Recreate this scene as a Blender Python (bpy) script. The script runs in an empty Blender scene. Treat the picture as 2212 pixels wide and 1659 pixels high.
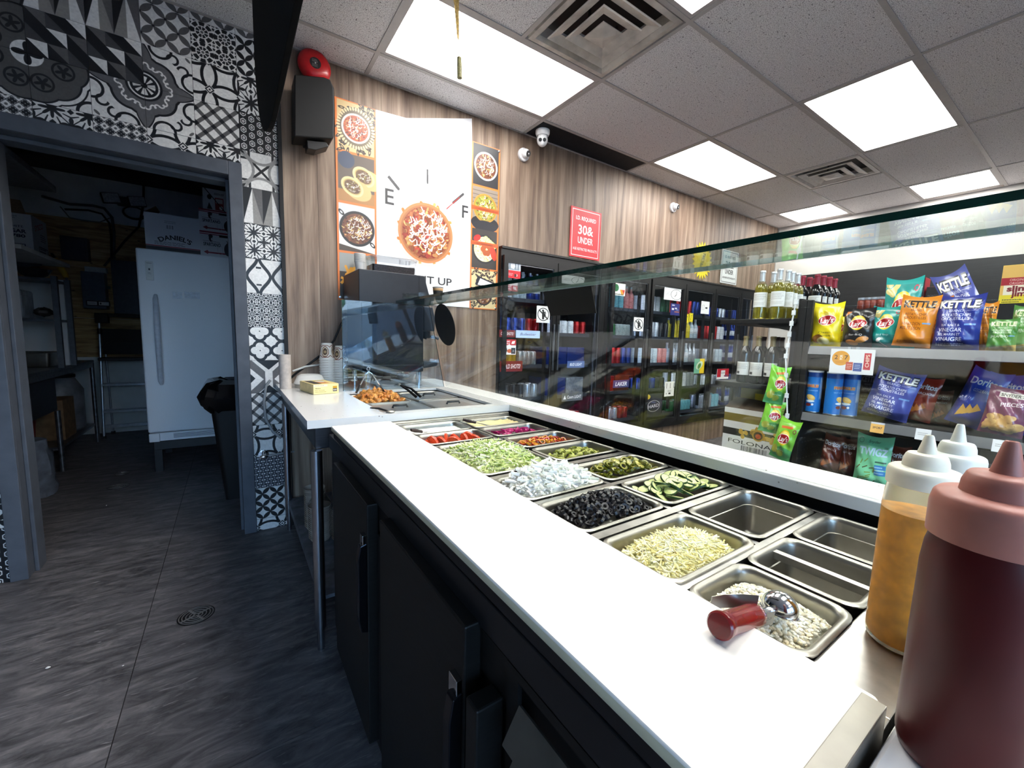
import bpy, bmesh, math, random
import numpy as np
from mathutils import Vector, Matrix, Euler

SC = bpy.context.scene
COL = SC.collection
PI = math.pi
R = math.radians
rnd = random.Random(7)
nrs = np.random.RandomState(5)

# ------------------------------------------------------------------ camera, world, exposure
ROT = ((0.82733898, -0.56101876, 0.0277158), (-0.03911357, -0.10676333, -0.99351483), (0.56033949, 0.82088948, -0.11027291))
CAMZ = 1.22
cam_d = bpy.data.cameras.new('camera')
cam_d.sensor_fit = 'HORIZONTAL'; cam_d.sensor_width = 36.0
FPX = 890.753
cam_d.lens = 36.0 * FPX / 2212.0
cam_d.clip_start = 0.02; cam_d.clip_end = 200
cam = bpy.data.objects.new('camera', cam_d); COL.objects.link(cam)
_m = Matrix(((ROT[0][0], -ROT[1][0], -ROT[2][0], 0), (ROT[0][1], -ROT[1][1], -ROT[2][1], 0), (ROT[0][2], -ROT[1][2], -ROT[2][2], CAMZ), (0, 0, 0, 1)))
cam.matrix_world = _m
SC.camera = cam
SC.view_settings.view_transform = 'Standard'
SC.view_settings.look = 'None'
SC.view_settings.gamma = 1.0
SC.view_settings.use_curve_mapping = False
SC.view_settings.exposure = 0.25
CEIL_LIGHT = 15.0       # emission of the ceiling panels
SKY = 44.0
world = bpy.data.worlds.new('world'); SC.world = world
world.use_nodes = True
_nt = world.node_tree; _nt.nodes.clear()
_o = _nt.nodes.new('ShaderNodeOutputWorld'); _b = _nt.nodes.new('ShaderNodeBackground'); _s = _nt.nodes.new('ShaderNodeTexSky')
_s.sky_type = 'HOSEK_WILKIE'; _s.turbidity = 2.5; _s.sun_direction = (0.5, 0.5, 0.7)
_b.inputs[1].default_value = SKY
_nt.links.new(_s.outputs[0], _b.inputs[0]); _nt.links.new(_b.outputs[0], _o.inputs[0])

def at(px, py, axis, val):
    """point where the line of sight through a photo pixel meets the plane axis = val"""
    d = [ROT[0][i] * (px - 1106.0) + ROT[1][i] * (py - 829.5) + ROT[2][i] * FPX for i in range(3)]
    o = (0, 0, CAMZ)
    t = (val - o[axis]) / d[axis]
    return Vector([o[i] + d[i] * t for i in range(3)])

# ------------------------------------------------------------------ colours and materials
def lin(c):
    return tuple(((x / 255.0) / 12.92 if x / 255.0 <= 0.04045 else ((x / 255.0 + 0.055) / 1.055) ** 2.4) for x in c)
MATS = {}
def new_mat(name):
    m = bpy.data.materials.new(name); m.use_nodes = True
    nt = m.node_tree
    return m, nt, nt.nodes['Principled BSDF']
def N(nt, t, **kw):
    n = nt.nodes.new(t)
    for k, v in kw.items():
        setattr(n, k, v)
    return n
def ramp(nt, stops):
    r = nt.nodes.new('ShaderNodeValToRGB')
    e = r.color_ramp.elements
    while len(e) < len(stops): e.new(0.5)
    for i, (p, c) in enumerate(stops):
        e[i].position = p; e[i].color = (*c, 1)
    return r
def mat(name, col, rough=0.5, metal=0.0, var=0.06, scale=30.0, bump=0.0, spec=0.5, trans=0.0, sss=0.0, coat=0.0, stretch=(1, 1, 1), alpha=1.0, ior=1.45):
    """plain procedural material: base colour broken up by a little noise"""
    if name in MATS: return MATS[name]
    m, nt, p = new_mat(name)
    c = lin(col)
    tc = N(nt, 'ShaderNodeTexCoord'); mp = N(nt, 'ShaderNodeMapping'); mp.inputs['Scale'].default_value = stretch
    nz = N(nt, 'ShaderNodeTexNoise'); nz.inputs['Scale'].default_value = scale; nz.inputs['Detail'].default_value = 4
    nt.links.new(tc.outputs['Object'], mp.inputs[0]); nt.links.new(mp.outputs[0], nz.inputs['Vector'])
    rp = ramp(nt, [(0.3, tuple(max(0, x * (1 - var * 2)) for x in c)), (0.7, tuple(min(1, x * (1 + var * 2)) for x in c))])
    nt.links.new(nz.outputs['Fac'], rp.inputs[0]); nt.links.new(rp.outputs[0], p.inputs['Base Color'])
    p.inputs['Roughness'].default_value = rough; p.inputs['Metallic'].default_value = metal
    p.inputs['Specular IOR Level'].default_value = spec
    p.inputs['Transmission Weight'].default_value = trans; p.inputs['IOR'].default_value = ior
    p.inputs['Coat Weight'].default_value = coat
    if sss: 
        p.inputs['Subsurface Weight'].default_value = sss; p.inputs['Subsurface Radius'].default_value = (0.01, 0.006, 0.004)
    if bump:
        b = N(nt, 'ShaderNodeBump'); b.inputs['Strength'].default_value = bump; b.inputs['Distance'].default_value = 0.002
        nt.links.new(nz.outputs['Fac'], b.inputs['Height']); nt.links.new(b.outputs[0], p.inputs['Normal'])
    MATS[name] = m
    return m
def mat_glass(name, tint=(0.93, 0.97, 0.95), ior=1.5, refl=1.0, rough=0.0):
    """thin pane: fresnel mix of clear transmission and mirror reflection"""
    if name in MATS: return MATS[name]
    m = bpy.data.materials.new(name); m.use_nodes = True; nt = m.node_tree; nt.nodes.clear()
    o = N(nt, 'ShaderNodeOutputMaterial'); mx = N(nt, 'ShaderNodeMixShader'); t = N(nt, 'ShaderNodeBsdfTransparent'); g = N(nt, 'ShaderNodeBsdfGlossy')
    lw = N(nt, 'ShaderNodeLayerWeight'); lw.inputs['Blend'].default_value = .5
    pw = N(nt, 'ShaderNodeMath', operation='POWER'); pw.inputs[1].default_value = 5.0; nt.links.new(lw.outputs['Facing'], pw.inputs[0])
    f0 = ((ior - 1) / (ior + 1)) ** 2
    f = N(nt, 'ShaderNodeMapRange'); f.inputs[3].default_value = f0; f.inputs[4].default_value = 1.0; nt.links.new(pw.outputs[0], f.inputs[0])
    nz = N(nt, 'ShaderNodeTexNoise'); nz.inputs['Scale'].default_value = 9
    rp = ramp(nt, [(0.3, tuple(x * 0.985 for x in tint)), (0.7, tint)]); nt.links.new(nz.outputs['Fac'], rp.inputs[0])
    nt.links.new(rp.outputs[0], t.inputs[0])
    g.inputs['Roughness'].default_value = rough
    ml = N(nt, 'ShaderNodeMath', operation='MULTIPLY'); ml.inputs[1].default_value = refl
    nt.links.new(f.outputs[0], ml.inputs[0]); nt.links.new(ml.outputs[0], mx.inputs[0])
    nt.links.new(t.outputs[0], mx.inputs[1]); nt.links.new(g.outputs[0], mx.inputs[2]); nt.links.new(mx.outputs[0], o.inputs[0])
    MATS[name] = m
    return m
def mat_emit(name, col, strength):
    if name in MATS: return MATS[name]
    m, nt, p = new_mat(name)
    p.inputs['Base Color'].default_value = (*lin(col), 1)
    p.inputs['Emission Color'].default_value = (*lin(col), 1)
    p.inputs['Emission Strength'].default_value = strength
    MATS[name] = m
    return m

# ------------------------------------------------------------------ flat print: a small canvas painted with numpy
GLY = {}
def glyph_tris(s, shear=0.0, bold=0.0, narrow=1.0):
    key = (s, shear, bold)
    if key not in GLY:
        cu = bpy.data.curves.new('lettering', 'FONT'); cu.body = s; cu.size = 1.0; cu.resolution_u = 3
        cu.shear = shear; cu.offset = bold; cu.dimensions = '2D'; cu.fill_mode = 'BOTH'
        ob = bpy.data.objects.new('lettering', cu)
        me = ob.to_mesh(); me.calc_loop_triangles()
        v = np.array([w.co[:2] for w in me.vertices], dtype=np.float32).reshape(-1, 2)
        t = np.array([l.vertices[:] for l in me.loop_triangles], dtype=np.int32).reshape(-1, 3)
        GLY[key] = v[t] if len(t) else np.zeros((0, 3, 2), np.float32)
        ob.to_mesh_clear(); bpy.data.objects.remove(ob); bpy.data.curves.remove(cu)
    g = GLY[key].copy()
    g[:, :, 0] *= narrow
    return g
class Canvas:
    """w x h in any unit (origin bottom left), res = pixels per unit"""
    def __init__(s, w, h, res, bg):
        s.w, s.h, s.ss = w, h, 2
        s.r = res * s.ss
        s.W = int(round(w * res)) * s.ss; s.H = int(round(h * res)) * s.ss
        s.a = np.empty((s.H, s.W, 3), np.float32); s.a[:] = np.array(bg, np.float32) / 255.0
        yy, xx = np.mgrid[0:s.H, 0:s.W].astype(np.float32)
        s.x = (xx + 0.5) / s.r; s.y = (yy + 0.5) / s.r
    def put(s, m, c, al=1.0):
        c = np.array(c, np.float32) / 255.0
        if m.dtype == bool:
            if al >= 1: s.a[m] = c
            else: s.a[m] = s.a[m] * (1 - al) + c * al
        else:
            m = (m * al)[..., None]; s.a = s.a * (1 - m) + c * m
        return s
    def _win(s, x0, x1, y0, y1):
        i0 = max(0, int(x0 * s.r) - 1); i1 = min(s.W, int(x1 * s.r) + 2); j0 = max(0, int(y0 * s.r) - 1); j1 = min(s.H, int(y1 * s.r) + 2)
        return i0, i1, j0, j1
    def rect(s, x0, y0, x1, y1, c, al=1.0):
        i0, i1, j0, j1 = int(round(x0 * s.r)), int(round(x1 * s.r)), int(round(y0 * s.r)), int(round(y1 * s.r))
        i0, j0 = max(0, i0), max(0, j0); i1, j1 = max(i0, i1), max(j0, j1)
        s.a[j0:j1, i0:i1] = s.a[j0:j1, i0:i1] * (1 - al) + np.array(c, np.float32) / 255.0 * al
        return s
    def frame(s, x0, y0, x1, y1, t, c):
        s.rect(x0, y0, x1, y0 + t, c); s.rect(x0, y1 - t, x1, y1, c); s.rect(x0, y0, x0 + t, y1, c); s.rect(x1 - t, y0, x1, y1, c); return s
    def ell(s, cx, cy, rx, ry, c, rot=0.0, inner=0.0, al=1.0):
        m = max(rx, ry)
        i0, i1, j0, j1 = s._win(cx - m, cx + m, cy - m, cy + m)
        if i1 <= i0 or j1 <= j0: return s
        X = s.x[j0:j1, i0:i1] - cx; Y = s.y[j0:j1, i0:i1] - cy
        ca, sa = math.cos(rot), math.sin(rot)
        d = ((X * ca + Y * sa) / rx) ** 2 + ((-X * sa + Y * ca) / ry) ** 2
        k = (d <= 1) & (d >= inner * inner)
        sub = s.a[j0:j1, i0:i1]
        sub[k] = sub[k] * (1 - al) + np.array(c, np.float32) / 255.0 * al
        return s
    def poly(s, pts, c, al=1.0):
        xs = [p[0] for p in pts]; ys = [p[1] for p in pts]
        i0, i1, j0, j1 = s._win(min(xs), max(xs), min(ys), max(ys))
        if i1 <= i0 or j1 <= j0: return s
        X = s.x[j0:j1, i0:i1]; Y = s.y[j0:j1, i0:i1]
        k = np.zeros(X.shape, bool); n = len(pts)
        for i in range(n):
            x1, y1 = pts[i]; x2, y2 = pts[(i + 1) % n]
            if y1 == y2: continue
            cnd = (Y > min(y1, y2)) & (Y <= max(y1, y2)) & (X < (x2 - x1) * (Y - y1) / (y2 - y1) + x1)
            k ^= cnd
        sub = s.a[j0:j1, i0:i1]
        sub[k] = sub[k] * (1 - al) + np.array(c, np.float32) / 255.0 * al
        return s
    def line(s, pts, t, c, al=1.0):
        for (x1, y1), (x2, y2) in zip(pts[:-1], pts[1:]):
            L = math.hypot(x2 - x1, y2 - y1) or 1e-6
            nx, ny = -(y2 - y1) / L * t / 2, (x2 - x1) / L * t / 2
            s.poly([(x1 + nx, y1 + ny), (x2 + nx, y2 + ny), (x2 - nx, y2 - ny), (x1 - nx, y1 - ny)], c, al)
            s.ell(x2, y2, t / 2, t / 2, c, al=al)
        return s
    def text(s, txt, cx, cy, size, c, width=None, rot=0.0, shear=0.0, bold=0.0, arc=None, align='c', mirror=False):
        """size = cap height; width = squeeze to that width"""
        g = glyph_tris(txt, shear, bold)
        if not len(g): return s
        x0, x1 = g[..., 0].min(), g[..., 0].max()
        k = size / 0.7
        kx = k if width is None else width / (x1 - x0)
        X = (g[..., 0] - ((x0 + x1) / 2 if align == 'c' else x0 if align == 'l' else x1)) * kx
        Y = (g[..., 1] - 0.35) * k
        if mirror: X = -X
        if arc:
            th = X / arc; X, Y = (arc + Y) * np.sin(th), (arc + Y) * np.cos(th) - arc
        ca, sa = math.cos(rot), math.sin(rot)
        T = np.stack([(cx + X * ca - Y * sa) * s.r, (cy + X * sa + Y * ca) * s.r], -1)
        col = np.array(c, np.float32) / 255.0
        for a, b, d in T:
            i0 = max(0, int(min(a[0], b[0], d[0]) - .5)); i1 = min(s.W, int(max(a[0], b[0], d[0]) + 1.5))
            j0 = max(0, int(min(a[1], b[1], d[1]) - .5)); j1 = min(s.H, int(max(a[1], b[1], d[1]) + 1.5))
            if i1 <= i0 or j1 <= j0: continue
            xx = np.arange(i0, i1) + .5; yy = (np.arange(j0, j1) + .5)[:, None]
            ar = (b[0] - a[0]) * (d[1] - a[1]) - (b[1] - a[1]) * (d[0] - a[0])
            if abs(ar) < 1e-9: continue
            sg = 1 if ar > 0 else -1
            e = -0.02
            k1 = ((b[0] - a[0]) * (yy - a[1]) - (b[1] - a[1]) * (xx - a[0])) * sg >= e
            k2 = ((d[0] - b[0]) * (yy - b[1]) - (d[1] - b[1]) * (xx - b[0])) * sg >= e
            k3 = ((a[0] - d[0]) * (yy - d[1]) - (a[1] - d[1]) * (xx - d[0])) * sg >= e
            s.a[j0:j1, i0:i1][k1 & k2 & k3] = col
        return s
    def lines(s, x0, y0, x1, y1, n, c, al=0.8):
        """greeked body text"""
        h = (y1 - y0) / n
        for i in range(n):
            y = y0 + h * (i + .5); x = x0
            e = x1 - rnd.random() * (x1 - x0) * .25
            while x < e:
                w = (x1 - x0) * rnd.uniform(.04, .12)
                s.rect(x, y - h * .22, min(e, x + w), y + h * .22, c, al); x += w + (x1 - x0) * .02
        return s
    def scatter(s, n, fn):
        for i in range(n): fn(s, i)
        return s
    def material(s, name, rough=0.5, coat=0.0, metal=0.0, bump=0.0, emit=0.0):
        a = s.a.reshape(s.H // s.ss, s.ss, s.W // s.ss, s.ss, 3).mean((1, 3))
        h, w = a.shape[:2]
        im = bpy.data.images.new(name + '_print', w, h)
        px = np.ones((h, w, 4), np.float32); px[..., :3] = np.clip(a, 0, 1)
        im.pixels.foreach_set(px.ravel()); im.update(); im.pack()
        m, nt, p = new_mat(name)
        tx = N(nt, 'ShaderNodeTexImage', image=im); tx.extension = 'EXTEND'
        uv = N(nt, 'ShaderNodeUVMap'); nt.links.new(uv.outputs[0], tx.inputs[0])
        nt.links.new(tx.outputs[0], p.inputs['Base Color'])
        p.inputs['Roughness'].default_value = rough; p.inputs['Coat Weight'].default_value = coat; p.inputs['Metallic'].default_value = metal
        if bump:
            nz = N(nt, 'ShaderNodeTexNoise'); nz.inputs['Scale'].default_value = 60; b = N(nt, 'ShaderNodeBump'); b.inputs['Strength'].default_value = bump; b.inputs['Distance'].default_value = .003
            nt.links.new(nz.outputs['Fac'], b.inputs['Height']); nt.links.new(b.outputs[0], p.inputs['Normal'])
        if emit:
            nt.links.new(tx.outputs[0], p.inputs['Emission Color']); p.inputs['Emission Strength'].default_value = emit
        return m

# ------------------------------------------------------------------ mesh builder
class MB:
    def __init__(s): s.v = []; s.f = []; s.u = []; s.m = []; s.cur = 0
    def _add(s, vs, fs, uvs=None):
        b = len(s.v); s.v.extend([tuple(p) for p in vs])
        for i, f in enumerate(fs):
            s.f.append([b + k for k in f]); s.m.append(s.cur)
            s.u.append(uvs[i] if uvs else None)
        return s
    def mi(s, i): s.cur = i; return s
    def box(s, x0, x1, y0, y1, z0, z1, uv=None):
        """uv: side name -> that side carries the full 0..1 print ('-y','+y','-x','+x','+z')"""
        v = [(x0, y0, z0), (x1, y0, z0), (x1, y1, z0), (x0, y1, z0), (x0, y0, z1), (x1, y0, z1), (x1, y1, z1), (x0, y1, z1)]
        f = [(0, 3, 2, 1), (4, 5, 6, 7), (0, 1, 5, 4), (2, 3, 7, 6), (3, 0, 4, 7), (1, 2, 6, 5)]
        names = ['-z', '+z', '-y', '+y', '-x', '+x']
        q = [(0, 0), (1, 0), (1, 1), (0, 1)]
        return s._add(v, f, [q if (uv and n in uv) else [(0.002, .002)] * 4 for n in names] if uv else None)
    def quad(s, a, b, c, d, uv=((0, 0), (1, 0), (1, 1), (0, 1))):
        return s._add([a, b, c, d], [(0, 1, 2, 3)], [list(uv)])
    def loft(s, rings, closed=True, cap0=False, cap1=False, uvf=None):
        n = len(rings[0]); vs = [p for r in rings for p in r]; fs = []; us = []
        L = len(rings) - 1
        for i in range(L):
            for j in range(n if closed else n - 1):
                k = (j + 1) % n
                fs.append((i * n + j, i * n + k, (i + 1) * n + k, (i + 1) * n + j))
                us.append([(j / n, i / L), ((j + 1) / n, i / L), ((j + 1) / n, (i + 1) / L), (j / n, (i + 1) / L)])
        if cap0: fs.append(tuple(range(n - 1, -1, -1))); us.append([(.5, 0)] * n)
        if cap1: fs.append(tuple(L * n + j for j in range(n))); us.append([(.5, 1)] * n)
        return s._add(vs, fs, us)
    def lathe(s, prof, n=20, c=(0, 0, 0), cap0=True, cap1=True, a0=0.0, a1=2 * PI):
        full = abs(a1 - a0 - 2 * PI) < 1e-6
        k = n if full else n + 1
        rings = [[(c[0] + r * math.cos(a0 + (a1 - a0) * i / n), c[1] + r * math.sin(a0 + (a1 - a0) * i / n), c[2] + z) for i in range(k)] for r, z in prof]
        return s.loft(rings, full, cap0 and full, cap1 and full)
    def cyl(s, p, q, r0, r1=None, n=12, cap=True):
        r1 = r0 if r1 is None else r1
        p, q = Vector(p), Vector(q); d = (q - p).normalized()
        a = d.orthogonal().normalized(); b = d.cross(a)
        ring = lambda c, r: [tuple(c + (a * math.cos(2 * PI * i / n) + b * math.sin(2 * PI * i / n)) * r) for i in range(n)]
        return s.loft([ring(p, r0), ring(q, r1)], True, cap, cap)
    def tube(s, pts, r, n=8, cap=True, flat=1.0):
        pts = [Vector(p) for p in pts]; rings = []; a = None
        for i, p in enumerate(pts):
            d = (pts[min(i + 1, len(pts) - 1)] - pts[max(i - 1, 0)]).normalized()
            if a is None: a = d.orthogonal().normalized()
            a = (a - d * a.dot(d)).normalized(); b = d.cross(a)
            rr = r[i] if isinstance(r, (list, tuple)) else r
            rings.append([tuple(p + (a * math.cos(2 * PI * k / n) + b * flat * math.sin(2 * PI * k / n)) * rr) for k in range(n)])
        return s.loft(rings, True, cap, cap)
    def prism(s, pts, axis, a, b, uv=False):
        """2D outline (the two other axes in x,y,z order) extruded along axis from a to b"""
        def P(p, t):
            q = list(p); q.insert(axis, t); return tuple(q)
        n = len(pts); vs = [P(p, a) for p in pts] + [P(p, b) for p in pts]
        fs = [tuple(range(n)), tuple(range(2 * n - 1, n - 1, -1))] + [(i, n + i, n + (i + 1) % n, (i + 1) % n) for i in range(n)]
        us = None
        if uv:
            xs = [p[0] for p in pts]; ys = [p[1] for p in pts]; w = max(xs) - min(xs); h = max(ys) - min(ys)
            U = [((p[0] - min(xs)) / w, (p[1] - min(ys)) / h) for p in pts]
            us = [U, U[::-1]] + [[(.001, .001)] * 4] * n
        return s._add(vs, fs, us)
    def sphere(s, c, r, n=12, m=8, sc=(1, 1, 1), top=PI, start=0.0):
        rings = []
        for i in range(m + 1):
            t = start + (top - start) * i / m
            t = min(max(t, 1e-3), PI - 1e-3)
            rings.append([(c[0] + r * sc[0] * math.sin(t) * math.cos(2 * PI * j / n), c[1] + r * sc[1] * math.sin(t) * math.sin(2 * PI * j / n), c[2] + r * sc[2] * math.cos(t)) for j in range(n)])
        return s.loft(rings[::-1], True, True, True)
    def xform(s, M, start=0):
        s.v[start:] = [tuple(M @ Vector(p)) for p in s.v[start:]]
        return s
    def mesh(s, name, mats, smooth=None):
        me = bpy.data.meshes.new(name)
        me.from_pydata(s.v, [], s.f)
        for m in (mats if isinstance(mats, (list, tuple)) else [mats]): me.materials.append(m)
        if any(s.m): me.polygons.foreach_set('material_index', s.m)
        if any(u is not None for u in s.u):
            ul = me.uv_layers.new(name='UVMap')
            flat = []
            for f, u in zip(s.f, s.u):
                for k in range(len(f)): flat.extend(u[k] if u else (0.0, 0.0))
            ul.data.foreach_set('uv', flat)
        if smooth is not None:
            me.polygons.foreach_set('use_smooth', [True] * len(me.polygons))
            me.set_sharp_from_angle(angle=R(smooth))
        me.update()
        return me
def rrect(x0, x1, y0, y1, r, z, n=4):
    o = []
    for cx, cy, a in ((x1 - r, y1 - r, 0), (x0 + r, y1 - r, 90), (x0 + r, y0 + r, 180), (x1 - r, y0 + r, 270)):
        for i in range(n + 1):
            t = R(a + (90.0 * i / n if n else 45)); o.append((cx + r * math.cos(t), cy + r * math.sin(t), z))
    return o
ROOTS = {}
def link(o): COL.objects.link(o); return o
def thing(name, label, cat, loc=(0, 0, 0), rotz=0.0, group=None):
    """an Empty at the base of a thing; parts built in world coordinates hang from it"""
    o = link(bpy.data.objects.new(name, None)); o.empty_display_size = 0.05
    o.location = loc; o.rotation_euler = (0, 0, rotz)
    o['label'] = label; o['category'] = cat
    if group: o['group'] = group
    return o
def base_matrix(o):
    return Matrix.LocRotScale(o.location, o.rotation_euler, o.scale)
def obj(name, mb, mats, parent=None, smooth=None, bevel=0.0, local=False, loc=None, rot=None, seg=2):
    me = mb if isinstance(mb, bpy.types.Mesh) else mb.mesh(name, mats, smooth)
    o = link(bpy.data.objects.new(name, me))
    if loc is not None: o.location = loc
    if rot is not None: o.rotation_euler = rot
    if parent is not None:
        o.parent = parent
        if not local and parent.type == 'EMPTY': o.matrix_parent_inverse = base_matrix(parent).inverted()
    if bevel:
        b = o.modifiers.new('bevel', 'BEVEL'); b.width = bevel; b.segments = seg; b.limit_method = 'ANGLE'; b.angle_limit = R(40)
    return o
def tag(o, label, cat, group=None, stuff=False):
    o['label'] = label; o['category'] = cat
    if group: o['group'] = group
    if stuff: o['kind'] = 'stuff'
    return o
def struct(name, mb, mats, parent=None, **k):
    o = obj(name, mb, mats, parent, **k)
    if parent is None: o['kind'] = 'structure'
    return o
def struct_root(name, loc=(0, 0, 0)):
    o = link(bpy.data.objects.new(name, None)); o.location = loc; o['kind'] = 'structure'; return o
def dup(root, loc, rotz=None, label=None, group=None, rot=None):
    """a copy of a thing with copies of its parts and sub-parts (mesh data shared)"""
    r = link(root.copy()); r.location = loc
    if rotz is not None: r.rotation_euler = (0, 0, rotz)
    if rot is not None: r.rotation_euler = rot
    if label: r['label'] = label
    if group: r['group'] = group
    for ch in root.children:
        c = link(ch.copy()); c.parent = r
        for g in ch.children:
            d = link(g.copy()); d.parent = c
    return r
# ================================================================== ROOM SHELL
YW = 2.86; ZC = 2.84; XR = 6.37; YK = 6.5
# ---- materials
def mat_wood():
    m, nt, p = new_mat('oak_laminate')
    tc = N(nt, 'ShaderNodeTexCoord'); oi = N(nt, 'ShaderNodeObjectInfo')
    add = N(nt, 'ShaderNodeVectorMath', operation='ADD'); ml = N(nt, 'ShaderNodeMath', operation='MULTIPLY'); ml.inputs[1].default_value = 37.0
    nt.links.new(oi.outputs['Random'], ml.inputs[0]); nt.links.new(tc.outputs['Object'], add.inputs[0]); nt.links.new(ml.outputs[0], add.inputs[1])
    mp = N(nt, 'ShaderNodeMapping'); mp.inputs['Scale'].default_value = (6, 6, 0.55); nt.links.new(add.outputs[0], mp.inputs[0])
    n1 = N(nt, 'ShaderNodeTexNoise'); n1.inputs['Scale'].default_value = 1.6; n1.inputs['Detail'].default_value = 5; n1.inputs['Distortion'].default_value = 1.2; nt.links.new(mp.outputs[0], n1.inputs['Vector'])
    mp2 = N(nt, 'ShaderNodeMapping'); mp2.inputs['Scale'].default_value = (34, 34, 1.3); nt.links.new(add.outputs[0], mp2.inputs[0])
    n2 = N(nt, 'ShaderNodeTexNoise'); n2.inputs['Scale'].default_value = 3.0; n2.inputs['Detail'].default_value = 6; nt.links.new(mp2.outputs[0], n2.inputs['Vector'])
    wv = N(nt, 'ShaderNodeTexWave', wave_type='RINGS', rings_direction='Z'); wv.inputs['Scale'].default_value = 0.7; wv.inputs['Distortion'].default_value = 9; wv.inputs['Detail'].default_value = 3; wv.inputs['Detail Scale'].default_value = 1.2
    nt.links.new(mp.outputs[0], wv.inputs['Vector'])
    a = N(nt, 'ShaderNodeMix', data_type='FLOAT'); a.inputs[0].default_value = 0.36; nt.links.new(n1.outputs['Fac'], a.inputs[2]); nt.links.new(n2.outputs['Fac'], a.inputs[3])
    a2 = N(nt, 'ShaderNodeMix', data_type='FLOAT'); a2.inputs[0].default_value = 0.13; nt.links.new(a.outputs[0], a2.inputs[2]); nt.links.new(wv.outputs['Fac'], a2.inputs[3])
    rp = ramp(nt, [(0.30, lin((84, 66, 54))), (0.45, lin((124, 103, 87))), (0.56, lin((146, 125, 107))), (0.72, lin((172, 152, 132)))])
    nt.links.new(a2.outputs[0], rp.inputs[0])
    hs = N(nt, 'ShaderNodeHueSaturation'); mr = N(nt, 'ShaderNodeMapRange'); mr.inputs[3].default_value = .8; mr.inputs[4].default_value = 1.12
    nt.links.new(oi.outputs['Random'], mr.inputs[0]); nt.links.new(mr.outputs[0], hs.inputs['Value']); nt.links.new(rp.outputs[0], hs.inputs['Color'])
    nt.links.new(hs.outputs[0], p.inputs['Base Color']); p.inputs['Roughness'].default_value = 0.5
    MATS['oak'] = m
    return m
def mat_slate():
    m, nt, p = new_mat('slate_tile')
    tc = N(nt, 'ShaderNodeTexCoord'); oi = N(nt, 'ShaderNodeObjectInfo')
    mp = N(nt, 'ShaderNodeMapping'); mp.inputs['Rotation'].default_value = (0, 0, R(28)); mp.inputs['Scale'].default_value = (1.5, 5, 1)
    nt.links.new(tc.outputs['Object'], mp.inputs[0])
    n1 = N(nt, 'ShaderNodeTexNoise'); n1.inputs['Scale'].default_value = 4.5; n1.inputs['Detail'].default_value = 9; n1.inputs['Roughness'].default_value = .68; n1.inputs['Distortion'].default_value = .8; nt.links.new(mp.outputs[0], n1.inputs['Vector'])
    mp2 = N(nt, 'ShaderNodeMapping'); mp2.inputs['Rotation'].default_value = (0, 0, R(35)); mp2.inputs['Scale'].default_value = (3, 22, 1); nt.links.new(tc.outputs['Object'], mp2.inputs[0])
    n2 = N(nt, 'ShaderNodeTexNoise'); n2.inputs['Scale'].default_value = 3.2; n2.inputs['Detail'].default_value = 6; n2.inputs['Distortion'].default_value = 1.5; nt.links.new(mp2.outputs[0], n2.inputs['Vector'])
    r1 = ramp(nt, [(0.3, lin((48, 47, 48))), (0.5, lin((92, 89, 91))), (0.72, lin((132, 127, 126)))]); nt.links.new(n1.outputs['Fac'], r1.inputs[0])
    r2 = ramp(nt, [(0.63, (0, 0, 0)), (0.78, (1, 1, 1))]); nt.links.new(n2.outputs['Fac'], r2.inputs[0])
    mx = N(nt, 'ShaderNodeMix', data_type='RGBA'); sc = N(nt, 'ShaderNodeMath', operation='MULTIPLY'); sc.inputs[1].default_value = .55
    nt.links.new(r2.outputs[0], sc.inputs[0]); nt.links.new(sc.outputs[0], mx.inputs[0]); nt.links.new(r1.outputs[0], mx.inputs[6]); mx.inputs[7].default_value = (*lin((190, 186, 182)), 1)
    hs = N(nt, 'ShaderNodeHueSaturation'); mr = N(nt, 'ShaderNodeMapRange'); mr.inputs[3].default_value = .9; mr.inputs[4].default_value = 1.08
    nt.links.new(oi.outputs['Random'], mr.inputs[0]); nt.links.new(mr.outputs[0], hs.inputs['Value']); nt.links.new(mx.outputs[2], hs.inputs['Color'])
    nt.links.new(hs.outputs[0], p.inputs['Base Color']); p.inputs['Roughness'].default_value = .5
    b = N(nt, 'ShaderNodeBump'); b.inputs['Strength'].default_value = .5; b.inputs['Distance'].default_value = .004; nt.links.new(n1.outputs['Fac'], b.inputs['Height']); nt.links.new(b.outputs[0], p.inputs['Normal'])
    return m
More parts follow.
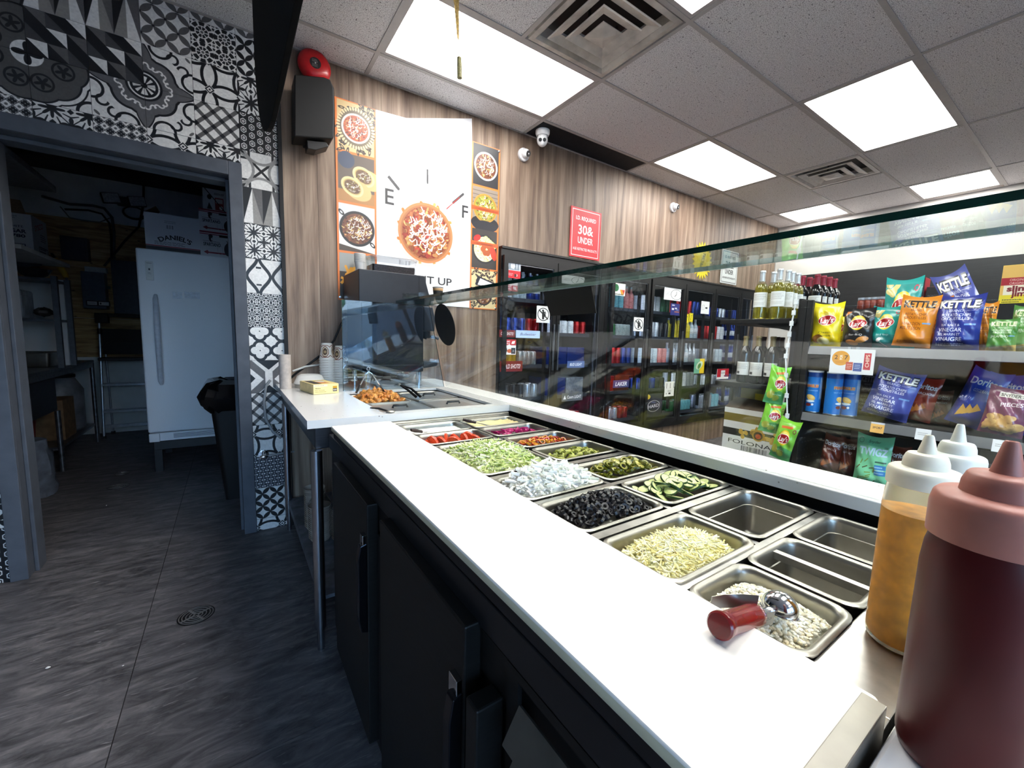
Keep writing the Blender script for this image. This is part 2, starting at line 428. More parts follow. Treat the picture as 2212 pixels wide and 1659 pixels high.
def mat_ceiltile():
    m, nt, p = new_mat('fissured_ceiling_tile')
    tc = N(nt, 'ShaderNodeTexCoord')
    n1 = N(nt, 'ShaderNodeTexNoise'); n1.inputs['Scale'].default_value = 90; n1.inputs['Detail'].default_value = 3; nt.links.new(tc.outputs['Object'], n1.inputs['Vector'])
    n2 = N(nt, 'ShaderNodeTexNoise'); n2.inputs['Scale'].default_value = 240; n2.inputs['Detail'].default_value = 1; nt.links.new(tc.outputs['Object'], n2.inputs['Vector'])
    r1 = ramp(nt, [(0.30, lin((120, 117, 118))), (0.37, lin((232, 229, 229)))]); nt.links.new(n1.outputs['Fac'], r1.inputs[0])
    r2 = ramp(nt, [(0.36, lin((178, 175, 176))), (0.5, (1, 1, 1))]); nt.links.new(n2.outputs['Fac'], r2.inputs[0])
    mx = N(nt, 'ShaderNodeMix', data_type='RGBA', blend_type='MULTIPLY'); mx.inputs[0].default_value = 1; nt.links.new(r1.outputs[0], mx.inputs[6]); nt.links.new(r2.outputs[0], mx.inputs[7])
    nt.links.new(mx.outputs[2], p.inputs['Base Color']); p.inputs['Roughness'].default_value = .95
    b = N(nt, 'ShaderNodeBump'); b.inputs['Strength'].default_value = .4; b.inputs['Distance'].default_value = .002; nt.links.new(n1.outputs['Fac'], b.inputs['Height']); nt.links.new(b.outputs[0], p.inputs['Normal'])
    return m
def mat_ply():
    m, nt, p = new_mat('plywood')
    tc = N(nt, 'ShaderNodeTexCoord'); mp = N(nt, 'ShaderNodeMapping'); mp.inputs['Scale'].default_value = (1.2, 1, 9); nt.links.new(tc.outputs['Object'], mp.inputs[0])
    n1 = N(nt, 'ShaderNodeTexNoise'); n1.inputs['Scale'].default_value = 3; n1.inputs['Detail'].default_value = 6; n1.inputs['Distortion'].default_value = 1.0; nt.links.new(mp.outputs[0], n1.inputs['Vector'])
    r1 = ramp(nt, [(0.3, lin((150, 116, 72))), (0.5, lin((190, 154, 104))), (0.7, lin((214, 182, 134)))]); nt.links.new(n1.outputs['Fac'], r1.inputs[0])
    mp2 = N(nt, 'ShaderNodeMapping'); mp2.inputs['Scale'].default_value = (5, 1, 11); nt.links.new(tc.outputs['Object'], mp2.inputs[0])
    vo = N(nt, 'ShaderNodeTexVoronoi'); vo.inputs['Scale'].default_value = 1.4; nt.links.new(mp2.outputs[0], vo.inputs['Vector'])
    r2 = ramp(nt, [(0.05, lin((70, 42, 20))), (0.12, (1, 1, 1))]); nt.links.new(vo.outputs['Distance'], r2.inputs[0])
    mx = N(nt, 'ShaderNodeMix', data_type='RGBA', blend_type='MULTIPLY'); mx.inputs[0].default_value = .9; nt.links.new(r1.outputs[0], mx.inputs[6]); nt.links.new(r2.outputs[0], mx.inputs[7])
    nt.links.new(mx.outputs[2], p.inputs['Base Color']); p.inputs['Roughness'].default_value = .7
    return m
WOOD = mat_wood(); SLATE = mat_slate(); CTILE = mat_ceiltile(); PLY = mat_ply()
WHITE = mat('white_paint', (216, 212, 208), .6, scale=6, var=.02)
DARKWALL = mat('grey_gloss_panel', (34, 35, 38), .28, scale=5, var=.12, stretch=(1, 1, 14))
BLACK = mat('black_paint', (17, 17, 19), .55)
BLACKM = mat('black_metal', (24, 24, 27), .38)
GROUT = mat('dark_grout', (38, 37, 38), .9)
TBAR = mat('ceiling_bar_white', (176, 171, 168), .5, var=.02)
GREYMET = mat('grey_steel_frame', (80, 85, 94), .5, scale=14, var=.07)
FRP = mat('white_wall_panel', (228, 230, 232), .45, scale=5, var=.04)
CHROME = mat('chrome', (225, 226, 228), .12, 1.0, var=.02)
STEEL = mat('brushed_steel', (176, 174, 170), .3, 1.0, scale=10, var=.05, stretch=(1, 40, 1))
STEELD = mat('dark_steel', (86, 86, 90), .34, 1.0, scale=8, var=.06, stretch=(1, 1, 30))

# ---- floor: slab (dark joints) and one object per slate tile
fl = struct('floor', MB().box(-2.6, 6.5, -3.3, 6.6, -0.1, -0.003), GROUT)
ys = [1.281 + .582 * k for k in range(-8, 10)]
xs = [-2.736, -1.536, -.336, .864, 2.064, 3.264, 4.464, 5.664, 6.864]
for i in range(len(xs) - 1):
    for j in range(len(ys) - 1):
        x0, x1 = max(xs[i], -2.6), min(xs[i + 1], 6.5); y0, y1 = max(ys[j], -3.3), min(ys[j + 1], 6.6)
        if y1 - y0 < .05 or x1 - x0 < .05: continue
        if x0 > 1.3 and y0 > YW: continue
        obj('floor_tile', MB().box(x0 + .0016, x1 - .0016, y0 + .0011, y1 - .0011, -.01, 0.0), SLATE, fl)

# ---- ceiling: plenum, grid bars, one object per tile, light panels, vents
ce = struct('ceiling', MB().box(-2.6, 6.5, -3.3, YW + .1, ZC + .07, ZC + .12), WHITE)
GX = [-2.6, -1.675, -.455, .768, 1.988, 3.21, 4.44, 5.66, XR]
GY = [-3.25, -2.8, -2.2, -1.6, -1.0, -.4, .203, .805, 1.407, 2.007, 2.6, YW]
LIGHTS = {(3, 9): 'long ceiling light panel above the wooden wall beside the alarm bell', (3, 7): 'bright ceiling light panel cut off by the top edge, beside the big square vent', (5, 9): 'ceiling light panel by the wooden wall near the long black grille',
          (5, 7): 'large ceiling light panel above the glass shelf, on the right', (7, 9): 'small ceiling light panel in the far corner by the wooden wall', (7, 7): 'small ceiling light panel along the white far wall above the glass'}
HIDDEN = [(3, 5), (3, 3), (5, 5), (5, 3), (7, 5), (7, 3), (3, 1), (5, 1)]
DIFF = mat_emit('light_diffuser', (255, 253, 250), CEIL_LIGHT)
VENTS = {(3, 8): (1.378, 1.988), (6, 8): (4.44, 5.05)}
def ceil_piece(x0, x1, y0, y1):
    g = .012
    b = MB()
    b.loft([rrect(x0 + g - .006, x1 - g + .006, y0 + g - .006, y1 - g + .006, .001, ZC + .018, 0), rrect(x0 + g - .006, x1 - g + .006, y0 + g - .006, y1 - g + .006, .001, ZC + .004, 0), rrect(x0 + g, x1 - g, y0 + g, y1 - g, .001, ZC + .002, 0)][::-1], True, True, True)
    obj('ceiling_tile', b, CTILE, ce)
def light_panel(x0, x1, y0, y1, label, grp=None):
    t = thing('ceiling_light', label, 'light', ((x0 + x1) / 2, (y0 + y1) / 2, ZC), group=grp)
    f = MB(); w = .022
    f.box(x0 + .013, x1 - .013, y0 + .013, y0 + .013 + w, ZC - .001, ZC + .05); f.box(x0 + .013, x1 - .013, y1 - .013 - w, y1 - .013, ZC - .001, ZC + .05)
    f.box(x0 + .013, x0 + .013 + w, y0 + .013 + w, y1 - .013 - w, ZC - .001, ZC + .05); f.box(x1 - .013 - w, x1 - .013, y0 + .013 + w, y1 - .013 - w, ZC - .001, ZC + .05)
    obj('frame', f, TBAR, t)
    obj('diffuser', MB().box(x0 + .036, x1 - .036, y0 + .036, y1 - .036, ZC + .012, ZC + .03), DIFF, t)
for i in range(8):
    for j in range(11):
        x0, x1, y0, y1 = GX[i], GX[i + 1], GY[j], GY[j + 1]
        if (i, j) in LIGHTS: light_panel(x0, x1 if i < 7 else 6.29, y0, y1, LIGHTS[(i, j)])
        elif (i, j) in HIDDEN: light_panel(x0, x1 if i < 7 else 6.29, y0, y1, 'ceiling light panel behind the viewer, out of frame', 'ceiling lights behind the viewer')
        elif (i, j) == (4, 10): pass
        elif (i, j) in VENTS:
            v0, v1 = VENTS[(i, j)]
            if v0 > x0 + .1: ceil_piece(x0, v0, y0, y1)
            if v1 < x1 - .1: ceil_piece(v1, x1, y0, y1)
        else: ceil_piece(x0, x1, y0, y1)
def bar(x0, x1, y0, y1): obj('grid_bar', MB().box(x0, x1, y0, y1, ZC - .003, ZC + .03), TBAR, ce)
for x in GX[1:-1]: bar(x - .012, x + .012, GY[0], YW)
for y in GY[1:-1]:
    for i in range(8): bar(GX[i] + .012, GX[i + 1] - .012, y - .012, y + .012)
bar(1.372 - .012, 1.372 + .012, 1.42, 1.995); bar(5.05, 5.074, 1.42, 1.995)
bar(-.4, XR, YW - .018, YW - .001); bar(XR - .02, XR - .001, GY[0], YW - .02)
# square diffusers
def vent(x0, x1, y0, y1, label, m, dark):
    t = thing('ceiling_vent', label, 'vent', ((x0 + x1) / 2, (y0 + y1) / 2, ZC))
    cx, cy = (x0 + x1) / 2, (y0 + y1) / 2; h = (x1 - x0) / 2 - .014
    sq = lambda a, z: [(cx - a, cy - a, z), (cx + a, cy - a, z), (cx + a, cy + a, z), (cx - a, cy + a, z)]
    obj('backing', MB().box(cx - h, cx + h, cy - h, cy + h, ZC + .06, ZC + .065), dark, t)
    obj('rim', MB().loft([sq(h, ZC + .02), sq(h, ZC - .002), sq(h * .90, ZC - .004), sq(h * .84, ZC + .012), sq(h * .80, ZC + .058)]), m, t)
    for a, d in ((.74, .006), (.50, .016)):
        obj('cone', MB().loft([sq(h * (a - .19), ZC + .02 - d), sq(h * (a - .02), ZC + .004 - d), sq(h * a, ZC - .004 - d), sq(h * (a - .02), ZC - .008 - d), sq(h * (a - .19), ZC + .008 - d), sq(h * (a - .19), ZC + .02 - d)]), m, t)
    c = MB().loft([sq(h * .12, ZC + .01), sq(h * .245, ZC - .022), sq(h * .245, ZC - .026), sq(h * .02, ZC - .038)], True, True, True)
    obj('centre_plate', c, m, t)
    for k in (-1, 1): obj('hanger', MB().box(cx + k * .1 - .006, cx + k * .1 + .006, cy - .004, cy + .004, ZC - .0, ZC + .06), dark, t)
vent(1.386, 1.978, 1.415, 2.0, 'large dusty square ceiling vent beside the long light panel', mat('dusty_vent', (190, 182, 173), .6, scale=9, var=.15), BLACK)
vent(4.452, 5.046, 1.415, 2.0, 'distant square ceiling vent with black gaps above the coolers', mat('vent_white', (205, 200, 194), .5), BLACK)
# long black grille by the wall
t = thing('ceiling_grille', 'long black slotted ceiling grille along the top of the wooden wall', 'vent', (2.6, 2.73, ZC))
obj('frame', MB().box(2.0, 3.198, 2.612, 2.845, ZC + .006, ZC + .03), BLACKM, t)
g = MB()
for k in range(26): g.box(2.012, 3.188, 2.617 + k * .0087, 2.6205 + k * .0087, ZC - .001, ZC + .0065)
o = obj('louvre', g, mat('grille_slat', (44, 44, 48), .5), t); o['kind'] = 'stuff'

# ---- wooden wall: one object per plank
wb = struct('wall_back', MB().box(.28, 1.79, YW + .012, YW + .14, 0, ZC + .06).box(5.79, XR + .1, YW + .012, YW + .14, 0, ZC + .06).box(1.79, 5.79, YW + .012, YW + .14, 0, .26).box(1.79, 5.79, YW + .012, YW + .14, 1.945, ZC + .06), GROUT)
x = .286; edges = [x]
while x < XR:
    x += rnd.choice([.19, .19, .19, .2, .18]); x = 1.79 if 1.70 < x < 1.9 else 5.79 if 5.7 < x < 5.89 else x; edges.append(min(x, XR))
for a, b in zip(edges[:-1], edges[1:]):
    if b - a < .02: continue
    if b <= 1.79 or a >= 5.79: obj('plank', MB().box(a + .0008, b - .0008, YW, YW + .012, 0, ZC), WOOD, wb)
    else:
        obj('plank', MB().box(a + .0008, b - .0008, YW, YW + .012, 1.94, ZC), WOOD, wb)
        obj('plank', MB().box(a + .0008, b - .0008, YW, YW + .012, 0, .262), WOOD, wb)
struct('trim_1', MB().box(.268, .288, YW - .022, YW + .01, 0, ZC), BLACK)
# ---- right wall
wr = struct('wall_right', MB().box(XR, XR + .1, -3.3, YW + .1, 0, ZC + .06), WHITE)
obj('dark_panel', MB().box(XR - .02, XR, -3.0, YW - .3, 0, 2.163), DARKWALL, wr)
obj('corner_trim', MB().box(XR - .012, XR, YW - .012, YW, 0, ZC), TBAR, wr)
# ---- walls behind the viewer: shop window and plain returns
wf = struct('wall_front', MB().box(-2.6, -2.4, -3.4, -3.2, 0, 2.9).box(2.3, 6.5, -3.4, -3.2, 0, 2.9).box(-2.4, 2.3, -3.4, -3.2, 0, .25).box(-2.4, 2.3, -3.4, -3.2, 2.7, 2.9), mat('dark_shop_wall', (74, 72, 72), .7))
struct('wall_left', MB().box(-2.7, -2.6, -3.4, YW + .1, 0, 2.9), mat('shop_wall_grey', (120, 118, 116), .7))
w1 = struct('window_1', MB().box(-2.4, 2.3, -3.33, -3.27, .25, .32).box(-2.4, 2.3, -3.33, -3.27, 2.63, 2.7), BLACKM)
for x in (-2.4, -.85, .72, 2.24): obj('mullion', MB().box(x, x + .06, -3.33, -3.27, .32, 2.63), BLACKM, w1)
for x in (-2.34, -.79, .78): obj('pane', MB().box(x, x + 1.46 if x < .7 else 2.24, -3.303, -3.297, .32, 2.63), mat_glass('window_glass', (.97, .98, .98)), w1)

# ---- patterned tile wall with the doorway
wt = struct('wall_tiled', MB().box(-2.6, -.87, YW + .009, 3.0, 0, ZC + .06).box(.03, .28, YW + .009, 3.0, 0, ZC + .06).box(-.87, .03, YW + .009, 3.0, 2.08, ZC + .06), GROUT)
TK, TG, TW = (20, 21, 25), (100, 98, 98), (238, 236, 232)
def pat(name, fn, n=150):
    c = Canvas(1, 1, n, TW); fn(c, c.x, c.y)
    nz = nrs.rand(24, 24).repeat(c.H // 24 + 1, 0).repeat(c.W // 24 + 1, 1)[:c.H, :c.W, None]
    c.a *= 0.95 + .07 * nz
    return c.material('tile_' + name, .35)
def frac(a): return a - np.floor(a)
def petals(n, col, dot=None):
    def f(c, x, y):
        X, Y = frac(x * n), frac(y * n); cnt = sum(((X - i) ** 2 + (Y - j) ** 2 < .5) * 1 for i in (0, 1) for j in (0, 1))
        c.put(cnt >= 2, col)
        r = np.maximum(abs(X - .5), abs(Y - .5)); q = abs(X - .5) + abs(Y - .5)
        m = (cnt < 2)
        if dot is not None: c.put(q < .11, dot)
        e = np.minimum(np.hypot(X - .5, Y), np.hypot(X - .5, Y - 1)); 
    return f
def petals_d(n, col, dot=None):
    p = petals(1, col, dot)
    def f(c, x, y): p(c, (x + y) * n / 2, (x - y) * n / 2)
    return f
def stars(n):
    def f(c, x, y):
        for cx in np.arange(0, 1.01, 1 / n):
            for cy in np.arange(0, 1.01, 1 / n):
                pass
        X, Y = frac(x * n) - .5, frac(y * n) - .5
        r = np.hypot(X, Y); th = np.arctan2(Y, X)
        c.put(r < .30 * (1 + .62 * np.cos(8 * th)) * .62 + .06, TK)
        for a, b in ((.5, .5), (-.5, -.5), (.5, -.5), (-.5, .5)):
            r2 = np.hypot(X - a, Y - b); t2 = np.arctan2(Y - b, X - a); c.put(r2 < .17 * (1 + .7 * np.cos(4 * t2)), TK)
        for a, b in ((.5, 0), (-.5, 0), (0, .5), (0, -.5)):
            r2 = abs(X - a) + abs(Y - b); c.put(r2 < .10, TK)
        m = (abs(abs(X) - abs(Y)) < .022) | (abs(X) < .0) ; c.put(m & (r > .18), TK)
        m2 = (abs(th % (PI / 4) - PI / 8) < .05) & (r > .3); c.put(m2, TK)
    return f
def rings(off):
    def f(c, x, y):
        X, Y = x + off, y + off
        for i in range(-1, 3):
            for j in range(-1, 3):
                d = np.hypot(X - i * .72, Y - j * .72); c.put(abs(d - .52) < .035, TK)
        for i in range(-1, 3):
            for j in range(-1, 3):
                q = abs(X - .36 - i * .72) + abs(Y - .36 - j * .72)
                c.put(q < .13, TW); c.put((q < .11) & (q > .07), TK); c.put(q < .03, TK)
    return f
def plaid(c, x, y):
    a = frac((x + y) * 2.6) < .34; b = frac((x - y) * 2.6 + .2) < .34
    c.put(a | b, TG); c.put(a & b, TK)
def checks(c, x, y):
    n = 3; X, Y = x * n, y * n
    i, j = np.floor(X), np.floor(Y); fx, fy = X - i, Y - j
    up = fx + fy > 1; a = (i + 2 * j) % 3; D = (70, 70, 72)
    c.put(~up & (a != 2), TK); c.put(~up & (a == 2), D); c.put(up & (a == 1), TG); c.put(up & (a == 2), TK)
def spikes(c, x, y):
    n = 2; X = frac(x * n); k = np.floor(x * n)
    t = abs(X - .5) * 2 < (1 - y); h = X < .5
    c.put(~t & h, TK); c.put(~t & ~h, TG); c.put(t & ~h & (k % 2 == 0), (150, 147, 142)); c.put(t & h & (k % 2 == 1), (150, 147, 142)); c.put(t & h & (k % 2 == 0), TW)
def mosaic(n, inv=True):
    def f(c, x, y):
        c.a[:] = np.array(TW) / 255.
        X, Y = frac(x * n) - .5, frac(y * n) - .5
        r = np.hypot(X, Y); th = np.arctan2(Y, X)
        for k, (r0, r1) in enumerate(((.12, .27), (.32, .5), (.55, .72))):
            w = frac((th + (PI / 8 if k % 2 else 0)) / (2 * PI) * 8)
            c.put((r > r0) & (r < r1) & (abs(w - .5) < .36), TK)
        c.put(r < .07, TG); q = np.maximum(abs(abs(X) - .5), abs(abs(Y) - .5)); c.put(q < .06, TG)
    return f
def quatre(n, lw=.16, lobe=.26):
    def f(c, x, y):
        X, Y = frac(x * n) - .5, frac(y * n) - .5
        d = np.minimum.reduce([np.hypot(X - a, Y - b) for a, b in ((.22, 0), (-.22, 0), (0, .22), (0, -.22))])
        c.put((abs(d - lobe) < lw / 2), TK)
        q = np.maximum(abs(abs(X) - .5), abs(abs(Y) - .5))
        c.put((abs(abs(X) - .5) < .05) & (abs(Y) < .1), TK); c.put((abs(abs(Y) - .5) < .05) & (abs(X) < .1), TK)
    return f
def clover(c, x, y):
    n = 5; X, Y = frac(x * n) - .5, frac(y * n) - .5
    c.a[:] = np.array(TW) / 255.
    d = np.minimum.reduce([np.hypot(X - a, Y - b) for a, b in ((.2, 0), (-.2, 0), (0, .2), (0, -.2))]); c.put(d < .17, TK)
    c.put(np.hypot(abs(X) - .5, abs(Y) - .5) < .14, TG)
    m = abs(frac((x + y) * n) - .5) < .045; m |= abs(frac((x - y) * n) - .5) < .045; c.put(m & (d > .2), TK)
def lantern(c, x, y):
    for k in (0, 1):
        X = frac(x * 1.5 + .5 * k) - .5; Y = frac(y * 1.0 + .5 * k) - .5
        w = .25 * (1 + np.cos(Y * 2 * PI)) * .5 + .0
        c.put((abs(abs(X) - (.06 + .4 * (.5 + .5 * np.cos(Y * 2 * PI)) ** .8)) < .045) & (abs(Y) < .5), TK)
    c.put((abs(frac(y * 2) - .5) < .05) & (abs(frac(x * 1.5) - .5) < .1), TK)
def hexs(c, x, y):
    n = 5; X, Y = frac(x * n), frac(y * n * .9)
    i = np.floor(x * n); Y = frac(y * n * .9 + .5 * (i % 2)); X = X - .5; Y = Y - .5
    h = np.maximum(abs(X) * 1.2, abs(X) * .6 + abs(Y)); c.put(h > .42, TK); c.put((h < .30) & (h > .18), TK); c.put(h < .06, TK)
def octa(c, x, y):
    X, Y = x - .5, y - .5
    c.put((abs(abs(X) - .3) < .03) & (abs(Y) > .3), TK); c.put((abs(abs(Y) - .3) < .03) & (abs(X) > .3), TK)
    c.put(abs(abs(X) - abs(Y)) < .045, TK)
    for a in (-1, 1):
        for b in (-1, 1): c.put(abs(np.hypot(X - a * .62, Y - b * .0) - .42) < .035, (150, 148, 146)); c.put(abs(np.hypot(X, Y - b * .62) - .42) < .035, (150, 148, 146))
def arrow(c, x, y):
    X, Y = abs(x - .5), y
    c.put(Y > 1 - (.32 - X) * .9, TK); c.put((abs(X - abs(Y - .42)) < .14) & (X > .1), TG); c.put(X < .0, TK)
    c.put((X > .36) & (abs(Y - .45) < (X - .36) * 1.1 + .0), TK); c.put(Y < (.24 - X) * 1.0, TK)
def woven(c, x, y):
    n = 10; X, Y = frac(x * n), frac(y * n); i, j = np.floor(x * n), np.floor(y * n)
    c.a[:] = np.array((48, 50, 60)) / 255.
    c.put(((i + j) % 2 == 0) & (abs(Y - .5) < .2), TW); c.put(((i + j) % 2 == 1) & (abs(X - .5) < .2), (150, 150, 156)); c.put(np.hypot(X - .5, Y - .5) < .14, TK)
def medal(c, x, y):      # quarter medallion, centre at the lower left corner
    r = np.hypot(x, y); th = np.arctan2(y, x)
    edge = .66 + .05 * abs(np.cos(th * 4)); point = (abs(th - PI / 2) < .24) | (th < .24)
    out = edge + np.where(np.minimum(th, PI / 2 - th) < .25, (.25 - np.minimum(th, PI / 2 - th)) * 1.25, 0)
    c.put(r < out + .05, TK); c.put(r < out, (104, 103, 105)); c.put(r < .36, TK); c.put((r < .31) & (r > .275), TW)
    c.put((r < .22) & (abs(frac(th / (PI / 2) * 2.5 + .25) - .5) < .26), TW); c.put(r < .06, TK)
    for k in range(4):
        a = PI / 8 * (k + .5); cx, cy = .5 * math.cos(a), .5 * math.sin(a); s_ = 1 if k % 2 else -1
        for e in (-1, 1):
            px, py = cx - e * .055 * math.sin(a), cy + e * .055 * math.cos(a)
            d = np.hypot(x - px, y - py); side = ((x - cx) * math.cos(a) + (y - cy) * math.sin(a)) * s_ * e
            c.put((abs(d - .052) < .018) & ((side > -.02) | (d < .02)), TW)
    for a0, b0, rr in ((.80, .60, .11), (.60, .82, .11)):
        d = np.hypot(x - a0, y - b0); c.put((abs(d - rr) < .025) & (x + y > 1.32), TK)
    c.put(abs(np.hypot(x - 1, y - .36) - .22) < .028, TK); c.put(abs(np.hypot(x - .36, y - 1) - .22) < .028, TK)
    c.ell(.92, .92, .07, .03, TG, rot=PI / 4 + PI / 2)
def leafy(c, x, y):      # quarter of the big four-lobed grey medallion, centre lower left
    lob = np.minimum(np.hypot(x - .56, y - .12), np.hypot(x - .12, y - .56)); lob2 = np.hypot(x - .42, y - .42)
    d = np.minimum(np.minimum(lob - .36, lob2 - .36), 0 * x + 9)
    c.put(d < .20, TK); c.put(d < .17, TW); c.put(d < .09, TK); c.put(d < .055, (88, 87, 86))
    for cx, cy in ((.56, .2), (.2, .56)):
        c.put(abs(np.hypot(x - cx, y - cy) - .18) < .02, TK)
        th = np.arctan2(y - cy, x - cx); rr = np.hypot(x - cx, y - cy); c.put(rr < .10 + .05 * np.cos(5 * th), TK)
    th = np.arctan2(y, x); rr = np.hypot(x, y); c.put(rr < .26, TW); c.put(rr < .13 * (1 + .7 * np.cos(4 * th)) + .02, TK)
    c.put(abs(np.hypot(x - 1, y - 1) - .25) < .03, TK)
P = dict(petg=pat('petals_grey', petals_d(4, (96, 94, 94), TK)), petk=pat('petals_black', petals_d(5, TK)), petk2=pat('petals_fine', petals(2.6, TK)), star=pat('stars', stars(1.6)), ring=pat('rings', rings(.0)), ring2=pat('rings2', rings(.36)), plaid=pat('plaid', plaid), chk=pat('checks', checks),
         spk=pat('spikes', spikes), mos=pat('mosaic', mosaic(2)), mosf=pat('mosaic_fine', mosaic(4)), qua=pat('quatrefoil', quatre(1.7, .13)), clo=pat('clover', clover), lan=pat('lantern', lantern),
         hex=pat('hexes', hexs), oct=pat('octagons', octa), arr=pat('arrows', arrow), wov=pat('woven', woven), med=pat('medallion', medal), lef=pat('leaf_medallion', leafy), star8=pat('stars8', stars(2)))
def tile(name, x0, x1, z0, z1, zz0, zz1, xx0, xx1, rotq=0):
    """tile clipped to z zz0..zz1, x xx0..xx1; rotq = quarter turns of the print"""
    a, b = max(x0, xx0), min(x1, xx1); c, d = max(z0, zz0), min(z1, zz1)
    if b - a < .006 or d - c < .006: return
    g = .0008; mb = MB(); mb.box(a + g, b - g, YW, YW + .009, c + g, d - g)
    uvs = []
    for px, pz in ((a, c), (b, c), (b, d), (a, d)):
        u, v = (px - x0) / (x1 - x0), (pz - z0) / (z1 - z0)
        for _ in range(rotq): u, v = v, 1 - u
        uvs.append((u, v))
    mb.u = [[(.01, .01)] * 4 for _ in mb.f]; mb.u[2] = uvs
    obj('wall_tile', mb, P[name], wt)
CX = [-2.453 + .1952 * k for k in range(15)]       # last edge = .28
ROW0 = 2.61                                         # upper edge of the second row (z)
def rowz(k): return ROW0 - .1952 * k, ROW0 - .1952 * (k - 1)
ci = lambda k: (CX[8 + k], CX[9 + k])               # k = 0 .. 5 visible columns (x from -.89)
top = {0: ['lef', 'spk', 'spk', 'petg', 'mos', 'petk'], 1: [('lef', 1), 'chk', 'chk', ('med', 0), 'ring', 'star'], 2: [('lef', 2), ('lef', 3), ('med', 2), ('med', 3), 'plaid', 'hex'], 3: ['clo', 'star', 'clo', 'ring2', 'star', 'oct']}
def put_tile(k, r, spec, **kw):
    n, q = spec if isinstance(spec, tuple) else (spec, 0)
    z0, z1 = rowz(r); x0, x1 = ci(k); tile(n, x0, x1, z0, z1, kw.get('zz0', 0), ZC, kw.get('xx0', -9), kw.get('xx1', 9), q)
for r, names in top.items():
    for k, n in enumerate(names): put_tile(k, r, n, zz0=2.138 if k < 5 else 0, xx1=.27)
    for k in (-1, -2, -3): put_tile(k, r, rnd.choice(['petg', 'star', 'ring', 'qua', 'lan']))
for k in range(6): put_tile(k, -1, 'spk' if k in (1, 2) else 'petg', xx1=.27)
strip = ['spk', 'star8', 'lan', 'mosf', 'qua', 'arr', 'plaid', 'ring2', 'wov', 'petk', 'ring2', 'ring']
for i, n in enumerate(strip): put_tile(5, 4 + i, n, xx0=.088, xx1=.27)
for i in range(11):
    for k in (0, -1, -2, -3):
        n = rnd.choice(['petg', 'ring', 'qua', 'mosf', 'lan', 'star'])
        if k == -1: n = ['petg', 'star', 'lan', 'qua', 'mosf', 'petg', 'mosf', 'petg', 'petk', 'hex', 'hex'][i]
        put_tile(k, 4 + i, n, xx1=-.912)
# door frame: three members with a stepped profile
d1 = struct_root('door_1', (-.41, YW, 0))
def jamb(x0, x1, s):
    b = MB()
    b.box(x0, x1, YW - .016, YW - .001, 0, 2.14)
    b.box(min(x1 if s > 0 else x0 - .0, x1 if s > 0 else x0) - (.012 if s > 0 else 0), (x1 if s > 0 else x0 + .012), YW - .001, 3.02, 0, 2.075)
    b.box(*( (x1, x1 + .016) if s > 0 else (x0 - .016, x0)), YW + .06, 3.02, 0, 2.06)
    obj('jamb', b, GREYMET, d1, bevel=.003)
jamb(-.912, -.851, 1); jamb(.025, .088, -1)
obj('header', MB().box(-.851, .025, YW - .016, YW - .001, 2.067, 2.14).box(-.851, .025, YW - .001, 3.02, 2.066, 2.08).box(-.835, .009, YW + .06, 3.02, 2.045, 2.066), GREYMET, d1, bevel=.003)

# ---- back room shell
struct('wall_kitchen_far', MB().box(-2.3, 1.2, YK, YK + .1, 0, ZC), FRP)
struct('wall_kitchen_left', MB().box(-2.3, -2.2, 3.0, YK, 0, ZC), FRP)
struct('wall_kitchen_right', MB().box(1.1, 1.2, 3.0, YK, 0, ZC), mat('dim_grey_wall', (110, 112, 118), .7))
struct('ceiling_kitchen', MB().box(-2.3, 1.2, 3.0, YK + .1, ZC, ZC + .08), BLACK)  # darkness of the dim back room put into the black ceiling colour
wk = thing('plywood_sheet', 'knotty plywood board fixed to the far wall of the back room', 'board', (-1.1, YK - .01, .88))
for z0, z1 in ((.88, 1.31), (1.313, 1.87), (1.873, 2.37)): obj('board', MB().box(-2.0, .6, YK - .02, YK - .001, z0, z1), PLY, wk)
# ================================================================== HOT TABLE, LEDGE, PREP FRIDGE, GLASS
def mat_quartz(name, base, speck, spe=.05, rough=.18):
    m, nt, p = new_mat(name)
    tc = N(nt, 'ShaderNodeTexCoord')
    v = N(nt, 'ShaderNodeTexVoronoi'); v.inputs['Scale'].default_value = 55; v.inputs['Randomness'].default_value = 1; nt.links.new(tc.outputs['Object'], v.inputs['Vector'])
    n = N(nt, 'ShaderNodeTexNoise'); n.inputs['Scale'].default_value = 26; n.inputs['Detail'].default_value = 2; nt.links.new(tc.outputs['Object'], n.inputs['Vector'])
    mu = N(nt, 'ShaderNodeMath', operation='MULTIPLY'); r0 = ramp(nt, [(spe, (1, 1, 1)), (spe + .04, (0, 0, 0))]); nt.links.new(v.outputs['Distance'], r0.inputs[0])
    r1 = ramp(nt, [(.55, (0, 0, 0)), (.62, (1, 1, 1))]); nt.links.new(n.outputs['Fac'], r1.inputs[0])
    nt.links.new(r0.outputs[0], mu.inputs[0]); nt.links.new(r1.outputs[0], mu.inputs[1])
    mx = N(nt, 'ShaderNodeMix', data_type='RGBA'); nt.links.new(mu.outputs[0], mx.inputs[0]); mx.inputs[6].default_value = (*lin(base), 1); mx.inputs[7].default_value = (*lin(speck), 1)
    nt.links.new(mx.outputs[2], p.inputs['Base Color']); p.inputs['Roughness'].default_value = rough
    return m
QUARTZ = mat_quartz('white_quartz', (228, 228, 226), (120, 112, 104), .12, .1)
QUARTZ2 = mat_quartz('speckled_quartz', (214, 212, 212), (70, 64, 62), .2, .2)
BOARD = mat('white_cutting_board', (240, 236, 228), .42, scale=14, var=.015)
STEELP = mat('pan_steel', (168, 164, 155), .36, 1.0, scale=16, var=.06)
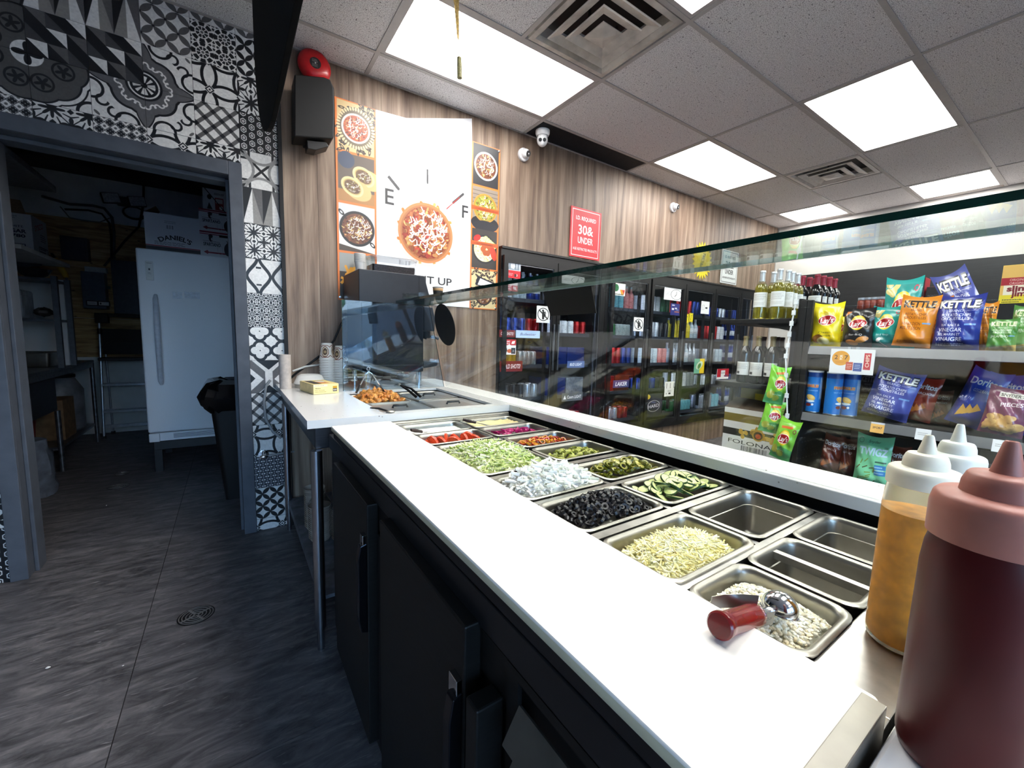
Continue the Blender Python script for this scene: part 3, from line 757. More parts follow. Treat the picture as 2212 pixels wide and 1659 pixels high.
DECK = mat('worn_steel_deck', (180, 177, 172), .34, 1.0, scale=24, var=.12, bump=.1)
PFRONT = mat('dark_brushed_steel', (36, 35, 34), .45, .5, scale=7, var=.1, stretch=(1, 1, 26))
GREEN = mat('green_glass_edge', (8, 48, 40), .12, var=.1, coat=.6)
GLASS = mat_glass('counter_glass', (.90, .955, .93), 1.5)
GLASSF = mat_glass('front_glass', (.95, .975, .96), 1.5)
PANEG = mat_glass('guard_glass', (.80, .88, .93), 2.1)
ZT = .905
# ---- hot table: stone top with a cut-out, skirt, tubular legs, lower shelf
ht = thing('hot_food_table', 'white stone topped hot food table on steel tube legs against the wooden wall', 'table', (.65, 2.2, 0))
x0, x1, y0, y1 = .215, 1.088, 1.61, YW - .002; hx0, hx1, hy0, hy1 = .50, 1.03, 1.665, 2.33
sl = MB(); sl.box(x0, hx0, y0, y1, ZT - .03, ZT).box(hx1, x1, y0, y1, ZT - .03, ZT).box(hx0, hx1, y0, hy0, ZT - .03, ZT).box(hx0, hx1, hy1, y1, ZT - .03, ZT)
obj('stone_top', sl, QUARTZ, ht)
sk = MB(); a = .03
sk.box(x0 + a, x1 - .02, y0 + a, y0 + a + .02, .79, ZT - .031).box(x0 + a, x0 + a + .02, y0 + a + .02, y1 - .03, .79, ZT - .031).box(x0 + a, x1 - .02, y1 - .05, y1 - .03, .79, ZT - .031)
obj('skirt', sk, STEELD, ht, bevel=.003)
for lx, ly in ((.245, 1.625), (.258, 2.79), (1.05, 1.66), (1.05, 2.79)):
    l = MB().cyl((lx, ly, .09), (lx, ly, .79), .0205, n=16).cyl((lx, ly, 0), (lx, ly, .1), .013, .015, n=12)
    obj('leg', l, mat('steel_tube', (190, 192, 198), .22, 1.0, var=.03), ht, smooth=40)
obj('lower_shelf', MB().box(.255, 1.06, 1.66, 2.81, .175, .19).box(.255, .262, 1.66, 2.81, .15, .175), mat('worn_grey_shelf', (112, 116, 124), .5, .4, scale=16, var=.22), ht, bevel=.002)
for bx in ((hx0 - .006, hx0, hy0, hy1, .75, ZT - .012), (hx1, hx1 + .006, hy0, hy1, .75, ZT - .012), (hx0, hx1, hy0 - .006, hy0, .75, ZT - .012), (hx0, hx1, hy1, hy1 + .006, .75, ZT - .012)): obj('well_side', MB().box(*bx), STEELD, ht)
obj('well_floor', MB().box(hx0, hx1, hy0, hy1, .745, .75), STEELD, ht)
obj('divider_bar', MB().box(.757, .775, hy0, 1.987, .872, .884), STEELP, ht)
obj('divider_bar', MB().box(.757, .775, 2.007, hy1, .872, .884), STEELP, ht)
obj('divider_bar', MB().box(hx0, hx1, 1.988, 2.006, .872, .884), STEELP, ht)
# ---- customer ledge
lg = thing('serving_ledge', 'long narrow white stone serving ledge running below the front glass', 'counter', (1.17, 1.2, 0))
LY0 = -.9
obj('stone_ledge', MB().box(1.0895, 1.108, LY0, YW - .003, ZT - .03, ZT).box(1.116, 1.25, LY0, YW - .003, ZT - .03, ZT).box(1.108, 1.116, LY0, YW - .003, ZT - .03, ZT - .004), QUARTZ, lg, bevel=.002)
obj('front_panel', MB().box(1.15, 1.2, LY0, YW - .003, 0.1, ZT - .031), mat('counter_front_black', (22, 22, 24), .5), lg)
obj('plinth', MB().box(1.155, 1.19, LY0, YW - .003, 0, .099), BLACK, lg)
# ---- prep fridge
pf = thing('prep_fridge', 'long dark steel sandwich prep fridge under the white cutting board', 'refrigerator', (.69, .85, 0))
FBODY = mat('fridge_body_black', (20, 20, 21), .45, .3)
obj('body', MB().box(.302, 1.086, .095, 1.59, .10, .60), FBODY, pf)
for bx in ((.302, .52, .095, 1.59, .601, .79), (1.078, 1.086, .095, 1.59, .601, .79), (.521, 1.077, .095, .15, .601, .79)): obj('side_panel', MB().box(*bx), FBODY, pf)
DZ = .852
obj('front_rail', MB().box(.285, .309, .09, 1.598, .80, DZ), BLACKM, pf, bevel=.0015)
obj('board_rail', MB().box(.287, .482, .094, 1.528, DZ + .0005, .8785), BLACKM, pf, bevel=.0015)
for bx in ((.31, .53, .09, 1.598, .80, DZ), (1.076, 1.0865, .09, 1.598, .8, DZ), (.53, 1.076, 1.592, 1.606, .8, DZ + .012), (.53, 1.076, .09, .1655, .8, DZ)): obj('deck_plate', MB().box(*bx), DECK, pf, bevel=.0015)
for bx in ((.53, .536, .158, 1.592, .62, .79), (1.07, 1.076, .158, 1.592, .62, .79), (.536, 1.07, .1585, .164, .62, .79), (.536, 1.07, 1.586, 1.592, .62, .79)): obj('well_side', MB().box(*bx), STEELD, pf)
obj('well_floor', MB().box(.536, 1.07, .164, 1.586, .612, .62), STEELD, pf)
for a, b in ((.330 * 1.04 - .016, .332 * 1.04 - .003), (.485 * 1.04 + .004, .509 * 1.04), (.667 * 1.04, .682 * 1.04), (.846 * 1.04, .872 * 1.04 - .004), (1.194 * 1.04, 1.211 * 1.04), (1.363 * 1.04, 1.373 * 1.04)):
    obj('adapter_bar', MB().box(.536, 1.07, a, b, DZ - .012, DZ + .001), DECK, pf)
obj('adapter_bar', MB().box(.795, .808, .164, 1.586, DZ - .014, DZ - .001), DECK, pf)
obj('hinge_rail', MB().cyl((.50, 1.60, .868), (1.075, 1.60, .868), .005, n=8).box(.5, 1.076, 1.607, 1.609, DZ, .874), STEELP, pf, smooth=40)
fr = MB(); fr.box(.292, .302, .42, 1.59, .725, .79).box(.292, .302, .095, 1.59, .10, .135).box(.292, .302, 1.545, 1.59, .135, .725)
obj('face_frame', fr, PFRONT, pf)
def fdoor(y0, y1, lab):
    d = obj('door', MB().box(.262, .291, y0, y1, .14, .805 if y1 < 1.3 else .80), PFRONT, pf, bevel=.003)
    obj('gasket', MB().box(.291, .3015, y0 + .012, y1 - .012, .152, .72), BLACK, d, local=True)
    h = MB(); hy = y0 - .028
    h.prism([(.262, .70), (.246, .695), (.240, .66), (.240, .50), (.246, .465), (.262, .46)], 1, hy + .03, hy + .052)
    obj('handle', h, mat('black_chrome', (52, 53, 58), .22, .9), d, local=True, bevel=.002)
    for hz in (.69, .64): obj('handle_plate', MB().box(.252, .262, y0 + .004, y0 + .03, hz, hz + .03), CHROME, d, local=True, bevel=.001)
fdoor(1.005, 1.41, 0); fdoor(.487, .90, 1)
obj('mullion', MB().box(.285, .3015, .912, .995, .136, .724), BLACK, pf)
# latch block and louvred compressor cover
obj('latch_block', MB().box(.248, .2915, .425, .455, .55, .73), PFRONT, pf, bevel=.003)
lv = obj('compressor_cover', MB().box(.285, .2918, .10, .125, .136, .799).box(.285, .2918, .385, .41, .136, .799).box(.285, .2918, .125, .385, .785, .799), PFRONT, pf)
for k in range(10):
    z = .742 - k * .062
    obj('louvre', MB().prism([(.262, z - .03), (.266, z - .032), (.291, z + .010), (.287, z + .012)], 1, .126, .384), mat('bare_steel_louvre', (96, 89, 81), .55, .3, scale=12, var=.12), lv, local=True)
obj('skirting', MB().box(.31, 1.08, .12, 1.58, .062, .099), BLACK, pf)
for lx, ly in ((.335, .14), (.335, 1.54), (1.04, .14), (1.04, 1.54)): obj('caster', MB().cyl((lx - .012, ly, .03), (lx + .012, ly, .03), .03, n=14).box(lx - .018, lx + .018, ly - .012, ly + .012, .045, .062), BLACK, pf, smooth=40)
# cutting board
cb = thing('cutting_board', 'long white cutting board along the front of the prep fridge', 'cutting board', (.385, .8, .877))
b = MB()
b.loft([rrect(.281, .488, .092, 1.53, .006, z, 3) if abs(k) else rrect(.279, .49, .09, 1.532, .008, z, 3) for k, z in ((1, .8790), (0, .8815), (0, .8925), (1, .895))], True, True, True)
b.m = [1 if 0 < i // 16 < 2 else 0 for i in range(len(b.f))]
obj('board', b, [BOARD, mat('board_edge_cream_shade', (226, 214, 180), .5, scale=14, var=.03)], cb, smooth=50)  # cream sides: plastic edge tint with the shading of the sides mixed in
br = MB(); br.prism([(.292, .8955), (.47, .8955), (.478, .8975), (.478, .899), (.29, .899), (.284, .8975)], 1, .0845, .103)
br.box(.292, .478, .0845, .0875, .853, .8975)
obj('end_clip', br, STEELP, cb, bevel=.002)
# side worktop with the sauce bottles
sw = thing('side_worktop', 'speckled pale quartz worktop in the near right corner under the red sauce bottle', 'counter', (.7, -.4, 0))
obj('worktop', MB().box(.283, 1.085, -.88, .079, .855, .885), QUARTZ2, sw, bevel=.004)
obj('cabinet', MB().box(.31, 1.08, -.86, .06, .09, .854), BLACKM, sw)
obj('plinth', MB().box(.34, 1.05, -.84, .04, 0, .089), BLACK, sw)
# ---- glass: slanted front sheet, horizontal shelf, cross pane
gf = thing('sneeze_guard', 'tall slanted glass sheet rising from the serving ledge', 'glass guard', (1.1, 1.1, ZT))
obj('sheet', MB().prism([(1.1095, ZT - .003), (1.1145, ZT - .003), (1.0065, 1.401), (1.0015, 1.401)], 1, -.35, 2.36), GLASSF, gf)
gs = thing('glass_shelf', 'thick clear glass shelf with dark green edges above the serving counter', 'shelf', (.9, 1.1, 1.402))
GSH = MB()
GSH.box(.7905, 1.0005, -.3495, 2.3595, 1.4025, 1.4135)
obj('glass_sheet', GSH, GLASS, gs)
for bx in ((.79, .7903, -.35, 2.36, 1.402, 1.414), (.79, 1.001, 2.36, 2.3603, 1.402, 1.414), (.79, 1.001, -.3503, -.35, 1.402, 1.414)): obj('polished_edge', MB().box(*bx), GREEN, gs)
obj('front_edge', MB().box(1.0007, 1.0015, -.35, 2.36, 1.402, 1.414), mat('pale_glass_edge', (196, 214, 206), .2), gs)
gp = thing('glass_partition', 'upright glass pane in front of the coffee machine, mirroring the street', 'glass guard', (.78, 2.375, ZT))
obj('pane', MB().prism([(.502, ZT + .0005), (1.1, ZT + .0005), (.998, 1.4005), (.502, 1.4005)], 1, 2.371, 2.377), PANEG, gp)
obj('pane_edge', MB().box(.4995, .5015, 2.371, 2.377, ZT + .0005, 1.4005), GREEN, gp)
obj('pane_edge', MB().prism([(1.1005, ZT + .0005), (1.1018, ZT + .0005), (.9998, 1.4005), (.9985, 1.4005)], 1, 2.371, 2.377), GREEN, gp)
# black backs of two signs stuck to the front glass
def on_front(t):      # x of the inner glass face at height z
    return 1.1095 - (t - ZT) * .108 / .496 - .0015
pts = []
for k in range(36):
    a = 2 * PI * k / 36; pts.append((2.206 + .128 * math.cos(a), 1.285 + .118 * math.sin(a)))
def glass_sign(name, pts, label, cat):
    n = len(pts); vs = [(on_front(z) + .0016, y, z) for y, z in pts] + [(on_front(z) - .0012, y, z) for y, z in pts]
    b = MB(); b._add(vs, [tuple(range(n)), tuple(range(2 * n - 1, n - 1, -1))] + [(i, n + i, n + (i + 1) % n, (i + 1) % n) for i in range(n)])
    b.v = [(x - .0008, y, z) for x, y, z in b.v]
    return tag(obj(name, b, mat('sign_back_black', (14, 14, 15), .6)), label, cat)
glass_sign('round_sign', pts, 'black back of a round sign hanging on the front glass', 'sign')
glass_sign('hanging_sign', [(1.27, 1.40), (1.012, 1.40), (1.002, 1.312), (1.243, 1.309)], 'black back of a rectangular sign hanging from the glass shelf', 'sign')

# ---- steel pans
def pan_mesh(w, d, depth, mb=None, rr=.022, rimw=.011):
    b = mb or MB()
    X, Y = w / 2, d / 2
    def ring(i, z, r): return rrect(-X + i, X - i, -Y + i, Y - i, max(r, .003), z, 5)
    b.loft([ring(.0005, -.003, rr * 1.2), ring(0, 0.0, rr * 1.2), ring(.003, .0022, rr * 1.2), ring(rimw * .6, .0022, rr), ring(rimw, -.001, rr), ring(rimw + .002, -.008, rr), ring(rimw + .0035, -.03, rr), ring(rimw + .0052, -.0312, rr), ring(rimw + .009, -depth + .008, rr * .9), ring(rimw + .015, -depth, rr * .7), ring(rimw + .03, -depth - .001, rr * .5)], True, False, True)
    return b
PANS = {}
def food_pan(key, x0, x1, y0, y1, label, depth=.085, z=DZ + .004, name='food_pan', tint=STEELP):
    cx, cy = (x0 + x1) / 2, (y0 + y1) / 2
    o = tag(obj(name, pan_mesh(x1 - x0, y1 - y0, depth), tint, smooth=50, loc=(cx, cy, z)), label, 'pan')
    PANS[key] = (x0, x1, y0, y1, z)
    return o
K = 1.04
XL = (.538, .797); XRR = (.806, 1.072)
def FP(key, xr, a, b, label, depth=.085): food_pan(key, xr[0], xr[1], a * K, b * K, label, depth)
FP('A', XL, 1.376, 1.530, 'steel pan of white sauce farthest from the viewer, beside the cutting board')
FP('B', XRR, 1.376, 1.530, 'farthest steel pan, of yellow dip, beside the serving ledge')
FP('C', XL, 1.216, 1.362, 'steel pan of red tomato slices')
FP('D', XRR, 1.216, 1.362, 'steel pan of bright pink pickled turnip')
FP('E', XL, .874, 1.192, 'wide steel pan heaped with shredded lettuce')
FP('F', XRR, 1.044, 1.192, 'steel pan of orange and red pickled peppers')
FP('G', XRR, .878, 1.030, 'steel pan of green pickled pepper strips')
FP('H', XL, .686, .842, 'steel pan heaped with sliced white onion')
FP('I', XRR, .686, .830, 'steel pan of green jalapeno slices')
FP('J', XL, .512, .664, 'steel pan heaped with black olive rings')
FP('K', XRR, .512, .664, 'steel pan of cucumber slices')
FP('L', XL, .326, .480, 'steel pan of shredded yellow cheese')
FP('M', XRR, .330, .482, 'empty square steel pan beside the shredded cheese', .1)
FP('N', (.538, .70), .158, .314, 'steel pan of crumbled white cheese with the red scoop')
FP('O', (.708, .874), .158, .314, 'empty steel pan between the crumbled cheese and the sauce bottle', .1)
FP('P', (.882, 1.072), .158, .314, 'empty steel pan beside the ledge behind the yellow bottle', .1)
# hot table pans
ZH = ZT - .018
food_pan('H1', .504, .758, 2.005, 2.326, 'hot table pan of orange roasted chicken pieces', .07, ZH)
food_pan('H2', .774, 1.026, 2.005, 2.326, 'hot table pan at the back beside the ledge, half covered by a lid', .07, ZH)
food_pan('H3', .504, .758, 1.669, 1.99, 'hot table pan in front, beside the glove box, under a flat lid', .07, ZH)
food_pan('H4', .774, 1.026, 1.669, 1.99, 'hot table pan in front, nearest the serving ledge, under a lid with a notch', .07, ZH)
def lid(name, key, label, ys=1.0, tilt=0):
    x0, x1, y0, y1, z = PANS[key]
    y1 = y0 + (y1 - y0) * ys
    t = thing(name, label, 'lid', ((x0 + x1) / 2, (y0 + y1) / 2, z + .004))
    b = MB(); X = lambda i: rrect(x0 + i, x1 - i, y0 + i, y1 - i, .02, 0, 4)
    zz = lambda r, h: [(p[0], p[1], z + h) for p in r]
    b.loft([zz(X(.004), .0028), zz(X(.004), .0045), zz(X(.02), .006), zz(X(.028), .002), zz(X(.06), .0025)], True, False, True)
    obj('plate', b, mat('lid_steel', (214, 214, 212), .3, 1.0, scale=8, var=.05), t, smooth=40)
    cx, cy = (x0 + x1) / 2, (y0 + y1) / 2
    obj('handle', MB().tube([(cx - .035, cy, z + .003), (cx - .03, cy, z + .014), (cx + .03, cy, z + .014), (cx + .035, cy, z + .003)], .0035, 8, flat=1.6), BLACKM, t, smooth=50)
    return t
lid('pan_lid', 'H3', 'flat steel lid with black handle on the front pan near the glove box')
lid('pan_lid', 'H4', 'flat steel lid with black handle on the front pan nearest the ledge')
lid('pan_lid', 'H2', 'steel lid on the back pan of the hot table beside the ledge', .8)

# ---- food
def heap(x0, x1, y0, y1, z, h, inset=.016, base=-.028, pw=.7):
    """height function of a heap inside a pan"""
    def f(x, y):
        u = max(0.0, min(1.0, (x - x0 - inset) / (x1 - x0 - 2 * inset))); v = max(0.0, min(1.0, (y - y0 - inset) / (y1 - y0 - 2 * inset)))
        return z + base + (h - base) * (max(0, math.sin(PI * u)) * max(0, math.sin(PI * v))) ** pw
    return f
def bed(name, key, col, h, label, cat, inset=.016, base=-.03, pw=.6, rough=.6, n=14, noise=.004, m=None):
    x0, x1, y0, y1, z = PANS[key]; f = heap(x0, x1, y0, y1, z, h, inset, base, pw)
    g = MB(); rr = random.Random(hash(key) % 99 if False else len(label))
    rows = []
    for j in range(n + 1):
        rows.append([(x0 + inset + (x1 - x0 - 2 * inset) * i / n, y0 + inset + (y1 - y0 - 2 * inset) * j / n, 0) for i in range(n + 1)])
    rows = [[(x, y, f(x, y) + rr.uniform(-noise, noise)) for x, y, _ in r] for r in rows]
    g.loft(rows, False)
    bot = min(p[2] for r in rows for p in r) - .012
    return g, f, bot
def bits(mb, key, h, n, maker, inset=.02, base=-.03, pw=.6, lift=.0, seed=1, edge=.9):
    x0, x1, y0, y1, z = PANS[key]; f = heap(x0, x1, y0, y1, z, h, inset - .006, base, pw); rr = random.Random(seed)
    for k in range(n):
        x = rr.uniform(x0 + inset, x1 - inset); y = rr.uniform(y0 + inset, y1 - inset)
        maker(mb, Vector((x, y, f(x, y) + lift)), rr)
def food_stuff(name, key, mats, h, n, maker, label, cat, inset=.022, base=-.03, pw=.6, seed=3, noise=.003, lift=.001):
    t = thing(name, label, cat, ((PANS[key][0] + PANS[key][1]) / 2, (PANS[key][2] + PANS[key][3]) / 2, PANS[key][4] - .04))
    g, f, b0 = bed(name, key, None, h - .002, label, cat, inset=.016, base=base - .003, pw=pw, noise=noise)
    bits(g, key, h, n, maker, inset, base, pw, lift, seed)
    o = obj('heap', g, mats, t, smooth=60); o['kind'] = 'stuff'
    t['kind'] = 'stuff'
    return t
def strand(L, w, curl, up=.3):
    def mk(mb, p, rr):
        mb.mi(rr.choice((0, 0, 1, 1, 2)) if L else 0)
        a = rr.uniform(0, 2 * PI); l = L * rr.uniform(.5, 1.2); c = rr.uniform(-curl, curl); e = rr.uniform(-up, up)
        pts = []
        for i in range(4):
            s = i / 3 - .5; q = a + c * s * 2
            pts.append(p + Vector((math.cos(q) * l * s, math.sin(q) * l * s, abs(math.sin(e)) * l * (s + .5) * .5 + .001)))
        mb.tube(pts, w * rr.uniform(.7, 1.3), 4, flat=rr.choice((.35, .6, 1.0)))
    return mk
cut = lambda n, c, **k: mat(n, c, k.pop('rough', .5), var=.07, scale=70, **k)
food_stuff('shredded_lettuce', 'E', [cut('lettuce_a', (206, 214, 140)), cut('lettuce_b', (232, 234, 196)), cut('lettuce_c', (164, 188, 92))], .026, 900, strand(.035, .0022, 1.0, .8), 'heap of pale green shredded lettuce filling the wide pan', 'lettuce', pw=.45)
food_stuff('sliced_onion', 'H', [cut('onion_a', (246, 244, 234), rough=.6), cut('onion_b', (250, 249, 244), rough=.6), cut('onion_c', (238, 238, 222), rough=.6)], .038, 420, strand(.05, .0034, 2.2, .6), 'heap of thin white onion slices rising above its pan', 'onion', pw=.5)
food_stuff('grated_cheese', 'L', [cut('cheese_a', (254, 242, 186)), cut('cheese_b', (255, 248, 212)), cut('cheese_c', (250, 230, 150))], .006, 1300, strand(.022, .0012, .5, .7), 'heap of shredded pale yellow cheese in its pan', 'cheese', base=-.04, pw=.5)
def crumb(mb, p, rr):
    mb.mi(rr.choice((0, 0, 1))); r = rr.uniform(.0016, .0042); mb.sphere(p + Vector((0, 0, r * .3)), r, 5, 3, (rr.uniform(.7, 1.3), rr.uniform(.7, 1.3), rr.uniform(.6, 1)))
food_stuff('crumbled_cheese', 'N', [cut('feta_a', (250, 244, 226)), cut('feta_b', (244, 230, 196))], -.002, 1500, crumb, 'heap of crumbled white cheese around the metal scoop', 'cheese', base=-.036, pw=.35)
# sauces
def sauce(name, key, col, dz, label, rough=.25, rip=.001):
    x0, x1, y0, y1, z = PANS[key]; i = .017; g = MB(); rr = random.Random(4); n = 12
    g.loft([[(x0 + i + (x1 - x0 - 2 * i) * a / n, y0 + i + (y1 - y0 - 2 * i) * b / n, z + dz + rr.uniform(-rip, rip)) for a in range(n + 1)] for b in range(n + 1)], False)
    g.loft([rrect(x0 + i, x1 - i, y0 + i, y1 - i, .015, z + dz - .02), rrect(x0 + i, x1 - i, y0 + i, y1 - i, .015, z + dz)], True, True, False)
    return tag(obj(name, g, mat(name + '_food', col, rough, var=.05, scale=50), smooth=60), label, 'sauce', stuff=True)
sauce('white_sauce', 'A', (244, 242, 236), -.016, 'smooth white sauce in the far pan by the board')
sauce('yellow_dip', 'B', (226, 208, 150), -.012, 'lumpy pale yellow dip in the far pan by the ledge', .5, .005)
# countable pieces: one mesh each, copied by the dozen
def pieces(name, key, meshes, n, h, label, cat, group, mats, base=-.03, pw=.6, inset=.028, seed=2, tilt=.6, lift=.0, zs=None):
    x0, x1, y0, y1, z = PANS[key]; f = heap(x0, x1, y0, y1, z, h, inset - .012, base, pw); rr = random.Random(seed)
    bedm, _, _ = bed(name, key, None, h - .012, label, cat, base=base - .012, pw=pw, noise=.001)
    protos = []
    for i in range(n):
        k = rr.randrange(len(meshes))
        o = link(bpy.data.objects.new(name, meshes[k]))
        # jittered grid so that the pieces cover the heap evenly
        gx = int(math.ceil(math.sqrt(n * (x1 - x0) / (y1 - y0)))); gy = int(math.ceil(n / gx))
        u, v = (i % gx + rr.uniform(.1, .9)) / gx, (i // gx + rr.uniform(.1, .9)) / gy
        x = x0 + inset + (x1 - x0 - 2 * inset) * u; y = y0 + inset + (y1 - y0 - 2 * inset) * v
        o.location = (x, y, f(x, y) + lift + rr.uniform(-.002, .003)); o.rotation_euler = (rr.uniform(-tilt, tilt), rr.uniform(-tilt, tilt), rr.uniform(0, 6.28))
        s = rr.uniform(.85, 1.15); o.scale = (s, s, s)
        tag(o, label, cat, group)
def slice_mesh(name, r, t, ms, hole=0.0, rind=.08, n=14, lobes=0):
    b = MB(); ring = lambda q, z: [(q * (1 + lobes * math.cos(3 * 2 * PI * i / n)) * math.cos(2 * PI * i / n), q * (1 + lobes * math.cos(3 * 2 * PI * i / n)) * math.sin(2 * PI * i / n), z) for i in range(n)]
    b.mi(1); b.loft([ring(r * (1 - rind), -t / 2), ring(r, -t / 2), ring(r, t / 2), ring(r * (1 - rind), t / 2)])
    b.mi(0)
    if hole: b.loft([ring(r * (1 - rind), t / 2), ring(r * hole, t / 2 * .9), ring(r * hole, -t / 2 * .9), ring(r * (1 - rind), -t / 2)])
    else: b.loft([ring(r * (1 - rind), t / 2), ring(r * .45, t / 2 * .9)], True, False, False); b.mi(2); b.loft([ring(r * .45, t / 2 * .9), ring(.001, t / 2 * .85)], True, False, True); b.loft([ring(r * (1 - rind), -t / 2), ring(.001, -t / 2)][::-1], True, False, False)
    return b.mesh(name, ms, 40)
ol = mat('olive_black', (22, 20, 22), .3, var=.2, scale=200)
pieces('olive_ring', 'J', [slice_mesh('olive_ring', .0078, .0055, [mat('olive_inside', (48, 44, 46), .4), ol, ol], .48, .14, 12), slice_mesh('olive_ring', .0068, .008, [mat('olive_inside', (48, 44, 46), .4), ol, ol], .5, .14, 12)], 230, .022, 'shiny black olive ring heaped in its steel pan', 'olive', 'black olive rings in the pan', None, pw=.5, tilt=1.2, inset=.024)
cu = [mat('cucumber_flesh', (214, 220, 146), .3, var=.05, scale=60), mat('cucumber_skin', (38, 66, 24), .4, var=.2), mat('cucumber_core', (226, 226, 166), .3, var=.1, scale=140)]
pieces('cucumber_slice', 'K', [slice_mesh('cucumber_slice', .0195, .0045, cu, 0, .09, 18), slice_mesh('cucumber_slice', .0165, .004, cu, 0, .09, 18)], 46, .016, 'round cucumber slice with dark green skin lying in its pan', 'cucumber', 'cucumber slices in the pan', None, pw=.5, tilt=.55, inset=.032)
ja = [mat('jalapeno_flesh', (150, 142, 52), .3, var=.15, scale=120), mat('jalapeno_skin', (92, 94, 20), .25, var=.2), mat('jalapeno_seed', (206, 186, 104), .4, var=.2, scale=200)]
pieces('jalapeno_slice', 'I', [slice_mesh('jalapeno_slice', .0125, .006, ja, .55, .16, 14, .05), slice_mesh('jalapeno_slice', .0135, .005, ja, 0, .14, 14, .06)], 62, .012, 'olive green pickled jalapeno slice in its pan', 'pepper', 'jalapeno slices in the pan', None, pw=.5, tilt=.7, inset=.03)
def strip_mesh(name, L, w, m, curl=.5, taper=.6, n=6, hollow=False):
    b = MB(); pts = []; rs = []
    for i in range(n):
        s = i / (n - 1) - .5; pts.append((math.cos(curl * s * 2) * L * s, math.sin(curl * s * 2 + .2) * L * s * .7, .003 * math.cos(s * 5))); rs.append(w * (1 - taper * abs(s) * 1.2))
    b.tube(pts, rs, 6, flat=.6)
    return b.mesh(name, m, 50)
pk = [mat('turnip_pink', (176, 22, 98), .3, var=.15), mat('turnip_pink_b', (200, 40, 116), .3, var=.15)]
pieces('turnip_stick', 'D', [strip_mesh('turnip_stick', .045, .0042, pk[0], .3, .3), strip_mesh('turnip_stick', .035, .004, pk[1], .5, .3)], 60, -.004, 'bright pink pickled turnip stick in its pan', 'pickle', 'pickled turnip sticks in the pan', None, base=-.03, tilt=.35, inset=.034)
rp_ = [mat('pepper_orange', (222, 150, 40), .3, var=.15), mat('pepper_red', (178, 44, 22), .3, var=.2), mat('pepper_yellow', (232, 184, 70), .3, var=.15)]
pieces('pepper_ring', 'F', [slice_mesh('pepper_ring', .012, .006, [rp_[0], rp_[1], rp_[2]], .6, .2, 12, .1), slice_mesh('pepper_ring', .01, .006, [rp_[2], rp_[0], rp_[2]], .5, .3, 12, .1), slice_mesh('pepper_ring', .011, .005, [rp_[1], rp_[1], rp_[0]], .6, .3, 12, .1), strip_mesh('pepper_ring', .03, .005, rp_[0], .8)], 60, -.002, 'orange and red pickled pepper ring in its pan', 'pepper', 'pickled pepper rings in the pan', None, base=-.03, tilt=.6, inset=.03)
gp_ = [mat('banana_pepper', (176, 176, 78), .3, var=.18), mat('banana_pepper_dark', (134, 136, 52), .3, var=.2)]
pieces('green_pepper_strip', 'G', [strip_mesh('green_pepper_strip', .05, .0075, gp_[0], 1.1), strip_mesh('green_pepper_strip', .042, .0065, gp_[1], 1.4), strip_mesh('green_pepper_strip', .035, .006, gp_[0], .4)], 56, -.004, 'curled green pickled pepper strip in its pan', 'pepper', 'green pickled pepper strips in the pan', None, base=-.032, tilt=.4, inset=.034)
tm = [mat('tomato_flesh', (228, 100, 60), .35, var=.12, scale=90), mat('tomato_skin', (222, 74, 36), .3, var=.1), mat('tomato_core', (236, 120, 76), .4, var=.15, scale=160)]
x0, x1, y0, y1, z = PANS['C']
tms = slice_mesh('tomato_slice', .03, .008, tm, 0, .09, 18)
for i in range(13):
    o = link(bpy.data.objects.new('tomato_slice', tms)); g = i % 4
    o.location = (.566 + .0152 * i, (y0 + y1) / 2 + .012 * ((i * 7) % 3 - 1), z - .024 + .006 * (i % 2)); o.rotation_euler = (.2 * ((i * 5) % 3 - 1), R(60 + 6 * ((i * 3) % 4)), .25 * ((i * 4) % 5 - 2))
    tag(o, 'red tomato slice leaning on its neighbours in the tomato pan', 'tomato', 'tomato slices in the pan')
def chunk(seed, r):
    q = random.Random(seed); b = MB(); b.sphere((0, 0, 0), r, 7, 5, (q.uniform(.8, 1.5), q.uniform(.7, 1.1), q.uniform(.5, .8)))
    b.v = [(x * q.uniform(.75, 1.2), y * q.uniform(.75, 1.2), z * q.uniform(.75, 1.2)) for x, y, z in b.v]
    return b
ck = mat('roast_chicken', (188, 112, 42), .4, var=.3, scale=120, bump=.4); ck2 = mat('roast_chicken_light', (212, 144, 70), .4, var=.25, scale=120, bump=.4)
pieces('chicken_piece', 'H1', [chunk(i, .017).mesh('chicken_piece', ck if i % 2 else ck2, 30) for i in range(5)], 90, .032, 'orange brown roasted chicken piece in the hot pan', 'chicken', 'chicken pieces in the hot pan', None, pw=.4, inset=.03, tilt=1.5)
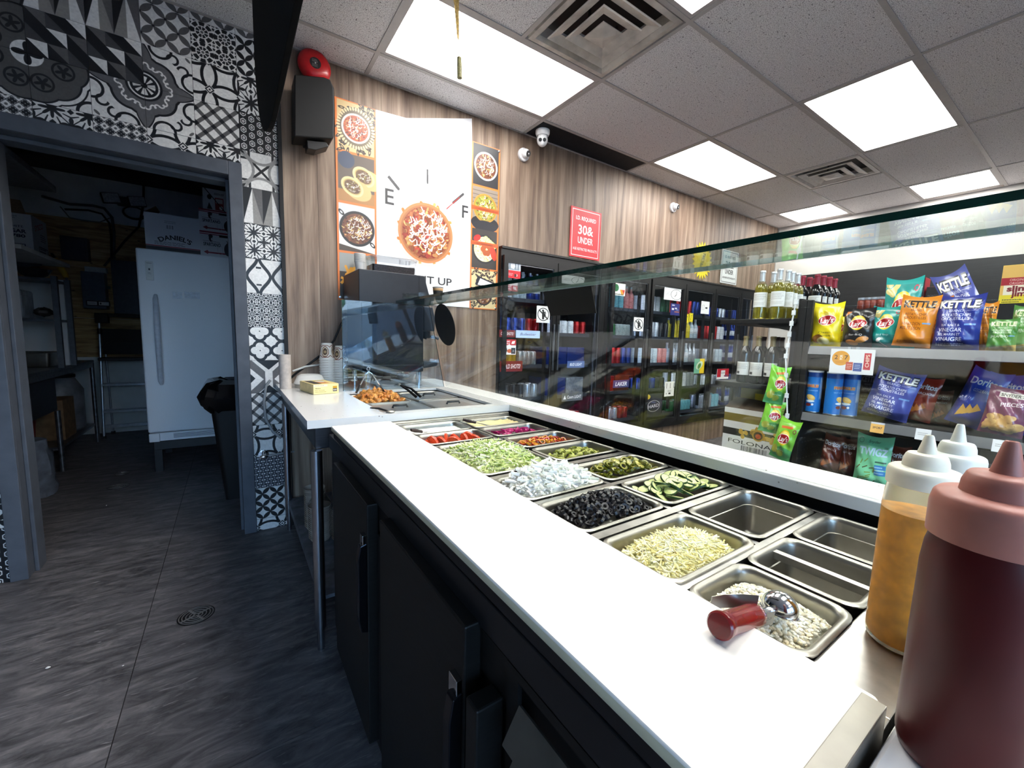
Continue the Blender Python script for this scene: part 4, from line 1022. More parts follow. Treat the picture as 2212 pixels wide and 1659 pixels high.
# ================================================================== WALL PIECES
ORANGE = (222, 122, 56)
PHOTO_BG = []
def food_bowl(c, cx, cy, r, rim, cols, n=260, white=60, rot=0.0, ry=None, sauce_col=(248, 244, 238)):
    ry = ry or r
    c.ell(cx, cy, r, ry, rim, rot); c.ell(cx, cy, r * .92, ry * .92, tuple(int(x * .86) for x in rim), rot); c.ell(cx, cy, r * .86, ry * .86, cols[0], rot)
    for i in range(n):
        a = rnd.uniform(0, 2 * PI); q = math.sqrt(rnd.random()) * .80
        x, y = cx + q * r * math.cos(a), cy + q * ry * math.sin(a)
        k = rnd.choice(cols); f = rnd.uniform(.7, 1.15)
        c.ell(x, y, r * rnd.uniform(.05, .13), r * rnd.uniform(.025, .06), tuple(min(255, int(v * f)) for v in k), rnd.uniform(0, PI))
    for i in range(white):
        a = rnd.uniform(0, 2 * PI); q = math.sqrt(rnd.random()) * .68
        x, y = cx + q * r * math.cos(a), cy + q * ry * math.sin(a); b = rnd.uniform(-.9, .9)
        c.line([(x, y), (x + r * .12 * math.cos(b), y + r * .12 * math.sin(b)), (x + r * .22 * math.cos(b + .8), y + r * .22 * math.sin(b + .8))], r * .035, sauce_col)
RED_FOOD = [(176, 82, 48), (196, 104, 60), (150, 52, 36), (214, 150, 92), (120, 48, 34)]
BRN_FOOD = [(108, 62, 42), (140, 86, 56), (196, 150, 96), (84, 46, 36), (226, 196, 120)]
GRN_FOOD = [(150, 150, 60), (196, 150, 70), (112, 128, 44), (226, 196, 120), (120, 70, 40)]
def ornament(c, x0, y0, x1, y1, base, ink):
    c.rect(x0, y0, x1, y1, base)
    for i in range(60):
        x, y = rnd.uniform(x0, x1), rnd.uniform(y0, y1); c.ell(x, y, .022, .008, ink, rnd.uniform(0, PI), .4)
def wrap_photo(c, x0, y0, x1, y1):
    c.rect(x0, y0, x1, y1, (96, 84, 74)); c.rect(x0, y0, x1, y0 + (y1 - y0) * .25, (170, 122, 70)); c.ell(x0 + .05, y1 - .04, .05, .05, (60, 70, 92))
    for cx, cy in ((x0 + .155, y0 + .17), (x0 + .085, y0 + .095)):
        c.ell(cx + .035, cy - .015, .085, .06, (206, 176, 118), -.3); c.ell(cx, cy, .072, .055, (222, 200, 146), -.5); food_bowl(c, cx, cy, .058, (196, 170, 110), [(112, 84, 58), (196, 190, 170), (132, 120, 60), (84, 50, 40)], 90, 14, -.5, .042)
def strip_poster(name, w, h, kinds, res=520):
    c = Canvas(w, h, res, ORANGE); n = len(kinds); bw = .012; ph = h / n
    for i, k in enumerate(kinds):
        y1 = h - i * ph - bw * .6; y0 = h - (i + 1) * ph + bw * .6; x0, x1 = bw, w - bw; cx, cy = (x0 + x1) / 2, (y0 + y1) / 2; r = min(x1 - x0, y1 - y0) / 2
        if k == 'a': ornament(c, x0, y0, x1, y1, (214, 186, 134), (60, 50, 44)); c.ell(cx, cy, r * .98, r * 1.1, (110, 96, 76)); ornament_ring(c, cx, cy, r); food_bowl(c, cx, cy, r * .78, (240, 232, 226), RED_FOOD, 160, 46)
        elif k == 'b': wrap_photo(c, x0, y0, x1, y1)
        elif k == 'c':
            c.rect(x0, y0, x1, y1, (206, 208, 212)); c.rect(x0, y0, x1, y0 + .07, (74, 62, 54)); c.poly([(x0, y0 + .04), (x1, y0 + .0), (x1, y0 + .1), (x0, y0 + .14)], (226, 224, 222))
            for s in (-1, 1): c.ell(cx + s * r * .86, cy - s * r * .8, r * .2, r * .1, (30, 30, 32), -.8, .5)
            food_bowl(c, cx, cy, r * .98, (34, 33, 35), BRN_FOOD, 190, 40)
        elif k == 'd': c.rect(x0, y0, x1, y1, (64, 58, 56)); c.rect(x0, y0 + (y1 - y0) * .6, x1, y1, (150, 152, 148)); [c.line([(x0 + rnd.random() * .1, y0 + .06 + rnd.random() * .1), (x0 + .03 + rnd.random() * .16, y0 + .1 + rnd.random() * .12)], .016, (226, 162, 66)) for _ in range(24)]; food_bowl(c, cx, y0 + .06, r * .7, (40, 36, 34), BRN_FOOD, 60, 14)
        elif k == 'e': c.rect(x0, y0, x1, y1, (52, 52, 54)); food_bowl(c, cx, cy, r * .92, (234, 232, 230), BRN_FOOD, 130, 40)
        elif k == 'f': c.rect(x0, y0, x1, y1, (140, 128, 116)); [c.rect(x0, y0 + (y1 - y0) * (.5 + j * .1), x1, y0 + (y1 - y0) * (.52 + j * .1), (104, 94, 86)) for j in range(5)]; c.ell(cx, y0 + r * .3, r * 1.1, r * .5, (36, 36, 40)); food_bowl(c, cx, cy, r * .95, (190, 140, 60), GRN_FOOD, 150, 24); c.ell(cx, y0 + r * .12, r * .98, r * .36, (40, 40, 46))
        elif k == 'g':
            c.rect(x0, y0, x1, y1, (58, 54, 52)); food_bowl(c, cx, cy, r * .98, (44, 44, 46), [(232, 220, 170), (226, 190, 110), (236, 234, 222)], 120, 20)
            for j in range(7): c.ell(cx + .02 + r * .3 * math.cos(j), cy + r * .26 * math.sin(j * 2.1), r * .2, r * .2, (172, 84, 40))
            for j in range(5): c.ell(cx + r * (.1 + .17 * j), cy + r * (.72 - .1 * j), r * .2, r * .2, (196, 206, 120)); c.ell(cx + r * (.1 + .17 * j), cy + r * (.72 - .1 * j), r * .16, r * .16, (224, 226, 164))
            c.ell(cx - r * .6, cy + r * .7, r * .3, r * .2, (200, 44, 40), .5); c.ell(cx + r * .72, cy - r * .2, r * .24, r * .5, (206, 62, 40), .3)
        elif k == 'h': ornament(c, x0, y0, x1, y1, (216, 196, 150), (56, 48, 44)); c.poly([(cx - r * .5, cy + r * .9), (cx + r * 1.0, cy + r * .5), (cx + r * .8, cy - .02), (cx - r * .7, cy + r * .3)], (32, 34, 44)); c.poly([(cx - r * .3, cy + r * .75), (cx + r * .8, cy + r * .45), (cx + r * .6, cy + .02), (cx - r * .5, cy + r * .3)], (236, 236, 232)); food_bowl(c, cx, cy - r * .4, r * .7, (40, 36, 40), BRN_FOOD, 70, 16)
    if kinds[0] == 'e':
        for f in (.395, .605): c.rect(.0, h * (1 - f) - .0, w, h * (1 - f) + .03, (206, 92, 40)); [c.rect(rnd.random() * w, h * (1 - f) + .005, rnd.random() * w, h * (1 - f) + .02, (120, 50, 30), .15) for _ in range(20)]
    return c.material(name, .35)
def ornament_ring(c, cx, cy, r):
    for i in range(40): c.ell(cx + r * .95 * math.cos(i * .157), cy + r * 1.02 * math.sin(i * .157), .012, .006, (222, 204, 160), i * .157)
def wall_poster(name, x0, x1, z0, z1, m, label, pts=None, cat='poster'):
    b = MB()
    if pts: b.prism(pts, 1, YW - .006, YW - .0005, uv=True); b.u[1] = b.u[1]
    else: b.box(x0, x1, YW - .006, YW - .0005, z0, z1, uv=('-y',))
    return tag(obj(name, b, m), label, cat)
wall_poster('menu_poster', .581, .828, 1.435, 2.655, strip_poster('left_menu_strip', .247, 1.22, ['a', 'b', 'c', 'd']), 'orange bordered strip of food photographs below the black speaker').name
wall_poster('menu_poster', 1.532, 1.778, 1.44, 2.66, strip_poster('right_menu_strip', .246, 1.22, ['e', 'f', 'g', 'h']), 'orange bordered strip of food photographs beside the first cooler door')
# centre poster: fuel gauge and bowl of fries
w, h = .703, 1.367; X0, Z0 = .829, 1.445
c = Canvas(w, h, 620, (240, 241, 244))
g = lambda x, z: (x - X0, z + 1.22 - Z0)
c.line([g(1.184, 1.156), g(1.185, 1.064)], .011, (40, 40, 42)); c.line([g(.908, 1.046), g(.976, .981)], .02, (60, 60, 62)); c.line([g(1.38, .968), g(1.465, 1.048)], .017, (60, 60, 62))
c.poly([g(1.318, .898), g(1.332, .922), g(1.44, 1.028), g(1.43, 1.012)], (196, 44, 40))
c.text('E', *g(.916, .918), .10, (44, 44, 46), bold=.01); c.text('F', *g(1.483, .926), .09, (44, 44, 46), bold=.01)
bx, by = g(1.178, .722); c.ell(bx, by, .245, .250, (232, 228, 226)); c.ell(bx, by, .225, .23, (214, 204, 196));
for i in range(46):
    a = rnd.uniform(0, 2 * PI); q = rnd.uniform(.14, .195); x, y = bx + q * math.cos(a), by + q * math.sin(a); t = rnd.uniform(0, PI)
    c.line([(x - .03 * math.cos(t), y - .03 * math.sin(t)), (x + .03 * math.cos(t), y + .03 * math.sin(t))], .02, rnd.choice([(218, 150, 78), (226, 168, 96), (196, 120, 56)]))
food_bowl(c, bx, by, .205, (196, 128, 80), [(150, 78, 48), (176, 104, 62), (196, 138, 80), (140, 48, 36), (206, 156, 96), (166, 60, 46)], 520, 85)
c.text('FILL IT UP', *g(1.18, .40), .052, (40, 40, 42), bold=.012, width=.40)
mm = c.material('gauge_poster', .35)
wall_poster('gauge_poster', 0, 0, 0, 0, mm, 'large white poster with a fuel gauge and a bowl of loaded fries', [(X0, Z0), (1.531, Z0), (1.531, 2.663), (1.527, 2.812), (1.03, 2.665), (X0, 2.655)])
for (x, z), lab in (((.592, 1.452), 'round steel standoff at the lower left corner of the left photo strip'), ((1.766, 1.452), 'round steel standoff at the lower right corner of the right photo strip'), ((1.766, 2.645), 'round steel standoff at the upper right corner of the right photo strip')):
    tag(obj('standoff', MB().lathe([(.009, 0), (.009, .003), (.007, .005), (.001, .0055)], 14).xform(Matrix.Translation((x, YW - .006, z)) @ Matrix.Rotation(R(90), 4, 'X')), CHROME, smooth=40), lab, 'fixing', 'steel standoffs of the photo strips')
# alarm bell
t = thing('alarm_bell', 'round red fire alarm bell high on the wooden wall above the speaker', 'bell', (.475, YW, 2.80))
pB = at(681, 137, 1, YW - .07); M = Matrix.Translation((pB.x, YW, pB.z)) @ Matrix.Rotation(R(90), 4, 'X')
RED = mat('alarm_red', (200, 22, 30), .3, coat=.3)
obj('gong', MB().lathe([(.088, .03), (.09, .036), (.088, .048), (.078, .062), (.058, .071), (.034, .075), (.001, .076)], 32, cap0=True).xform(M), RED, t, smooth=50)
obj('base', MB().lathe([(.06, 0), (.06, .029), (.03, .03)], 24).xform(M), BLACKM, t, smooth=40)
cl = Canvas(1, 1, 120, (24, 24, 26)); cl.ell(.5, .5, .5, .5, (30, 30, 32)); cl.lines(.2, .55, .8, .85, 4, (190, 188, 186)); cl.lines(.2, .15, .8, .45, 4, (170, 168, 166)); cl.ell(.5, .5, .07, .07, (200, 200, 200))
lb = MB(); n = 24; lb._add([(0, 0, .0768)] + [(.030 * math.cos(2 * PI * i / n), .030 * math.sin(2 * PI * i / n), .0758) for i in range(n)], [(0, 1 + i, 1 + (i + 1) % n) for i in range(n)], [[(.5, .5), (.5 + .5 * math.cos(2 * PI * i / n), .5 + .5 * math.sin(2 * PI * i / n)), (.5 + .5 * math.cos(2 * PI * (i + 1) / n), .5 + .5 * math.sin(2 * PI * (i + 1) / n))] for i in range(n)])
obj('label_disc', lb.xform(M), cl.material('bell_label', .4), t)
# speaker
t = thing('wall_speaker', 'black loudspeaker on a tilting bracket between the alarm bell and the photo strip', 'speaker', (.46, YW, 2.4))
b = MB(); prof = [(.335, 2.70), (.54, 2.73), (.57, 2.72), (.583, 2.66), (.586, 2.55), (.58, 2.45), (.565, 2.425), (.345, 2.43)]
yS = YW - .17
prof = [(p.x, p.z) for p in (at(*q, 1, yS) for q in ((636, 160), (700, 166), (714, 172), (721, 190), (723, 240), (721, 296), (716, 300), (636, 294)))]
b.prism(prof, 1, yS, YW - .035)
sx = lambda px, py: at(px, py, 1, yS).x + .0015
sz = lambda px, py: at(px, py, 1, yS).z
obj('cabinet', b, mat('speaker_black', (8, 8, 9), .6), t, bevel=.006)
obj('grille', MB().loft([[(sx(*q), yS + .005, sz(*q)), (sx(*q), YW - .04, sz(*q))] for q in ((714, 174), (721, 190), (723, 240), (721, 294))], False), mat('speaker_grille', (52, 52, 56), .5), t, smooth=60)
obj('bracket', MB().box(.40, .45, YW - .0345, YW - .001, sz(680, 296) - .01, 2.6).prism([(sx(664, 300), sz(664, 298)), (sx(706, 300), sz(706, 302)), (sx(712, 310), sz(712, 312)), (sx(684, 318), sz(684, 320)), (sx(666, 316), sz(666, 316))], 1, YW - .14, YW - .05), BLACKM, t, bevel=.003)
# security cameras
def dome_cam(p, label, ceil=False, s=1.0):
    t = thing('security_camera', label, 'camera', p)
    M = Matrix.Translation(p) @ (Matrix.Rotation(PI, 4, 'X') if ceil else Matrix.Rotation(R(90), 4, 'X'))
    wm = mat('camera_white', (226, 226, 228), .3)
    if ceil:
        obj('base', MB().lathe([(.056 * s, 0), (.056 * s, .02 * s), (.05 * s, .034 * s), (.047 * s, .04 * s)], 24).xform(M), wm, t, smooth=40)
        e = MB().sphere((0, 0, 0), .043 * s, 20, 12, (1, 1, 1.15)); Mb = Matrix.Translation(Vector(p) + Vector((0, 0, -.068 * s)))
        obj('eyeball', e.xform(Mb), wm, t, smooth=60)
        d = Vector((-p[0], -p[1], -1.3)).normalized(); q = Matrix.Translation(Vector(p) + Vector((0, 0, -.068 * s))) @ d.to_track_quat('Z', 'Y').to_matrix().to_4x4()
        for sx in (-1, 1): obj('lens', MB().lathe([(.013 * s, .036 * s), (.013 * s, .045 * s), (.009 * s, .046 * s), (.001, .044 * s)], 16, (sx * .016 * s, 0, 0)).xform(q), BLACKM, t, smooth=40)
    else:
        obj('base', MB().lathe([(.05 * s, 0), (.05 * s, .018 * s), (.044 * s, .024 * s)], 24).xform(M), wm, t, smooth=40)
        d = Vector((.25, -.9, -.25)).normalized(); c0 = Vector(p) + Vector((0, -.036 * s, 0)); q = Matrix.Translation(c0) @ d.to_track_quat('Z', 'Y').to_matrix().to_4x4()
        obj('eyeball', MB().sphere((0, 0, 0), .036 * s, 18, 10).xform(q), wm, t, smooth=60)
        obj('lens', MB().lathe([(.022 * s, .028 * s), (.022 * s, .037 * s), (.017 * s, .038 * s), (.001, .034 * s)], 16).xform(q), BLACKM, t, smooth=40)
dome_cam((1.995, YW, 2.68), 'small white turret camera on the wooden wall beside the right photo strip')
dome_cam((3.965, YW, 2.655), 'small white turret camera high on the wooden wall to the right of the red sign')
dome_cam((6.06, YW, 2.655), 'small white turret camera in the far corner of the wooden wall')
dome_cam((2.08, 2.72, ZC - .004), 'white two eyed camera under the ceiling at the end of the black grille', True)
# age signs
def age_sign(x0, x1, z0, z1, bg, fg, label, gap=.012):
    w, h = x1 - x0, z1 - z0; c = Canvas(w, h, 520, bg); c.frame(w * .05, h * .035, w * .95, h * .965, .006, fg)
    c.text('I.D. REQUIRED', w / 2, h * .80, h * .075, fg, width=w * .66, bold=.02); c.text('30&', w / 2, h * .575, h * .185, fg, width=w * .5, bold=.02); c.text('UNDER', w / 2, h * .36, h * .13, fg, width=w * .50, bold=.02); c.text('AGE RESTRICTED PRODUCTS', w / 2, h * .175, h * .05, fg, width=w * .80, bold=.02)
    t = tag(obj('age_sign', MB().box(x0, x1, YW - gap, YW - gap + .005, z0, z1, uv=('-y',)), c.material('age_sign_' + label[:3], .4)), label, 'sign')
    for e in (-1, 1): obj('standoff', MB().cyl(((x0 + x1) / 2 + e * w * .4, YW - gap + .005, (z0 + z1) / 2 + h * .42), ((x0 + x1) / 2 + e * w * .4, YW - .0, (z0 + z1) / 2 + h * .42), .004), CHROME, t)
age_sign(2.522, 2.898, 1.964, 2.394, (206, 44, 54), (244, 236, 236), 'red sign about required identification above the second cooler door')
age_sign(4.985, 5.36, 1.97, 2.37, (232, 234, 234), (30, 30, 32), 'white sign about required identification beside the yellow sun sign')
# yellow sun
b = MB(); n = 22; pts = []
for i in range(n * 2):
    a = PI * i / n; r = 1.0 if i % 2 == 0 else .76
    pts.append((4.587 + .205 * r * math.cos(a) * .98, 2.178 + .215 * r * math.sin(a)))
t = tag(obj('sun_sign', b.prism(pts, 1, YW - .006, YW - .001), mat('sun_yellow', (238, 210, 40), .45)), 'yellow cardboard sun with jagged rays beside the white age sign', 'sign')
c = Canvas(1, 1, 150, (240, 214, 44)); c.text('SPECIAL', .5, .5, .16, (40, 36, 20), rot=1.2, bold=.02, width=.7)
c2 = MB(); k = 28; c2._add([(4.587, YW - .0075, 2.178)] + [(4.587 + .14 * math.cos(2 * PI * i / k), YW - .0075, 2.178 + .15 * math.sin(2 * PI * i / k)) for i in range(k)], [(0, 1 + (i + 1) % k, 1 + i) for i in range(k)], [[(.5, .5)] + [(.5 + .5 * math.cos(2 * PI * j / k), .5 + .5 * math.sin(2 * PI * j / k)) for j in (i + 1, i)] for i in range(k)])
obj('face', c2, c.material('sun_face', .5), t, local=True)
# fly ribbon and hanging black board
t = thing('fly_ribbon', 'twisted yellow sticky fly ribbon hanging from the ceiling by the long light', 'fly trap', (.97, 1.98, ZC))
p0, p1 = Vector((.944, 1.945, ZC - .004)), Vector((.966, 1.945, 2.552)); rings = []
for i in range(25):
    s = i / 24; p = p0.lerp(p1, s); a = -.2 + s * 1.2; w = .015 - .004 * math.sin(s * 3.1); dx = Vector((math.cos(a), math.sin(a), 0)) * w; nn = Vector((-math.sin(a), math.cos(a), 0)) * .0006
    rings.append([tuple(p - dx - nn), tuple(p + dx - nn), tuple(p + dx + nn), tuple(p - dx + nn)])
obj('ribbon', MB().loft(rings, True, True, True), mat('fly_paper', (206, 170, 84), .25, var=.25, scale=90, trans=.2), t, smooth=40)
obj('cartridge', MB().cyl(p1 + Vector((0, 0, .006)), p1 + Vector((.004, 0, -.085)), .0115, .0125, n=14), mat('fly_tube', (142, 136, 92), .5, var=.2, scale=120), t, smooth=40)
b = MB(); pts = [(.3, ZC - .06), (2.37, ZC - .06), (2.37, 2.52)]
for i in range(1, 13):
    a = PI / 2 * i / 12; pts.append((1.59 + .78 * math.cos(a), 2.52 - .60 * math.sin(a)))
pts += [(.3, 1.92)]
t = thing('hanging_board', 'black board with a big rounded corner hanging overhead beside the tiled wall', 'sign', (.147, 1.4, ZC))
obj('panel', b.prism(pts, 0, .140, .156), mat('board_black', (4, 4, 5), .85, spec=.2), t, bevel=.002)
for y in (.6, 1.9): obj('hanger', MB().cyl((.148, y, ZC - .06), (.148, y, ZC - .0035), .006), BLACKM, t)

# ================================================================== DRINK COOLERS
YC = 2.822; CZ0, CZ1 = .27, 1.94
INT = mat('cooler_liner_black', (22, 22, 26), .5); FRAME = mat('cooler_frame_black', (19, 19, 21), .32)
CGL = mat_glass('cooler_glass', (.93, .95, .97), 1.45)
COOLLED = mat_emit('cooler_led', (200, 218, 255), 7.0)
DOORS = [(1.80, 2.352), (2.356, 2.925), (3.035, 3.607), (3.63, 4.222), (4.226, 4.82), (4.824, 5.41), (5.414, 5.785)]
ORD = ['first', 'second', 'third', 'fourth', 'fifth', 'sixth', 'seventh']
SHZ = [.40, .70, .99, 1.28, 1.56]; SHN = ['bottom', 'second lowest', 'middle', 'second highest', 'top']
def cooler(xa, xb, doors, label):
    t = thing('drinks_cooler', label, 'refrigerator', ((xa + xb) / 2, YC, CZ0))
    obj('header', MB().box(xa, xb, YC + .002, 2.895, 1.865, CZ1).box(xa, xb, YC - .012, YC + .002, CZ1 - .016, CZ1), FRAME, t)
    obj('sill', MB().box(xa, xb, YC + .002, 2.895, CZ0, .335), FRAME, t)
    for a, b in [(xa, doors[0][0])] + [(doors[-1][1], xb)]:
        if b - a > .005: obj('post', MB().box(a, b, YC + .002, 2.895, .335, 1.865), FRAME, t)
    for q, bx in (('liner_back', (xa, xb, 3.42, 3.43, CZ0, CZ1)), ('liner_side', (xa, xa + .008, 2.896, 3.42, CZ0, CZ1)), ('liner_side', (xb - .008, xb, 2.896, 3.42, CZ0, CZ1)), ('liner_top', (xa, xb, 2.896, 3.43, CZ1, CZ1 + .01)), ('liner_floor', (xa, xb, 2.896, 3.43, CZ0 - .01, CZ0))): obj(q, MB().box(*bx), INT, t)
    for (a, b) in doors:
        d = obj('door', MB().box(a + .002, a + .042, YC - .03, YC, .33, 1.87).box(b - .042, b - .002, YC - .03, YC, .33, 1.87).box(a + .042, b - .042, YC - .03, YC, .33, .375).box(a + .042, b - .042, YC - .03, YC, 1.815, 1.87), FRAME, t)
        obj('pane', MB().box(a + .042, b - .042, YC - .018, YC - .012, .375, 1.815), CGL, d, local=True)
        obj('pane_trim', MB().box(a + .042, b - .042, YC - .0195, YC - .0185, 1.807, 1.815).box(a + .042, a + .045, YC - .0195, YC - .0185, .375, 1.807).box(b - .045, b - .042, YC - .0195, YC - .0185, .375, 1.807), mat('trim_grey', (150, 152, 156), .3, .8), d, local=True)
        obj('pull_handle', MB().box(b - .034, b - .022, YC - .05, YC - .031, .95, 1.35) if doors.index((a, b)) != 1 or len(doors) > 2 else MB().box(a + .012, a + .024, YC - .05, YC - .031, .95, 1.35), mat('handle_satin', (120, 122, 126), .3, .9), d, local=True, bevel=.003)
        d['door_x'] = (a, b)
        obj('led_shield', MB().box(b - .032, b - .012, 2.897, 2.903, .45, 1.8).box(b - .032, b - .029, 2.903, 2.93, .45, 1.8), FRAME, t); obj('led_strip', MB().box(b - .0285, b - .02, 2.904, 2.926, .45, 1.8), COOLLED, t)  # housing added to shield the bright strip from direct view
    for z in SHZ:
        obj('wire_shelf', MB().box(xa + .01, xb - .01, 2.935, 3.40, z - .012, z - .006), BLACKM, t)
        obj('price_rail', MB().box(xa + .01, xb - .01, 2.927, 2.934, z - .03, z + .002), mat('price_rail', (60, 64, 74), .35), t)
    return t
c1_ = cooler(1.79, 2.98, DOORS[:2], 'black glass door drinks cooler with two doors, nearest the counter')
c2_ = cooler(2.985, 5.79, DOORS[2:], 'long black drinks cooler with five glass doors')
def can_mesh(name, r, h, m, lid=None):
    b = MB(); b.lathe([(r * .8, 0), (r, .006), (r, h - .012), (r * .84, h - .002), (r * .8, h)], 14, cap1=False); b.mi(1); b.lathe([(r * .8, h), (r * .76, h - .002), (.001, h - .003)], 14, cap0=False, cap1=False)
    return b.mesh(name, [m, lid or STEEL], 40)
def bottle_mesh(name, r, h, m, cap, label=None):
    b = MB(); b.lathe([(r * .9, 0), (r, .006), (r, h * .26)], 14, cap1=False)
    b.mi(2 if label else 0); b.lathe([(r, h * .26), (r * 1.01, h * .262), (r * 1.01, h * .53), (r, h * .532)], 14, cap0=False, cap1=False); b.mi(0)
    b.lathe([(r, h * .532), (r, h * .58), (r * .8, h * .67), (r * .42, h * .76), (r * .36, h * .9)], 14, cap0=False, cap1=False); b.mi(1); b.lathe([(r * .4, h * .9), (r * .42, h * .92), (r * .42, h * .99), (r * .35, h)], 12)
    return b.mesh(name, [m, cap, label or m], 40)
PAL = {'blue': (34, 62, 150), 'silver': (190, 196, 206), 'white': (226, 228, 232), 'red': (176, 34, 38), 'green': (44, 110, 66), 'teal': (120, 190, 206), 'gold': (206, 170, 60), 'black': (30, 30, 36), 'pink': (214, 130, 130), 'clear': (190, 204, 214), 'amber': (120, 66, 26), 'purple': (80, 60, 150), 'yellow': (226, 204, 60), 'brown': (92, 50, 36)}
def pmat(c): return mat('drink_' + c, PAL[c], .25, .55 if c in ('silver', 'blue', 'red') else 0.0, var=.12, scale=60)
LAY = [  # per door, bottom shelf first: (kind, colours, how many)
    [('case', ['black', 'blue']), ('can', ['black', 'silver']), ('pack', ['gold', 'silver']), ('can', ['blue', 'red']), ('bottle', ['clear', 'blue'])],
    [('pack', ['amber', 'red']), ('case', ['blue', 'silver']), ('case', ['blue', 'blue']), ('can', ['white', 'red']), ('can', ['silver', 'gold'])],
    [('can', ['silver', 'red']), ('case', ['red', 'brown']), ('tall', ['red', 'blue']), ('pack', ['green', 'clear']), ('bottle', ['teal', 'pink'])],
    [('case', ['black', 'black']), ('can', ['blue', 'black']), ('tall', ['clear', 'pink']), ('tall', ['silver', 'black']), ('tall', ['white', 'green'])],
    [('pack', ['green', 'teal']), ('tall', ['white', 'silver']), ('bottle', ['clear', 'silver']), ('bottle', ['yellow', 'clear']), ('tall', ['red', 'blue'])],
    [('tall', ['silver', 'teal']), ('can', ['white', 'silver']), ('tall', ['silver', 'clear']), ('tall', ['red', 'white']), ('can', ['blue', 'silver'])],
    [('bottle', ['blue', 'clear']), ('can', ['blue', 'silver']), ('bottle', ['blue', 'clear']), ('bottle', ['blue', 'clear']), ('can', ['blue', 'black'])]]
cache = {}
def drink(kind, col):
    if (kind, col) in cache: return cache[(kind, col)]
    nm = {'can': 'drink_can', 'tall': 'drink_can', 'bottle': 'drink_bottle', 'case': 'drink_case', 'pack': 'bottle_pack'}[kind]
    if kind == 'can': m = can_mesh(nm, .033, .122, pmat(col))
    elif kind == 'tall': m = can_mesh(nm, .034, .168, pmat(col))
    elif kind == 'bottle': m = bottle_mesh(nm, .034, .235, pmat(col), pmat('silver' if col != 'clear' else 'white'), pmat('white' if col in ('blue', 'clear') else col))
    else: m = None
    cache[(kind, col)] = m
    return m
for di, (a, b) in enumerate(DOORS):
    for si, (kind, cols) in enumerate(LAY[di]):
        z = SHZ[si] - .0055; place = 'on %s shelf, %s cooler door' % (SHN[si], ORD[di])
        if kind in ('case', 'pack'):
            for k in range(2):
                wd = (b - a - .13) / 2; x0 = a + .06 + k * (wd + .01); hh = .165 if kind == 'case' else .15
                mb = MB()
                if kind == 'case':
                    mb.box(x0, x0 + wd, 2.955, 3.25, z, z + hh); o = obj('drink_case', mb, pmat(cols[k]), bevel=.004)
                    lab = '%s drinks case %s, %s' % (cols[k] if cols[0] != cols[1] else ['near', 'far'][k] + ' ' + cols[k], place, 'left one' if k == 0 else 'right one')
                    tag(o, lab, 'box')
                else:
                    t = thing('bottle_pack', '%s pack of bottles in film %s, %s' % (cols[k], place, 'left one' if k == 0 else 'right one'), 'bottles', (x0 + wd / 2, 3.05, z))
                    obj('film', MB().box(x0 + .005, x0 + wd - .005, 2.962, 3.2, z + .001, z + hh - .035), mat_glass('film', (.9, .93, .9), 1.3, .6, .08), t)
                    for i in range(4):
                        for j in range(2):
                            o = link(bpy.data.objects.new('bottle', drink('can', cols[k]))); o.parent = t; o.matrix_parent_inverse = base_matrix(t).inverted(); o.location = (x0 + .03 + (wd - .06) * i / 3, 3.0 + j * .08, z + .002)
            continue
        n = 6 if b - a > .45 else 4
        if kind == 'bottle': n -= 0
        for k in range(n):
            col = cols[0] if k < n * .6 else cols[1]
            me = drink(kind, col); x = a + .085 + (b - a - .17) * k / (n - 1)
            o = link(bpy.data.objects.new(me.name.split('.')[0], me)); o.location = (x, 2.972 + rnd.uniform(0, .006), z)
            tag(o, '%s %s %s' % (col, {'can': 'short drink can', 'tall': 'tall drink can', 'bottle': 'drink bottle'}[kind], place), 'can' if kind != 'bottle' else 'bottle', '%s drinks %s' % (col, place))
        for k in range(n):
            col = cols[0] if k < n * .6 else cols[1]
            me = drink(kind, col); x = a + .085 + (b - a - .17) * k / (n - 1)
            o = link(bpy.data.objects.new(me.name.split('.')[0], me)); o.location = (x, 3.055 + rnd.uniform(0, .006), z)
            tag(o, '%s %s in the second row %s' % (col, {'can': 'short drink can', 'tall': 'tall drink can', 'bottle': 'drink bottle'}[kind], place), 'can' if kind != 'bottle' else 'bottle', '%s drinks in the second row %s' % (col, place))
# stickers and cards on the doors (parts of their door)
def door_of(x):
    for r in (c1_, c2_):
        for ch in r.children:
            if ch.name.startswith('door') and 'door_x' in ch and ch['door_x'][0] <= x <= ch['door_x'][1]: return ch
def sticker(px0, py0, px1, py1, c, nm, label):
    """px,py: opposite corners in the photograph, unprojected onto the door glass"""
    p, q = at(px0, py0, 1, YC - .0215), at(px1, py1, 1, YC - .0215)
    o = obj('sticker', MB().box(p.x, q.x, YC - .0215, YC - .0186, q.z, p.z, uv=('-y',)), c.material(nm, .45), door_of((p.x + q.x) / 2), local=True)
    o['label'] = label
def no_drink():
    c = Canvas(1, 1.28, 130, (238, 238, 236)); K_ = (22, 22, 24)
    c.ell(.5, .64, .44, .5, K_, inner=.88); c.ell(.47, .93, .075, .085, K_); c.ell(.50, .70, .10, .18, K_); c.ell(.56, .58, .13, .14, K_); c.poly([(.40, .62), (.58, .5), (.56, .26), (.42, .26)], K_); c.line([(.54, .82), (.68, .72), (.62, .86)], .05, K_); c.line([(.16, .98), (.84, .30)], .085, K_)
    return c
sticker(1160, 660, 1187, 698, no_drink(), 'no_drink_a', 'white warning sticker with a crossed out pregnant figure'); sticker(1370, 685, 1389, 716, no_drink(), 'no_drink_b', 'white warning sticker with a crossed out pregnant figure')
